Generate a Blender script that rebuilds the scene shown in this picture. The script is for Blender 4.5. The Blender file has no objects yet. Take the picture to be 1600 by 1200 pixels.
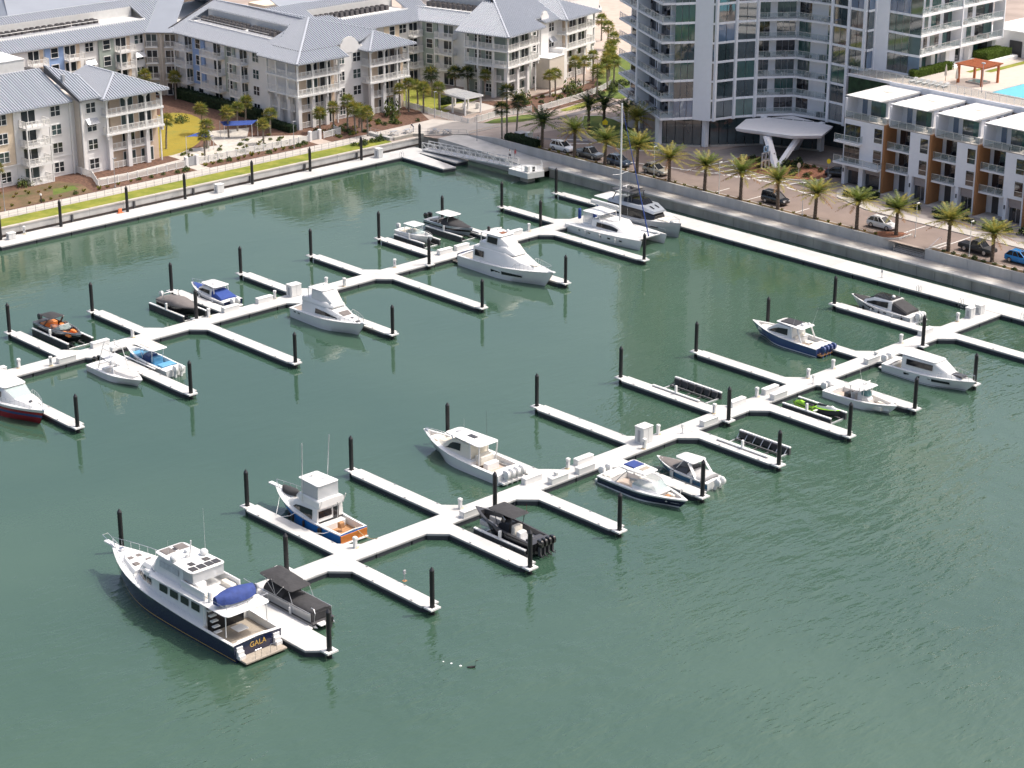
import bpy, math, random
from math import sin, cos, pi, radians, sqrt, atan2, hypot
from mathutils import Vector
R0 = random.Random(11)
sc = bpy.context.scene
# ---------------------------------------------------------------- camera, sky, sun
cd = bpy.data.cameras.new('camera'); cam = bpy.data.objects.new('camera', cd)
sc.collection.objects.link(cam); sc.camera = cam
cam.location = (0, 0, 88); cam.rotation_euler = (radians(90 - 20.587), 0, radians(46.70 - 90))
cd.sensor_width = 36; cd.lens = 36 * 3235 / 1600; cd.clip_start = 1; cd.clip_end = 9000
SUN = Vector((3.07, -1.94, 6.3)).normalized()
w = bpy.data.worlds.new('World'); sc.world = w; w.use_nodes = True
nt = w.node_tree; bg = nt.nodes['Background']
sky = nt.nodes.new('ShaderNodeTexSky'); sky.sky_type = 'NISHITA'; sky.sun_disc = False
sky.sun_elevation = math.asin(SUN.z); sky.sun_rotation = atan2(SUN.x, SUN.y)
sky.air_density = 1.0; sky.dust_density = 7.0; sky.ozone_density = .4
nt.links.new(sky.outputs[0], bg.inputs[0]); bg.inputs[1].default_value = 0.15
sl = bpy.data.lights.new('sun', 'SUN'); sl.energy = 2.3; sl.angle = radians(.53); sl.color = (1, .955, .89)
so = bpy.data.objects.new('sun', sl); sc.collection.objects.link(so)
so.rotation_euler = SUN.to_track_quat('Z', 'Y').to_euler(); so.location = (150, 100, 200)
vs = sc.view_settings; vs.view_transform = 'Standard'; vs.look = 'None'; vs.exposure = .52; vs.gamma = 1; vs.use_curve_mapping = False
col = sc.collection
# ---------------------------------------------------------------- materials
MATS = {}
def mat(n, c, rough=.6, metal=0, var=.08, scale=1.5, bump=0, bscale=20, spec=.5, alpha=1, trans=0, coat=0, streak=0):
    m = bpy.data.materials.new(n); m.use_nodes = True; t = m.node_tree; b = t.nodes['Principled BSDF']
    b.inputs['Base Color'].default_value = (*c, 1); b.inputs['Roughness'].default_value = rough
    b.inputs['Metallic'].default_value = metal; b.inputs['Specular IOR Level'].default_value = spec
    b.inputs['Alpha'].default_value = alpha; b.inputs['Transmission Weight'].default_value = trans; b.inputs['Coat Weight'].default_value = coat
    L = t.links.new
    tc = t.nodes.new('ShaderNodeTexCoord')
    if var:
        no = t.nodes.new('ShaderNodeTexNoise'); no.inputs['Scale'].default_value = scale; no.inputs['Detail'].default_value = 5
        if streak:
            mp = t.nodes.new('ShaderNodeMapping'); mp.inputs['Scale'].default_value = (1, 1, streak); L(tc.outputs['Object'], mp.inputs[0]); L(mp.outputs[0], no.inputs['Vector'])
        else: L(tc.outputs['Object'], no.inputs['Vector'])
        cr = t.nodes.new('ShaderNodeValToRGB'); e = cr.color_ramp.elements
        e[0].position = .3; e[1].position = .7
        e[0].color = (*[x * (1 - var) for x in c], 1); e[1].color = (*[min(1, x * (1 + var)) for x in c], 1)
        L(no.outputs[0], cr.inputs[0]); L(cr.outputs[0], b.inputs['Base Color'])
    if bump:
        nb = t.nodes.new('ShaderNodeTexNoise'); nb.inputs['Scale'].default_value = bscale; nb.inputs['Detail'].default_value = 3
        L(tc.outputs['Object'], nb.inputs['Vector'])
        bp = t.nodes.new('ShaderNodeBump'); bp.inputs['Strength'].default_value = bump; bp.inputs['Distance'].default_value = .05
        L(nb.outputs[0], bp.inputs['Height']); L(bp.outputs[0], b.inputs['Normal'])
    MATS[n] = m; return m
for a in [
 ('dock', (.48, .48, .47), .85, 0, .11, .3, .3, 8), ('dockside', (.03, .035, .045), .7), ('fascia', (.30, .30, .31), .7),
 ('pile', (.013, .013, .015), .5, 0, .35, 3, .2, 6), ('pilecap', (.02, .02, .024), .4), ('whitep', (.64, .64, .63), .45, 0, .03), ('grey', (.33, .34, .36), .6), ('dgrey', (.06, .06, .065), .6),
 ('rope', (.5, .38, .2), .9), ('rubber', (.015, .015, .017), .6), ('steel', (.6, .61, .63), .25, .9, .05), ('alu', (.62, .63, .65), .35, .7, .05),
 ('seawall', (.36, .345, .305), .85, 0, .2, .5, .3, 6, .3, 1, 0, 0, .25), ('concrete', (.46, .455, .44), .85, 0, .12, .6, .2, 8, .3, 1, 0, 0, .3), ('walk', (.43, .40, .365), .9, 0, .08, .5), ('walkpink', (.42, .35, .30), .9, 0, .1, .6),
 ('asphalt', (.21, .165, .145), .9, 0, .10, .35, .2, 30), ('asphdark', (.13, .12, .125), .9, 0, .1, .4), ('paver', (.27, .24, .225), .9, 0, .1, .8), ('kerb', (.46, .44, .42), .85), ('paint', (.72, .72, .70), .8, 0, .12, 3),
 ('brownrail', (.055, .04, .035), .7), ('mulch', (.115, .062, .042), 1, 0, .45, 2.2, .5, 9), ('redmulch', (.20, .085, .05), 1, 0, .4, 3, .5, 9), ('groundtan', (.33, .27, .235), .9, 0, .2, .15), ('shell', (.46, .43, .385), 1, 0, .15, 1.5, .4, 8),
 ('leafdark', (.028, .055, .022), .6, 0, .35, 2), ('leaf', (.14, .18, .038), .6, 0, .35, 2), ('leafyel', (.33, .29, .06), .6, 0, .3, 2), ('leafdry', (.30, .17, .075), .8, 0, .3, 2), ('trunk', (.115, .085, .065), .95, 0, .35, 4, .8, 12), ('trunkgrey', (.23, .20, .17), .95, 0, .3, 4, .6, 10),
 ('gel', (.72, .72, .71), .22, 0, .02, .7, 0, 20, .5, 1, 0, .4), ('gelcream', (.74, .69, .58), .3, 0, .03), ('navy', (.012, .017, .05), .15, 0, .05, 1, 0, 20, .5, 1, 0, .6), ('blue', (.025, .17, .50), .18, 0, .05, 1, 0, 20, .5, 1, 0, .6), ('skyblue', (.30, .45, .60), .2, 0, .04, 1, 0, 20, .5, 1, 0, .5), ('steelblue', (.06, .15, .27), .18, 0, .05, 1, 0, 20, .5, 1, 0, .5), ('midblue', (.045, .075, .20), .18, 0, .05, 1, 0, 20, .5, 1, 0, .6), ('red', (.30, .015, .02), .2, 0, .05, 1, 0, 20, .5, 1, 0, .6), ('black', (.012, .012, .014), .25, 0, .1, 1, 0, 20, .5, 1, 0, .4), ('charcoal', (.05, .05, .055), .35, 0, .1), ('silver', (.34, .37, .41), .22, .2, .03, 1, 0, 20, .5, 1, 0, .5), ('bottom', (.015, .02, .035), .6),
 ('teak', (.36, .19, .085), .75, 0, .2, 6), ('teakgrey', (.33, .29, .24), .8, 0, .15, 6), ('varnish', (.50, .16, .035), .2, 0, .1, 3, 0, 20, .5, 1, 0, .6), ('vinyl', (.70, .66, .58), .6), ('vinylgrey', (.42, .42, .42), .7), ('orange', (.62, .20, .045), .55, 0, .06), ('bluecanvas', (.025, .05, .20), .8, 0, .15, 2.5, .6, 4), ('royal', (.02, .055, .24), .8, 0, .12, 2, .5, 5), ('cyan', (.10, .30, .48), .6, 0, .08), ('blackcanvas', (.035, .035, .038), .85, 0, .2, 2, .6, 4), ('greycanvas', (.15, .135, .13), .85, 0, .12, 2, .5, 4), ('clear', (.45, .47, .50), .25, 0, .2, 3, .4, 6), ('gold', (.60, .38, .10), .4), ('tint', (.014, .016, .02), .06, 0, 0), ('glassgreen', (.10, .20, .20), .06, 0, 0), ('lime', (.25, .52, .03), .4), ('solar', (.05, .045, .045), .25, 0, .1), ('orangecone', (.75, .20, .08), .7), ('yellow', (.85, .62, .02), .6), ('bird', (.012, .012, .012), .7), ('foam', (.8, .82, .82), .6), ('skin', (.42, .26, .18), .6), ('cloth1', (.05, .06, .09), .9), ('cloth2', (.5, .5, .52), .9), ('cloth3', (.45, .12, .12), .9),
 ('stucco', (.74, .735, .73), .85, 0, .03, 1, .15, 20), ('cream', (.72, .60, .46), .85, 0, .04), ('beige', (.60, .545, .475), .85, 0, .04), ('tanwall', (.52, .42, .32), .85, 0, .05), ('wallblue', (.26, .38, .62), .8, 0, .04), ('wallgreen', (.33, .385, .35), .8, 0, .04), ('porchwall', (.60, .48, .37), .85, 0, .05), ('trim', (.74, .74, .73), .6, 0, .02), ('roofm', (.27, .295, .335), .45, .2, .05, .25), ('ribm', (.46, .485, .53), .4, .2, .04), ('deckwhite', (.58, .58, .57), .8, 0, .05), ('acunit', (.085, .08, .085), .7, 0, .2), ('acfan', (.03, .03, .03), .7), ('wglass', (.022, .028, .034), .05, 0, .3, .6), ('wglass2', (.05, .075, .078), .06, 0, .3, .6), ('railwhite', (.74, .73, .71), .6), ('pinkslat', (.56, .47, .43), .7, 0, .1, 2), ('fencew', (.76, .76, .74), .6, 0, .03),
 ('towerwhite', (.84, .85, .88), .45, 0, .02), ('towerslab', (.78, .78, .80), .6, 0, .03), ('soffit', (.50, .50, .52), .8), ('thwhite', (.78, .79, .83), .6, 0, .02), ('brown', (.33, .155, .062), .7, 0, .07, .4), ('taupe', (.36, .31, .30), .7), ('greenwall', (.022, .05, .022), .9, 0, .4, 1.2, .5, 6), ('hedge', (.10, .155, .025), .9, 0, .3, 2), ('wood', (.42, .13, .05), .7, 0, .15, 3), ('pool', (.10, .46, .60), .1, 0, .08, .4), ('deckpool', (.48, .42, .37), .85, 0, .06), ('curtain', (.45, .45, .46), .9), ('furn', (.04, .04, .045), .8), ('carwhite', (.74, .74, .75), .2, 0, .02, 1, 0, 20, .5, 1, 0, .8), ('cargrey', (.13, .135, .14), .22, .3, .02, 1, 0, 20, .5, 1, 0, .8), ('carblue', (.06, .085, .13), .2, .3, .02, 1, 0, 20, .5, 1, 0, .8), ('cartan', (.44, .41, .34), .22, .3, .02, 1, 0, 20, .5, 1, 0, .8), ('carblack', (.015, .016, .018), .18, 0, .02, 1, 0, 20, .5, 1, 0, .8), ('carmatte', (.03, .03, .032), .5), ('carcyan', (.01, .22, .58), .2, .2, .02, 1, 0, 20, .5, 1, 0, .8), ('rim', (.45, .45, .46), .3, .7, 0), ('headlamp', (.7, .72, .74), .1), ('taillamp', (.35, .01, .01), .2),
]: mat(*a)
for n, c, a in (('railglass', (.30, .37, .37), .25), ('shield', (.30, .42, .42), .45), ('plastic', (.62, .64, .66), .5)):
    mat(n, c, .08, 0, 0, alpha=a)
for n in ('leaf', 'leafyel', 'leafdark', 'leafdry', 'hedge'):
    t = MATS[n].node_tree; b = t.nodes['Principled BSDF']; tr = t.nodes.new('ShaderNodeBsdfTranslucent'); mx = t.nodes.new('ShaderNodeMixShader'); mx.inputs[0].default_value = .4
    src = b.inputs['Base Color'].links[0].from_socket; t.links.new(src, tr.inputs[0]); t.links.new(b.outputs[0], mx.inputs[1]); t.links.new(tr.outputs[0], mx.inputs[2]); t.links.new(mx.outputs[0], t.nodes['Material Output'].inputs[0])
def node_glass(n, c, spec, rough=.03):
    m = mat(n, c, rough, 0, .25, .35); b = m.node_tree.nodes['Principled BSDF']
    b.inputs['IOR'].default_value = spec; return m
node_glass('tglass', (.05, .075, .085), 2.3); node_glass('tglassg', (.04, .11, .10), 2.1); node_glass('tglassb', (.12, .18, .27), 2.1); node_glass('thglass', (.02, .022, .028), 2.0)
def grass_mat(n, a, b_, c_, s=.35):
    m = mat(n, a, 1, 0, 0, bump=.6, bscale=6); t = m.node_tree; b = t.nodes['Principled BSDF']
    tc = t.nodes['Texture Coordinate']; n1 = t.nodes.new('ShaderNodeTexNoise'); n1.inputs['Scale'].default_value = s; n1.inputs['Detail'].default_value = 8; n1.inputs['Roughness'].default_value = .7
    cr = t.nodes.new('ShaderNodeValToRGB'); e = cr.color_ramp.elements; e[0].position = .32; e[0].color = (*a, 1); e[1].position = .66; e[1].color = (*c_, 1)
    x = e.new(.5); x.color = (*b_, 1); t.links.new(tc.outputs['Object'], n1.inputs[0]); t.links.new(n1.outputs[0], cr.inputs[0]); t.links.new(cr.outputs[0], b.inputs['Base Color'])
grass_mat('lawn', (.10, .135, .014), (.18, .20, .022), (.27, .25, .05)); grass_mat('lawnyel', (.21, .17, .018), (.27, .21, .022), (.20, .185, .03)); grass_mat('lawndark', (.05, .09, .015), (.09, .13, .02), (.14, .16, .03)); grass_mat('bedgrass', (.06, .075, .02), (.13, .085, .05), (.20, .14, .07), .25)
def water_mat():
    m = mat('water', (.04, .09, .07), .05, 0, 0); t = m.node_tree; b = t.nodes['Principled BSDF']; L = t.links.new; N = t.nodes.new
    b.inputs['IOR'].default_value = 1.68
    tc = t.nodes['Texture Coordinate']
    def noise(s, d, mp=None, r=.55):
        n = N('ShaderNodeTexNoise'); n.inputs['Scale'].default_value = s; n.inputs['Detail'].default_value = d; n.inputs['Roughness'].default_value = r
        if mp:
            q = N('ShaderNodeMapping'); q.inputs['Scale'].default_value = mp[0]; q.inputs['Rotation'].default_value = (0, 0, mp[1]); L(tc.outputs['Object'], q.inputs[0]); L(q.outputs[0], n.inputs['Vector'])
        else: L(tc.outputs['Object'], n.inputs['Vector'])
        return n
    # colour: slow drift of turbid green
    c = noise(.018, 4); cr = N('ShaderNodeValToRGB'); e = cr.color_ramp.elements
    e[0].position = .35; e[0].color = (.034, .074, .050, 1); e[1].position = .68; e[1].color = (.052, .096, .064, 1)
    L(c.outputs[0], cr.inputs[0]); L(cr.outputs[0], b.inputs['Base Color'])
    # wind ripples: strong on the open side (small y), faint in the sheltered basin
    n1 = noise(.62, 3, ((.42, 1.25, 1), radians(38))); n2 = noise(1.9, 2, ((.6, 1.2, 1), radians(30))); n3 = noise(.11, 3)
    sx = N('ShaderNodeSeparateXYZ'); L(tc.outputs['Object'], sx.inputs[0])
    mr = N('ShaderNodeMapRange'); mr.inputs['From Min'].default_value = 128; mr.inputs['From Max'].default_value = 172; mr.inputs['To Min'].default_value = 1.0; mr.inputs['To Max'].default_value = .16; L(sx.outputs['Y'], mr.inputs[0])
    mr2 = N('ShaderNodeMapRange'); mr2.inputs['From Min'].default_value = .38; mr2.inputs['From Max'].default_value = .62; mr2.inputs['To Min'].default_value = .45; mr2.inputs['To Max'].default_value = 1.2; L(n3.outputs[0], mr2.inputs[0])
    mu = N('ShaderNodeMath'); mu.operation = 'MULTIPLY'; L(mr.outputs[0], mu.inputs[0]); L(mr2.outputs[0], mu.inputs[1])
    a1 = N('ShaderNodeMath'); a1.operation = 'MULTIPLY_ADD'; L(n2.outputs[0], a1.inputs[0]); a1.inputs[1].default_value = .28; L(n1.outputs[0], a1.inputs[2])
    h = N('ShaderNodeMath'); h.operation = 'MULTIPLY'; L(a1.outputs[0], h.inputs[0]); L(mu.outputs[0], h.inputs[1])
    bp = N('ShaderNodeBump'); bp.inputs['Strength'].default_value = .85; bp.inputs['Distance'].default_value = .22; L(h.outputs[0], bp.inputs['Height']); L(bp.outputs[0], b.inputs['Normal'])
water_mat()
# ---------------------------------------------------------------- mesh builder
class MB:
    def __init__(s): s.v = []; s.f = []; s.m = []; s.ms = []
    def _mi(s, m):
        if m not in s.ms: s.ms.append(m)
        return s.ms.index(m)
    def add(s, vs, fs, m=None):
        o = len(s.v); s.v += [tuple(a) for a in vs]; k = s._mi(m) if m else 0
        for f in fs: s.f.append(tuple(i + o for i in f)); s.m.append(k)
        return s
    def box(s, x0, x1, y0, y1, z0, z1, m=None):
        return s.add([(x0, y0, z0), (x1, y0, z0), (x1, y1, z0), (x0, y1, z0), (x0, y0, z1), (x1, y0, z1), (x1, y1, z1), (x0, y1, z1)],
                     [(0, 3, 2, 1), (4, 5, 6, 7), (0, 1, 5, 4), (1, 2, 6, 5), (2, 3, 7, 6), (3, 0, 4, 7)], m)
    def cbox(s, x0, x1, y0, y1, z0, z1, b=.05, m=None):   # box with chamfered upright edges and top
        def ring(e, z): return [(x0 + b + e, y0 + e, z), (x1 - b - e, y0 + e, z), (x1 - e, y0 + b + e, z), (x1 - e, y1 - b - e, z), (x1 - b - e, y1 - e, z), (x0 + b + e, y1 - e, z), (x0 + e, y1 - b - e, z), (x0 + e, y0 + b + e, z)]
        return s.loft([ring(0, z0), ring(0, z1 - b), ring(b * .8, z1)], m=m)
    def prism(s, poly, z0, z1, m=None):
        n = len(poly); zz = (lambda z, p: z(p) if callable(z) else z)
        vs = [(*p, zz(z0, p)) for p in poly] + [(*p, zz(z1, p)) for p in poly]
        return s.add(vs, [tuple(reversed(range(n))), tuple(range(n, 2 * n))] + [(i, (i + 1) % n, n + (i + 1) % n, n + i) for i in range(n)], m)
    def sheet(s, poly, z, m=None):
        return s.add([(p[0], p[1], z(p) if callable(z) else z) for p in poly], [tuple(range(len(poly)))], m)
    def loft(s, rings, m=None, cap=True, closed=True):
        n = len(rings[0]); vs = [p for r in rings for p in r]; fs = []
        for k in range(len(rings) - 1):
            for i in range(n if closed else n - 1):
                j = (i + 1) % n; fs.append((k * n + i, k * n + j, (k + 1) * n + j, (k + 1) * n + i))
        if cap: fs += [tuple(reversed(range(n))), tuple(range((len(rings) - 1) * n, len(rings) * n))]
        return s.add(vs, fs, m)
    def cyl(s, a, b, r0, r1=None, n=8, m=None):
        a = Vector(a); b = Vector(b); d = (b - a).normalized(); r1 = r0 if r1 is None else r1
        u = d.orthogonal().normalized(); w_ = d.cross(u)
        return s.loft([[a + (u * cos(2 * pi * i / n) + w_ * sin(2 * pi * i / n)) * r0 for i in range(n)], [b + (u * cos(2 * pi * i / n) + w_ * sin(2 * pi * i / n)) * r1 for i in range(n)]], m)
    def tube(s, pts, r, n=5, m=None):
        pts = [Vector(p) for p in pts]; rings = []
        for i, q in enumerate(pts):
            d = (pts[min(i + 1, len(pts) - 1)] - pts[max(i - 1, 0)]).normalized()
            u = d.cross(Vector((0, 0, 1))); u = u.normalized() if u.length > .05 else Vector((1, 0, 0)); w_ = u.cross(d)
            rr = r[i] if isinstance(r, (list, tuple)) else r
            rings.append([q + (u * cos(2 * pi * k / n) + w_ * sin(2 * pi * k / n)) * rr for k in range(n)])
        return s.loft(rings, m)
    def ball(s, c, r, nu=10, nv=6, m=None, zmin=-1):
        rx, ry, rz = r if isinstance(r, (tuple, list)) else (r, r, r); rings = []
        for k in range(nv + 1):
            t = math.asin(zmin) + (pi / 2 - math.asin(zmin)) * k / nv; q = max(cos(t), .02)
            rings.append([(c[0] + rx * q * cos(2 * pi * i / nu), c[1] + ry * q * sin(2 * pi * i / nu), c[2] + rz * sin(t)) for i in range(nu)])
        return s.loft(rings, m)
    def beam(s, a, b, w_, h, m=None):      # rectangular bar between two points (top face horizontal)
        a = Vector(a); b = Vector(b); d = (b - a).normalized(); u = d.cross(Vector((0, 0, 1)))
        u = (u.normalized() if u.length > .01 else Vector((1, 0, 0))) * w_ / 2; q = u.cross(d).normalized() * h / 2
        return s.loft([[p - u - q, p + u - q, p + u + q, p - u + q] for p in (a, b)], m)
    def mesh(s, name, m=None, sm=None):
        me = bpy.data.meshes.new(name); me.from_pydata(s.v, [], s.f)
        ms = s.ms or [m]
        for x in ms: me.materials.append(MATS[x or m])
        if len(ms) > 1: me.polygons.foreach_set('material_index', s.m)
        me.update()
        if sm:
            me.polygons.foreach_set('use_smooth', [True] * len(me.polygons)); me.set_sharp_from_angle(angle=radians(sm))
        return me
    def build(s, name, m=None, par=None, sm=None, loc=None, rz=0):
        return ob(name, s.mesh(name, m, sm), par, loc, rz)
def ob(name, me, par=None, loc=None, rz=0):
    o = bpy.data.objects.new(name, me); col.objects.link(o)
    if par: o.parent = par
    if loc is not None: o.location = loc
    if rz: o.rotation_euler = (0, 0, rz)
    return o
def tag(o, label=None, cat=None, group=None, kind=None):
    if label: o['label'] = label
    if cat: o['category'] = cat
    if group: o['group'] = group
    if kind: o['kind'] = kind
    return o
def T(name, label, cat, loc=(0, 0, 0), rz=0, group=None): return tag(ob(name, None, None, loc, rz), label, cat, group)
def copy(o, label=None, loc=None, rz=None, group=None, par=None):
    c = o.copy(); col.objects.link(c); c.parent = par
    if label: c['label'] = label
    if group: c['group'] = group
    if loc is not None: c.location = loc
    if rz is not None: c.rotation_euler = (0, 0, rz)
    for ch in o.children: copy(ch, par=c)
    return c
ORD = 'first second third fourth fifth sixth seventh eighth ninth tenth eleventh twelfth thirteenth fourteenth fifteenth sixteenth seventeenth eighteenth nineteenth twentieth'.split() + ['twenty-%s' % a for a in 'first second third fourth fifth sixth seventh eighth ninth'.split()]
def struct(name, mb, m, sm=None): return tag(mb.build(name, m, None, sm), kind='structure')
WZ = -.7      # water level; dock tops are z = 0
# ---------------------------------------------------------------- the setting
def sstep(a, b, x): t = min(1, max(0, (x - a) / (b - a))); return t * t * (3 - 2 * t)
def GZ(p): return 2.3 - .9 * sstep(254, 270, p[1])
def gz(d): return lambda p: GZ(p) + d
def strips(mb, x0, x1, y0, y1, z, n=8, m=None):
    for i in range(n):
        a = y0 + (y1 - y0) * i / n; b = y0 + (y1 - y0) * (i + 1) / n
        mb.sheet([(x0, a), (x1, a), (x1, b), (x0, b)], z, m)
    return mb
struct('water', MB().sheet([(-5000, -5000), (6000, -5000), (6000, 6000), (-5000, 6000)], WZ), 'water')
g = MB(); strips(g, 231.2, 236.5, 264, 270, gz(0), 4); strips(g, 236.5, 330, 30, 254, 2.3, 2); strips(g, 236.5, 330, 254, 270, gz(0)); g.sheet([(-300, 268.2), (231.2, 268.2), (231.2, 270), (-300, 270)], 1.4); g.sheet([(-300, 270), (900, 270), (900, 1500), (-300, 1500)], 1.4); g.sheet([(330, 250), (900, 250), (900, 270), (330, 270)], 1.4)
struct('ground', g, 'groundtan')
def flat(name, poly, m, d=.004): return struct(name, MB().sheet(poly, gz(d)), m)
# left bank: lawn strip, path, beds
struct('lawn', MB().sheet([(60, 268.3), (224.6, 268.3), (224.6, 272.2), (60, 272.2)], 1.405), 'lawn')
struct('path', MB().box(60, 233, 272.2, 275.5, 1.3, 1.42), 'walk')
flat('planting_bed', [(60, 275.5), (226, 275.5), (240, 276.4), (246, 288), (226, 290), (215, 300), (60, 300)], 'mulch')
flat('lawn', [(140, 276.2), (169.2, 276.2), (170.4, 281.6), (168.6, 285.2), (140, 285.2)], 'bedgrass', .010)
flat('lawn', [(163.5, 278.6), (168.4, 279.0), (168.9, 281.2), (165.4, 281.8)], 'lawndark', .016)
flat('path', [(174.2, 281.2), (180, 280.8), (186.4, 281.6), (191, 282.6), (190.7, 279.3), (188.9, 279), (188.9, 275.5), (191.4, 275.5), (191.4, 278.9), (193.4, 283.8), (186.4, 283), (180, 282.2), (174.2, 282.6)], 'walk', .014)
# courtyard between the apartment blocks
struct('planting_bed', MB().sheet([(188, 276.2), (217.8, 276.2), (218.2, 330), (190.5, 330), (190.5, 290)], 1.406), 'mulch')
flat('shell_bed', [(191, 278.6), (217, 278.6), (216, 283.4), (208.5, 288.6), (213, 294), (205, 297), (201.2, 287.2), (196, 288.6), (190.8, 290.4)], 'shell', .012)
pts = [(199.6 + 8.2 * cos(a) * 1.0, 300 + 13.2 * sin(a)) for a in [i * 2 * pi / 24 for i in range(24)]]
flat('lawn', [(x + (y - 300) * .62, y) for x, y in pts], 'lawnyel', .018)
flat('path', [(196, 286.4), (203, 285.6), (209, 286.2), (209, 287), (203, 286.9), (196, 287.6)], 'concrete', .022)
flat('path', [(214.2, 275.5), (217, 275.5), (217, 279.6), (214.2, 279.2)], 'walkpink', .022)
flat('planting_bed', [(218, 288), (217.9, 284), (229, 284), (246, 284.6), (247, 288)], 'mulch', .012)
# lawn of the block beyond the gangway
flat('lawn', [(244, 278.2), (243.4, 289), (247, 299), (258, 299), (258, 283), (254.6, 281.6)], 'lawn', .012)
flat('patio', [(247.8, 274.6), (256.2, 275.4), (256, 282), (251, 283), (247.8, 281.4)], 'walk', .018)
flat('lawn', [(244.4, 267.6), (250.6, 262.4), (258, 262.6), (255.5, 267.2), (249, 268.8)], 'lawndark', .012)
flat('lawn', [(261.5, 263.4), (266, 263.2), (276, 266.2), (274, 267.9), (262, 265.4)], 'lawn', .012)
flat('planting_bed', [(256, 268.2), (262.5, 266.2), (276, 268.6), (292, 276), (292, 281.5), (262, 277), (256, 282)], 'mulch', .008)
flat('lawn', [(278, 268), (300, 266), (304, 276), (284, 277)], 'lawnyel', .016)
flat('path', [(262.5, 275.4), (263.2, 273.6), (274, 276), (284, 279), (283.4, 280.6), (273.6, 277.8)], 'walk', .016)
flat('parking_court', [(266, 308), (300, 292), (420, 300), (420, 420), (300, 420)], 'walkpink', .01)
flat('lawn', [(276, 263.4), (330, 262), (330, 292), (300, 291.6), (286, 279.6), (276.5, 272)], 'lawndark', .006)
flat('path', [(284, 264.4), (330, 282), (330, 284.4), (284, 266.2)], 'walkpink', .02)
# plaza corner at the head of the basin
struct('plaza', MB().prism([(225.6, 269.2), (229.6, 269.2), (231.3, 268), (236.5, 262), (246, 262.2), (240.4, 276), (233, 275.6), (225.6, 275.5)], WZ - 1, lambda p: GZ(p) + .16), 'walk')
struct('path', MB().prism([(236.6, 253.4), (240.5, 253.5), (248, 257.6), (256.5, 261), (256, 262.3), (246, 262.2), (236.6, 262)], 1.5, lambda p: GZ(p) + .10), 'walkpink')
b = MB(); strips(b, 231.2, 236.3, 241.5, 264, lambda p: 1.0 + .75 * sstep(241, 264, p[1]), 10)
for i in range(10):
    a, c = 241.5 + 2.25 * i, 241.5 + 2.25 * (i + 1); za, zc = [1.0 + .75 * sstep(241, 264, q) for q in (a, c)]
    b.add([(231.2, a, WZ - 1), (231.2, c, WZ - 1), (231.2, c, zc), (231.2, a, za)], [(0, 3, 2, 1)])
struct('ramp_walk', b, 'concrete')
# promenade and its sea wall, made of cast panels
b = MB(); b.box(233.9, 236.4, 60, 241.6, .4, 1.0); b.box(231.2, 233.9, 238.8, 241.6, .4, 1.0); struct('promenade', b, 'walk')
t = T('seawall', 'weathered grey concrete sea wall below the promenade on the street side of the basin', 'sea wall')
for i in range(34):
    y1 = 238.7 - i * 3.1 - .03; y0 = y1 - 3.04
    MB().box(233.45 + R0.uniform(-.02, .02), 233.95, y0, y1, WZ - 2, .78).build('panel', 'seawall', t)
for i in range(17):
    y1 = 238.8 - i * 6.2; MB().cbox(233.25, 234.35, y1 - 6.17, y1, .74, 1.05, .06).build('cap', 'concrete', t)
t = T('retaining_wall', 'smooth grey concrete retaining wall holding up the palm-lined street', 'wall')
def rwall(y0, y1, x=236.4, hz=2.5):
    n = max(1, round((y1 - y0) / 3.6)); s = (y1 - y0) / n
    for i in range(n): MB().box(x + R0.uniform(-.012, .012), x + .3, y0 + i * s + .02, y0 + (i + 1) * s - .02, .5, hz).build('panel', 'concrete', t)
rwall(173.4, 254); rwall(60, 165.2)
for i in range(5): MB().add([(236.4, 254 + 2 * i, .8), (236.7, 254 + 2 * i, .8), (236.7, 255.97 + 2 * i, .8), (236.4, 255.97 + 2 * i, .8)] + [(x, y, 2.5 - .75 * sstep(254, 264, y)) for x, y in ((236.4, 254 + 2 * i), (236.7, 254 + 2 * i), (236.7, 255.97 + 2 * i), (236.4, 255.97 + 2 * i))], [(0, 1, 2, 3)[::-1], (4, 5, 6, 7), (0, 1, 5, 4), (1, 2, 6, 5), (2, 3, 7, 6), (3, 0, 4, 7)]).build('panel', 'concrete', t)
# curved return beside the stairs and the stairs themselves
for i in range(5):
    a0, a1 = [radians(90 * k / 5) for k in (i, i + 1)]
    q = [(238.9 - 2.5 * cos(a), 173.4 - 2.5 * sin(a)) for a in (a0, a1)]; r = [(238.9 - 2.2 * cos(a), 173.4 - 2.2 * sin(a)) for a in (a0, a1)]
    MB().prism([q[0], q[1], r[1], r[0]], .5, 2.48).build('panel', 'concrete', t)
MB().box(238.9, 241.2, 170.9, 171.2, .5, 2.48).build('panel', 'concrete', t); MB().box(236.75, 241.2, 164.9, 165.2, .5, 2.48).build('panel', 'concrete', t)
st = T('stairs', 'pale concrete steps leading from the promenade up to the street', 'stairs')
for i in range(9): MB().box(236.6 + .36 * i, 240.2, 165.25, 170.85, .99 + .145 * i, .99 + .145 * (i + 1)).build('step', 'walk', st)
for y in (165.45, 170.65):
    MB().tube([(236.5, y, .99), (236.5, y, 1.9), (240.0, y, 3.3), (240.6, y, 3.3), (240.6, y, 2.3)], .035, 6).build('handrail', 'steel', st)
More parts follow.
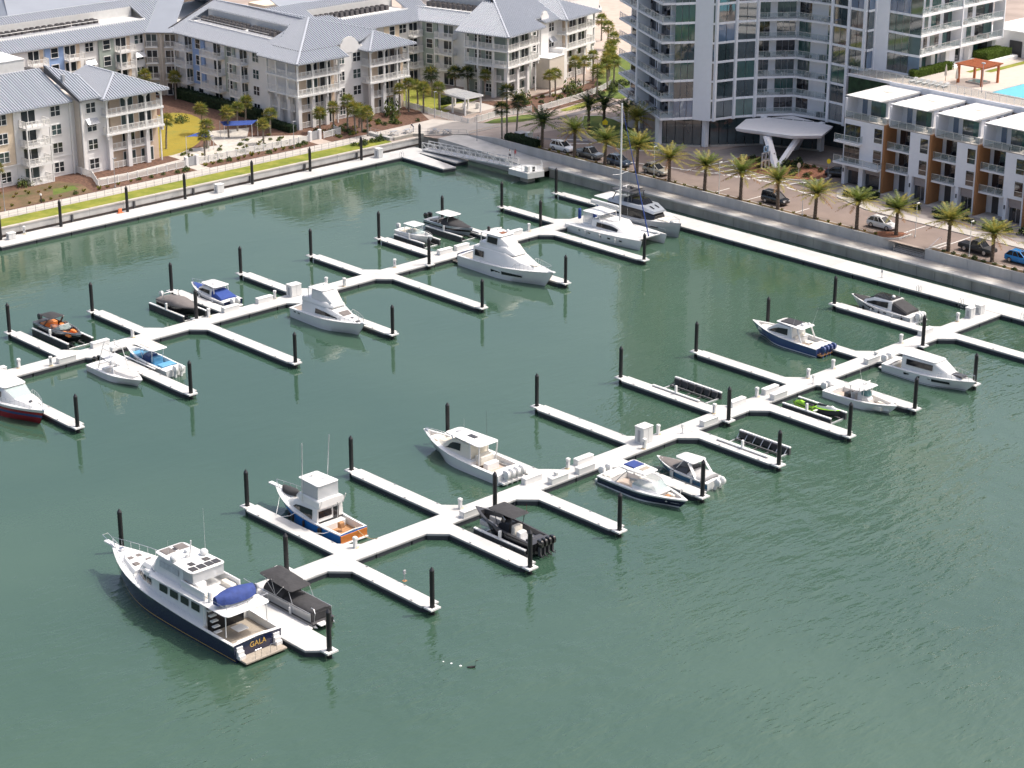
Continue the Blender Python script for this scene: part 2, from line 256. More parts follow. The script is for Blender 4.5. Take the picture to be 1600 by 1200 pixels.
# street: asphalt, pavements, markings
flat('street', [(237.2, 60), (247, 60), (247, 176), (246.6, 184), (248.2, 190), (250.2, 194.5), (257, 196.8), (272, 199), (272, 222), (256.6, 224), (250.6, 231.6), (247.6, 236.2), (246.9, 241), (248.4, 246), (252, 252), (258.4, 259.6), (262.5, 261.4), (256.5, 260.6), (248.4, 257), (243, 253.6), (237.2, 250)], 'asphalt', .006)
flat('street', [(258.4, 258.6), (266, 259.6), (300, 262), (300, 266), (276, 262.6), (256.5, 260.6), (255, 258)], 'asphdark', .012)
flat('drive', [(241.5, 251.6), (243.6, 246), (246.6, 241.6), (248.4, 246), (252, 252), (258.4, 259.4), (262, 261.2), (256.5, 260.4), (248.4, 256.8)], 'asphdark', .016)
flat('drive', [(251.5, 222.6), (253, 219.4), (262.4, 212.2), (264, 201), (268, 199.2), (271.8, 202), (271.8, 219), (258, 224), (253.8, 227)], 'paver', .014)
def kerb(name, pts, w_, m='walk', h=.13, d=0):      # raised pavement along a polyline
    b = MB()
    for (a, c) in zip(pts, pts[1:]):
        dx, dy = c[0] - a[0], c[1] - a[1]; l = hypot(dx, dy); nx, ny = -dy / l * w_, dx / l * w_
        b.prism([a, c, (c[0] + nx, c[1] + ny), (a[0] + nx, a[1] + ny)], lambda p: GZ(p) - .05, lambda p: GZ(p) + h)
    return struct(name, b, m)
struct('pavement', MB().prism([(247, 60), (249, 60), (249, 176), (249, 183), (252, 188.8), (256.4, 189.4), (256.4, 194.6), (252, 193.4), (249.4, 191.4), (246.9, 184), (246.8, 176)][::1], 2.25, 2.43), 'walk')
flat('planting_bed', [(249, 60), (256.4, 60), (256.4, 189.2), (252.2, 188.6), (249.1, 182.8)], 'paver', .02)
def arc(cx, cy, rx, ry, a0, a1, n): return [(cx + rx * cos(radians(a0 + (a1 - a0) * i / n)), cy + ry * sin(radians(a0 + (a1 - a0) * i / n))) for i in range(n + 1)]
# planted island in front of the entrance
isl = arc(256.6, 208.6, 5.6, 9.4, 0, 360, 40); isl = [(x, y) for x, y in isl]
struct('traffic_island', MB().prism(isl, 2.28, 2.44), 'kerb')
struct('planting_bed', MB().prism([(256.6 + (x - 256.6) * .94, 208.6 + (y - 208.6) * .965) for x, y in isl], 2.43, 2.5), 'redmulch')
struct('pavement', MB().prism([(261.4, 200.2), (262.8, 202.4), (268, 200.4), (266, 198.6)], 2.28, 2.42), 'walk')
# left island between the two drives
isl2 = [(246.4, 235.6), (248.6, 232), (251, 230), (253.2, 233.2), (257.2, 240.6), (261.4, 249), (262, 255), (259.6, 256.8), (254.4, 252), (250, 246.4), (247.2, 241)]
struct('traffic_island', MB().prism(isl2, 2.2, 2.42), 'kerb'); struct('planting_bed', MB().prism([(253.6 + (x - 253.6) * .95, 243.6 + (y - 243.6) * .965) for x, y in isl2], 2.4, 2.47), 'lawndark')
flat('path', [(254.6, 232.4), (256, 231.6), (263.6, 246), (263, 252), (261.6, 252)], 'walk', .19)
# strip of planting along the top of the wall
struct('planting_bed', MB().box(236.72, 237.7, 173.6, 249, 2.28, 2.42), 'bedgrass'); struct('planting_bed', MB().box(236.72, 237.9, 60, 164.8, 2.28, 2.42), 'bedgrass'); struct('planting_bed', MB().prism([(236.75, 173.4), (237.6, 171.9), (239.6, 171.25), (241, 171.3), (241, 172.6), (239, 175.2), (237.7, 175.4)], 2.3, 2.43), 'redmulch')
struct('kerb', MB().box(237.7, 237.86, 175.6, 248, 2.28, 2.43), 'kerb'); struct('kerb', MB().box(237.9, 238.06, 60, 164.9, 2.28, 2.43), 'kerb')
def paint(poly, d=.02): MB().sheet(poly, gz(d)).build('painted_line', 'paint', road)
road = [o for o in bpy.data.objects if o.name == 'street'][0]
for y in (172.4, 164.4, 199.8, 206.2, 190.2): paint([(238, y), (241.4 if y > 175 else 246.6, y), (241.4 if y > 175 else 246.6, y + .16), (238, y + .16)])
hx = [(244.6, 219.5), (247, 213.5), (248.6, 207), (249.4, 200.6)]
for (a, c) in zip(hx, hx[1:]): paint([a, c, (c[0] - .3, c[1]), (a[0] - .3, a[1])])
for i in range(9):
    y = 218.6 - i * 2.1; xl = 244.9 + (219 - y) * .26 - max(0, (208 - y)) * .1; xr = 256.6 - 5.7 * sqrt(max(0.02, 1 - ((y - .6 - 208.6) / 9.6) ** 2))
    if xr - xl > .6: paint([(xl, y), (xr, y - .9), (xr, y - 1.25), (xl, y - .3)])
paint([(240.6, 231.5), (240.9, 231.5), (244.9, 219.6), (244.6, 219.5)]); paint([(248.2, 200.4), (248.5, 200.4), (247.6, 193.4), (247.3, 193.4)])
paint([(241.5, 245.6), (246.2, 241.2), (246.4, 241.4), (241.7, 245.9)]); paint([(243.2, 248.2), (247.4, 243.6), (247.6, 243.8), (243.4, 248.5)])
# left sea wall
t = T('seawall', 'low grey sea wall with a brown timber waler along the lawn side of the basin', 'sea wall')
for i in range(28):
    x0 = 60 + i * 6.08; MB().box(x0 + .02, x0 + 6.06, 268.0 + R0.uniform(-.015, .015), 268.3, WZ - 2, 1.2).build('panel', 'concrete', t)
    MB().box(x0, x0 + 6.08, 267.85, 267.98, .05, .28).build('waler', 'brownrail', t)
    MB().cbox(x0 + .01, x0 + 6.07, 267.92, 268.45, 1.18, 1.42, .04).build('cap', 'walk', t)
for x in [160 + 11.2 * i for i in range(6)]: MB().cbox(x, x + .35, 267.72, 267.99, -.3, 1.15, .05).build('fender_post', 'dgrey', t)
t = T('retaining_wall', 'short concrete planter wall under the railing at the plaza corner', 'wall')
MB().box(224.7, 225.55, 269.3, 275.4, 1.3, 1.95).build('panel', 'concrete', t); MB().prism([(225.5, 269.25), (225.5, 268.95), (229.7, 268.95), (231.2, 267.8), (231.2, 268.3), (229.7, 269.3)], WZ - 2, 1.9).build('panel', 'seawall', t)
b = MB()
for i in range(6): b.box(231.25, 231.5, 264.0 - .6 * i, 264.55 - .6 * i, WZ - 2, 1.6)
# far shore at the upper right corner
t = T('far_seawall', 'far weathered sea wall with dark timber piles across the open water', 'sea wall')
d = Vector((.874, -.486, 0)); p0 = Vector((405, 289.5, 0))
MB().beam(p0 + Vector((.7, 1.2, .2)), p0 + d * 60 + Vector((.7, 1.2, .2)), 1.4, 3.4).build('panel', 'seawall', t)
for i in range(24): q = p0 + d * (1.7 * i); MB().cyl((q.x, q.y, WZ - 1), (q.x, q.y, 1.2), .28, .26, 7).build('pile', 'brownrail', t)
# ---------------------------------------------------------------- floating docks
def dock_part(t, name, poly, z=0, fas=True):
    b = MB(); cx = sum(p[0] for p in poly) / len(poly); cy = sum(p[1] for p in poly) / len(poly)
    def ins(e): 
        out = []
        for x, y in poly:
            d = hypot(x - cx, y - cy); out.append((x + (e if x < cx else -e), y + (e if y < cy else -e)))
        return out
    n = len(poly); b.prism(poly, z - .13, z, 'dock')
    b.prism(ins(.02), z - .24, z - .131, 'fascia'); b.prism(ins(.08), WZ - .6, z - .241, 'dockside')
    return b.build(name, None, t)
pil_mesh = MB().cyl((0, 0, -3), (0, 0, 3.75), .24, .235, 14).mesh('shaft', 'pile', 40)
cap_mesh = MB().cyl((0, 0, 3.75), (0, 0, 4.12), .25, .03, 14).mesh('cone_cap', 'pilecap', 40)
b = MB()
for s in (-1, 1): b.box(-.62, .62, s * .40 - .14, s * .40 + .14, -.10, .06)
b.box(-.62, -.27, -.255, .255, -.10, .06); b.box(.27, .62, -.255, .255, -.10, .06); gd_mesh = b.mesh('pile_guide', 'whitep')
def piling(x, y, label, h=0, guide=True):
    t = T('piling', label, 'piling', (x, y, 0), 0, 'black mooring pilings with cone caps'); ob('shaft', pil_mesh, t); ob('cone_cap', cap_mesh, t)
    if guide: ob('guide', gd_mesh, t)
    if h: t.scale = (1, 1, 1)
    for c in t.children:
        if c.name.startswith('shaft') or c.name.startswith('cone'): c.location.z = h
    if not h: h = R0.uniform(-.12, .12)
    for c in t.children:
        if c.name.startswith('shaft') or c.name.startswith('cone'): c.location.z = h
    return t
cleat = MB(); cleat.box(-.16, .16, -.03, .03, .05, .09); cleat.box(-.06, -.03, -.02, .02, 0, .05); cleat.box(.03, .06, -.02, .02, 0, .05); cleat = cleat.mesh('cleat', 'grey')
FING = []
def finger(t, x, y0, y1, w_=1.35, gus=0, tipcut=True):   # y0 at the walkway, y1 at the tip
    FING.append((x, w_, min(y0, y1), max(y0, y1)))
    s = 1 if y1 > y0 else -1; a, c = x - w_ / 2, x + w_ / 2; e = y1 - s * .5
    poly = [(a, y0), (c, y0), (c, y1), (a + .4, y1), (a, e)] if tipcut else [(a, y0), (c, y0), (c, y1), (a, y1)]
    if s > 0: pass
    else: poly = poly[::-1]
    dock_part(t, 'finger', poly)
    if gus:
        gx = a if gus < 0 else c
        g = [(gx, y0), (gx + gus * 1.7, y0), (gx, y0 + s * 1.7)]
        ar = (g[1][0] - g[0][0]) * (g[2][1] - g[0][1]) - (g[2][0] - g[0][0]) * (g[1][1] - g[0][1])
        dock_part(t, 'gusset', g if ar > 0 else g[::-1])
    for i in range(4):
        q = ob('cleat', cleat, t, (a + .12 if i % 2 else c - .12, y0 + (y1 - y0) * (.15 + .23 * i), 0), pi / 2)
def walkway(t, x0, x1, y0, y1, n):
    s = (x1 - x0) / n
    for i in range(n): dock_part(t, 'deck_float', [(x0 + i * s + .012, y0), (x0 + (i + 1) * s - .012, y0), (x0 + (i + 1) * s - .012, y1), (x0 + i * s + .012, y1)])
near = T('floating_dock', 'long white near dock with fingers, reaching from the navy yacht to the street dock', 'dock')
walkway(near, 104.2, 225.9, 145.1, 147.7, 26)
F1 = [101.3, 114.3, 127, 139.6, 152.2, 164.7, 177.1, 189.4, 201.4]
for i, x in enumerate(F1):
    if i == 0: continue
    finger(near, x + .35, 145.1, 132.7, 1.85, -1)
    piling(x, 132.2, 'black piling, %s from the navy yacht, tipping the open-water fingers of the near dock' % ORD[i])
dock_part(near, 'finger', [(101.6, 132.4), (103.3, 133.6), (103.3, 145.1), (104.2, 145.1), (104.2, 147.7), (101.2, 147.7), (100.3, 146.5), (100.3, 133.6)])
piling(101.9, 132.1, 'black piling at the end of the dock head by the navy yacht stern')
F2 = [101.7, 115.7, 129.7, 143.7, 157.7, 171.9, 185.6, 199.5, 213.4]
for i, x in enumerate(F2):
    if i: finger(near, x + .1, 147.7, 162.7, 1.75, 1)
    piling(x + (0 if i else -1.0), 163.1 if i else 163.8, ('black piling, %s from the navy yacht, tipping the basin-side fingers of the near dock' % ORD[i - 1]) if i else 'black piling standing alone beside the bow of the big navy yacht', guide=bool(i))
for i, (x, y) in enumerate([(109.2, 147.9), (134.2, 145.0), (170.7, 144.7), (208.2, 144.8)]): piling(x, y, 'black piling against the near dock walkway, %s of four from the navy yacht' % ORD[i])
finger(near, 214.4, 145.1, 126, 1.85, -1)
far = T('floating_dock', 'white far dock with fingers, parallel to the near dock across the basin', 'dock')
walkway(far, 88, 224, 214, 216.8, 29)
for i, x in enumerate([99.2, 114.9, 130.6, 146.3, 162.1, 177.8, 193.5, 209.4]):
    finger(far, x + .25, 214, 194.9, 1.75, -1)
    if i: piling(x, 194.5, 'black piling, %s from the left, tipping the near-side fingers of the far dock' % ORD[i - 1])
for i, x in enumerate([126.4, 138.9, 151.6, 163.3, 175.8, 188.6, 201.2, 213.6, 225.5]):
    finger(far, x + .4, 216.8, 228.5, 1.7, 1)
    piling(x, 229, 'black piling, %s from the left, tipping the lawn-side fingers of the far dock' % ORD[i])
piling(147.2, 216.9, 'black piling against the far dock beside the grey covered boat'); piling(185.4, 214.0, 'black piling against the far dock in front of the small white boat on a lift'); piling(211.0, 217.6, 'black piling behind the blue canvas of the catamaran', guide=False)
lp = T('floating_dock', 'long white dock running along the lawn side of the basin', 'dock')
walkway(lp, 145.4, 228.8, 263.6, 267.6, 14)
dock_part(lp, 'ramp_float', [(222.4, 252.8), (224.8, 252.2), (226.3, 263.59), (222.6, 263.59)]); dock_part(lp, 'ramp_float', [(226.7, 254.4), (229.6, 254.4), (229.6, 263.59), (226.7, 263.59)])
for i, x in enumerate([147.2, 157.5, 169.4, 180.2, 193.4, 205.3, 216.3, 229.4]): piling(x, 266.8, 'black piling, %s from the left along the dock by the lawn' % ORD[i], guide=False)
rp = T('floating_dock', 'long white dock running below the promenade on the street side', 'dock')
for i in range(20): dock_part(rp, 'deck_float', [(226.0, 218.3 - (i + 1) * 4.4 + .012), (230.4, 218.3 - (i + 1) * 4.4 + .012), (230.4, 218.3 - i * 4.4 - .012), (226.0, 218.3 - i * 4.4 - .012)])
dock_part(rp, 'deck_float', [(224.02, 213.6), (225.98, 213.6), (225.98, 217.6), (224.02, 217.6)])
# dock furniture
ped = T('power_pedestal', 'x', 'power pedestal'); MB().cbox(-.17, .17, -.17, .17, 0, .95, .03).build('post', 'whitep', ped); MB().cbox(-.22, .22, -.22, .22, .95, 1.2, .06).build('hood', 'whitep', ped); MB().box(-.174, -.171, -.1, .1, .45, .8).build('socket_panel', 'grey', ped); MB().cyl((-.1, 0, .02), (-.1, 0, .03), .3, .3, 10).build('coiled_hose', 'rope', ped)
pp = [(117.4, 147.4, 'beside the orange transom of the sportfishing boat'), (107.6, 147.3, 'behind the black-topped pontoon boat'), (131.4, 147.3, 'beside the bow of the black open boat'), (147.2, 147.3, 'near the white boat with four outboards'), (143.6, 145.5, 'nearest the navy striped bowrider'), (157.4, 145.5, 'above the pale blue boat'), (161.6, 147.3, 'next to the white electrical cabinet'), (171.2, 147.3, 'beside the empty lift on the basin side'), (178.9, 147.4, 'between two dock boxes near the empty lift'), (188.4, 147.3, 'behind the outboards of the blue cruiser'), (193.2, 147.3, 'on the near dock behind the blue cruiser, the farther of two'), (199.4, 145.5, 'at the stern of the white cruiser with the bow rail'), (207.0, 147.3, 'on the walkway near the black and white cruiser'), (219.4, 147.4, 'by the dock boxes where the near dock meets the street dock')]
for i, (x, y, s) in enumerate(pp): o = copy(ped, ('white pedestal ' if len(s.split()) > 12 else 'white power pedestal ') + s, (x, y, 0), 0 if i % 2 else pi, 'white power pedestals on the docks')
pp2 = [(120.3, 216.4), (123.6, 214.4), (136.9, 216.4), (148.8, 216.4), (159.8, 216.5), (168.6, 216.4), (170.2, 214.4), (181.0, 216.4), (199.6, 216.4), (207.4, 216.4), (222.8, 217.2)]
for i, (x, y) in enumerate(pp2): copy(ped, 'white power pedestal on the far dock, %s from the left' % ORD[i], (x, y, 0), i, 'white power pedestals on the docks')
copy(ped, 'white power pedestal on the lawn-side dock near the second piling from the left', (151.4, 267.2, 0), 1, 'white power pedestals on the docks')
for o in [ped] + list(ped.children): bpy.data.objects.remove(o)
dbx = T('dock_box', 'x', 'dock box'); MB().cbox(-1.25, 1.25, -.36, .36, 0, .62, .04).build('body', 'whitep', dbx); MB().cbox(-1.29, 1.29, -.40, .40, .625, .74, .06).build('lid', 'whitep', dbx)
db = [(131.2, 145.5, 'behind the bow of the black open boat'), (141.8, 147.4, 'astern of the four white outboards'), (143.9, 145.5, 'between the four-outboard boat and navy bowrider'), (149.6, 147.3, 'farther one by the four-outboard boat'), (148.0, 145.5, 'behind the navy striped bowrider'), (168.2, 145.5, 'next to the empty lift on the open-water side'), (175.2, 147.3, 'nearer one by the basin-side empty lift'), (181.2, 147.3, 'farther one by the basin-side empty lift'), (180.6, 145.5, 'behind the lime green personal watercraft'), (198.6, 145.5, 'behind the white centre console boat'), (212.2, 147.3, 'on the walkway past the black and white cruiser')]
for x, y, s in db: copy(dbx, 'long white dock box, ' + s, (x, y, 0), 0, 'white dock boxes')
for i, (x, y) in enumerate([(117.2, 216.4), (125.8, 214.4), (132, 216.4), (152.4, 216.5), (158.0, 216.5), (190.6, 216.5), (193.8, 216.4), (204.6, 216.4), (201, 216.4)]): copy(dbx, 'long white dock box on the far dock, %s from the left' % ORD[i], (x, y, 0), 0, 'white dock boxes')
for o in [dbx] + list(dbx.children): bpy.data.objects.remove(o)
def cabinet(x, y, w_, d, h, label, m='whitep'):
    t = T('electrical_cabinet', label, 'cabinet', (x, y, 0)); MB().cbox(-w_ / 2, w_ / 2, -d / 2, d / 2, 0, h, .03).build('body', m, t); MB().cbox(-w_ / 2 - .06, w_ / 2 + .06, -d / 2 - .06, d / 2 + .06, h, h + .1, .04).build('roof', m, t)
    for s in (-1, 1): MB().box(s * w_ / 4 - w_ / 4 + .03, s * w_ / 4 + w_ / 4 - .03, -d / 2 - .03, -d / 2 - .004, .12, h - .1).build('door', m, t)
    MB().box(-w_ / 2 - .02, -w_ / 2 - .004, -.2, .2, .2, h - .3).build('vent', 'grey', t)
cabinet(158.8, 146.9, 1.6, 1.3, 1.9, 'tall white electrical cabinet standing on the near dock'); cabinet(162.6, 215.9, 1.7, 1.2, 1.6, 'white electrical cabinet on the far dock beside the white motor yacht'); cabinet(222, 147.3, 1.0, .9, 1.3, 'white cabinet at the street end of the near dock, the nearer of two'); cabinet(224.2, 147.3, 1.0, .9, 1.2, 'white cabinet at the street end of the near dock, the farther of two'); cabinet(186.5, 266.4, 1.3, 1.0, 1.3, 'white cabinet on the lawn-side dock in the middle of its length'); cabinet(219.6, 266.2, 1.0, 1.2, 1.5, 'white cabinet on the lawn-side dock near the gangway corner'); cabinet(148.6, 266.2, 1.2, .8, .9, 'low white cabinet at the left end of the lawn-side dock')
for n, (x, y) in enumerate([(227, 158.4), (226.4, 151), (222.6, 262), (227.6, 142)]):
    t = T('dock_ladder', ['steel ladder on the edge of the street dock, the left one', 'steel ladder at the street end of the near dock', 'steel ladder on the lawn-side dock near the gangway corner', 'steel ladder on the street dock at the right edge'][n], 'ladder', (x - .95 if x > 226 else x, y if x > 226 else 263.5, 0), pi / 2 if x > 226 else 0)
    for s in (-.22, .22): MB().tube([(s, .45, 0), (s, .4, .8), (s, .1, .95), (s, -.06, .6), (s, -.06, -1.2)], .03, 6).build('stile', 'steel', t)
    for k in range(3): MB().cyl((-.22, -.06, .1 - .4 * k), (.22, -.06, .1 - .4 * k), .025, .025, 6).build('rung', 'steel', t)
for n, (x, y, s) in enumerate([(105.9, 145.7, 'grey life ring stand on the near dock beside the pontoon boat'), (163.8, 145.6, 'grey life ring stand on the near dock by the empty lift'), (187.2, 145.6, 'grey life ring stand on the near dock behind the white centre console boat'), (227.4, 165.8, 'grey post standing on the street dock'), (116.1, 138.3, 'small brown stand on the first finger past the pontoon boat')]):
    t = T('life_ring_stand', s, 'stand', (x, y, 0)); MB().cyl((0, 0, 0), (0, 0, 1.1), .04, .04, 7).build('post', 'grey', t); MB().box(-.2, .2, -.2, .2, 0, .03).build('base', 'grey' if n < 4 else 'teak', t); MB().cbox(-.14, .14, -.09, .09, .75, 1.15, .03).build('hook_box', 'whitep' if n < 3 else 'grey', t)
# aluminium gangway and its landing
gw = T('gangway', 'white aluminium truss gangway sloping from the street landing down to the lawn-side dock', 'gangway')
A_, B_ = Vector((229.0, 242.2, 1.35)), Vector((228.6, 264.4, .35))
def gp(u, s, h): q = A_.lerp(B_, u); return (q.x + s * .75, q.y, q.z + h)
b = MB(); b.loft([[gp(u, -1, -.12), gp(u, 1, -.12), gp(u, 1, 0), gp(u, -1, 0)] for u in (0, 1)]); b.build('deck', 'alu', gw)
for s in (-1, 1):
    MB().beam(gp(0, s, 1.15), gp(1, s, 1.15), .09, .1).build('top_chord', 'whitep', gw); MB().beam(gp(0, s, -.1), gp(1, s, -.1), .1, .22).build('bottom_chord', 'whitep', gw); MB().beam(gp(0, s, .55), gp(1, s, .55), .04, .05).build('mid_rail', 'whitep', gw)
    for k in range(16):
        MB().beam(gp(k / 15, s, 0), gp(k / 15, s, 1.15), .07, .07).build('upright', 'whitep', gw)
        if k < 15: MB().beam(gp((k + (k % 2)) / 15, s, .02), gp((k + 1 - (k % 2)) / 15, s, 1.12), .06, .06).build('diagonal', 'whitep', gw)
t = T('gangway_landing', 'white concrete landing platform where the gangway meets the street walk', 'platform')
MB().prism([(227.4, 237.6), (230.6, 237.0), (232.6, 239.6), (231.2, 242.8), (227.4, 242.2)], .25, 1.2).build('slab', 'deckwhite', t); MB().box(228.4, 230, 238.6, 240.4, WZ - 1, .25).build('pier', 'seawall', t)
pts = [(227.5, 242.1), (227.5, 237.75), (230.5, 237.2), (232.4, 239.6)]
b = MB()
for (a, c) in zip(pts, pts[1:]):
    for h in (.5, 1.05): b.tube([(*a, 1.2 + h), (*c, 1.2 + h)], .03, 5)
    for k in range(4): q = Vector(a).lerp(Vector(c), k / 3); b.cyl((q.x, q.y, 1.2), (q.x, q.y, 2.25), .03, .03, 5)
b.build('railing', 'whitep', t); MB().cbox(227.9, 228.4, 238.1, 238.9, 1.2, 2.2, .05).build('control_box', 'whitep', t); MB().box(228.5, 229.1, 237.62, 237.66, 1.3, 2.1).build('sign_board', 'dgrey', t)
t = T('traffic_cone_pair', 'orange barrier folded beside a piling on the lawn-side dock', 'barrier', (168.4, 267.0, 0)); MB().cbox(-.55, .1, -.1, .1, 0, .7, .04).build('panel', 'orangecone', t); MB().cbox(-.7, .3, -.25, .25, 0, .06, .01).build('foot', 'orangecone', t)
t = T('mooring_line', 'tan mooring rope from the sportfishing boat to the near dock', 'rope'); MB().tube([(119.6 + .7 * u, 150.2 - 2.8 * u, .75 - .62 * u - 1.0 * sin(pi * u) * .55) for u in [k / 10 for k in range(11)]], .04, 5).build('strand', 'rope', t)
# ---------------------------------------------------------------- boats (local frame: +x bow, z = 0 waterline)
def lerp(a, b, t): return a + (b - a) * t
HULLS = []
class Hull:
    def __init__(s, par, L, B, fb, fs, dr=.5, t0=.5, p=2.0, ov=.13, top='gel', bot='bottom', stripe=None, sz=(.0, .12), stern=.93, wlb=.35, sheerp=1.7, mid=None, midz=(.0, 1), x0=None, yoff=0):
        s.L, s.B, s.fb, s.fs, s.t0, s.p, s.stern, s.sheerp, s.par, s.yo = L, B, fb, fs, t0, p, stern, sheerp, par, yoff
        s.xs = -L / 2; HULLS.append((par, s))
        b = MB(); N = 26; rings = []
        lv = sorted(set([1, .72, .45] + ([midz[0], midz[1]] if mid else []) + ([sz[1], sz[0]] if stripe else []) + [0.0]), reverse=True)
        for i in range(N + 1):
            t = i / N; hb = s.hbt(t); zs = s.zt(t); rk = sstep(.55, 1, t); port = []
            for q in lv:
                wf = lerp(lerp(.95, wlb + .16, sstep(.45, 1, t)), 1, q ** .9)
                port.append((s.xs + L * t - ov * L * (1 - q) ** 1.2 * rk, hb * wf, zs * q))
            wf0 = lerp(.95, wlb + .16, sstep(.45, 1, t)); xk = s.xs + L * t - ov * L * rk
            port.append((xk - .03 * L * rk, hb * wf0 * .85, -.25 * dr)); port.append((xk - .05 * L * rk, 0, -dr * (1 - .8 * rk)))
            rings.append([(x, y + yoff, z) for x, y, z in port] + [(x, -y + yoff, z) for x, y, z in port[-2::-1]])
        n = len(rings[0]); npnt = len(lv) + 2
        for k in range(N):
            for i in range(n - 1):
                a = min(i, n - 2 - i)
                if a < len(lv) - 1:
                    qm = (lv[a] + lv[a + 1]) / 2; m = top
                    if mid and midz[0] < qm < midz[1]: m = mid
                    if stripe and sz[0] < qm < sz[1]: m = stripe
                else: m = bot
                b.add([rings[k][i], rings[k][i + 1], rings[k + 1][i + 1], rings[k + 1][i]], [(0, 3, 2, 1)], m)
        b.add(rings[0], [tuple(range(n))], top)
        # weld
        o = b.build('hull', None, par); me = o.data
        import bmesh
        bm = bmesh.new(); bm.from_mesh(me); bmesh.ops.remove_doubles(bm, verts=bm.verts, dist=.0005); bmesh.ops.recalc_face_normals(bm, faces=bm.faces); bm.to_mesh(me); bm.free()
        me.polygons.foreach_set('use_smooth', [True] * len(me.polygons)); me.set_sharp_from_angle(angle=radians(38))
    def hbt(s, t):
        w_ = lerp(s.stern, 1, min(1, t / .35))
        if t > s.t0: w_ *= max(.025, 1 - ((t - s.t0) / (1 - s.t0)) ** s.p)
        return s.B / 2 * w_
    def zt(s, t): return s.fs + (s.fb - s.fs) * max(0, t) ** s.sheerp
    def t(s, x): return (x - s.xs) / s.L
    def hb(s, x): return s.hbt(s.t(x))
    def z(s, x): return s.zt(s.t(x))
    def deck(s, wells=(), m='gel', g=.28, sole='gel', camber=.06, drop=0):
        xs = {s.xs, s.L / 2}
        for i in range(27): xs.add(round(s.xs + s.L * i / 26, 3))
        for a, c, *_ in wells: xs |= {a, c}
        xs = sorted(xs); b = MB(); sos = {}; y0 = s.yo
        for a, c in zip(xs, xs[1:]):
            w_ = next((q for q in wells if a >= q[0] - 1e-6 and c <= q[1] + 1e-6), None)
            ha, hc, za, zc = s.hb(a), s.hb(c), s.z(a) + .004 - drop, s.z(c) + .004 - drop
            if not w_:
                b.add([(a, y0 - ha, za), (a, y0, za + camber * ha), (a, y0 + ha, za), (c, y0 - hc, zc), (c, y0, zc + camber * hc), (c, y0 + hc, zc)], [(0, 3, 4, 1), (1, 4, 5, 2)])
            else:
                zf = w_[2]; ga, gc = max(.02, ha - g), max(.02, hc - g)
                for q in (-1, 1):
                    f = [(0, 1, 2, 3)] if q > 0 else [(3, 2, 1, 0)]
                    b.add([(a, y0 + q * ga, za + .03), (c, y0 + q * gc, zc + .03), (c, y0 + q * hc, zc), (a, y0 + q * ha, za)], f[:] )
                    b.add([(a, y0 + q * ga, zf), (c, y0 + q * gc, zf), (c, y0 + q * gc, zc + .03), (a, y0 + q * ga, za + .03)], f)
                sos.setdefault(w_, MB()).add([(a, y0 - ga, zf + .004), (c, y0 - gc, zf + .004), (c, y0 + gc, zf + .004), (a, y0 + ga, zf + .004)], [(0, 1, 2, 3)])
        for a, c, zf, *_ in wells:
            for x in (a, c):
                h = max(.02, s.hb(x) - g); zz = s.z(x) + .03
                b.add([(x, y0 - h, zf), (x, y0 + h, zf), (x, y0 + h, zz), (x, y0 - h, zz)], [(0, 1, 2, 3)])
        b.build('deck', m, s.par, 30)
        for so in sos.values(): so.build('cockpit_sole', sole, s.par)
    def rub(s, m='whitep', r=.05, x0=None, x1=None, dz=-.03):
        for q in (-1, 1):
            MB().tube([(x, s.yo + q * (s.hb(x) + .015), s.z(x) + dz) for x in [lerp(s.xs if x0 is None else x0, s.L / 2 - .03 if x1 is None else x1, k / 16) for k in range(17)]], r, 5).build('rub_rail', m, s.par)
    def rail(s, x0, x1, h=.6, inset=.14, n=6, m='steel', close=True):
        b = MB(); side = {}
        for q in (1, -1):
            pts = [(x, s.yo + q * max(.03, s.hb(x) - inset), s.z(x) + h * min(1, k / 1.5 + .15)) for k, x in [(k, lerp(x0, x1, k / 12)) for k in range(13)]]
            b.tube(pts, .025, 5)
            for k in range(1, n + 1):
                x = lerp(x0, x1, k / n); y = s.yo + q * max(.03, s.hb(x) - inset); b.cyl((x, y, s.z(x)), (x, y, s.z(x) + h), .018, .018, 5)
        b.build('bow_rail', m, s.par)
def pint(prof, x):
    xs = [q[0] for q in prof]
    for a, c in zip(prof, prof[1:]):
        lo, hi = (a, c) if a[0] <= c[0] else (c, a)
        if lo[0] - 1e-6 <= x <= hi[0] + 1e-6:
            t = 0 if hi[0] == lo[0] else (x - lo[0]) / (hi[0] - lo[0]); return [lerp(p, q, t) for p, q in zip(lo, hi)]
    return list(prof[0] if abs(x - xs[0]) < abs(x - xs[-1]) else prof[-1])
def house(par, prof, m='gel', name='cabin', r=.12, sm=30):
    rings = []
    for x, hb, zb, ht, zt in prof:
        rr = min(r, ht * .4, max(.01, (zt - zb) * .4))
        rings.append([(x, -hb, zb), (x, -ht, zt - rr), (x, -ht + rr, zt), (x, 0, zt + .03 * ht), (x, ht - rr, zt), (x, ht, zt - rr), (x, hb, zb)])
    MB().loft(rings).build(name, m, par, sm)
def side_y(q, f): return lerp(q[1], q[3], min(1, f))
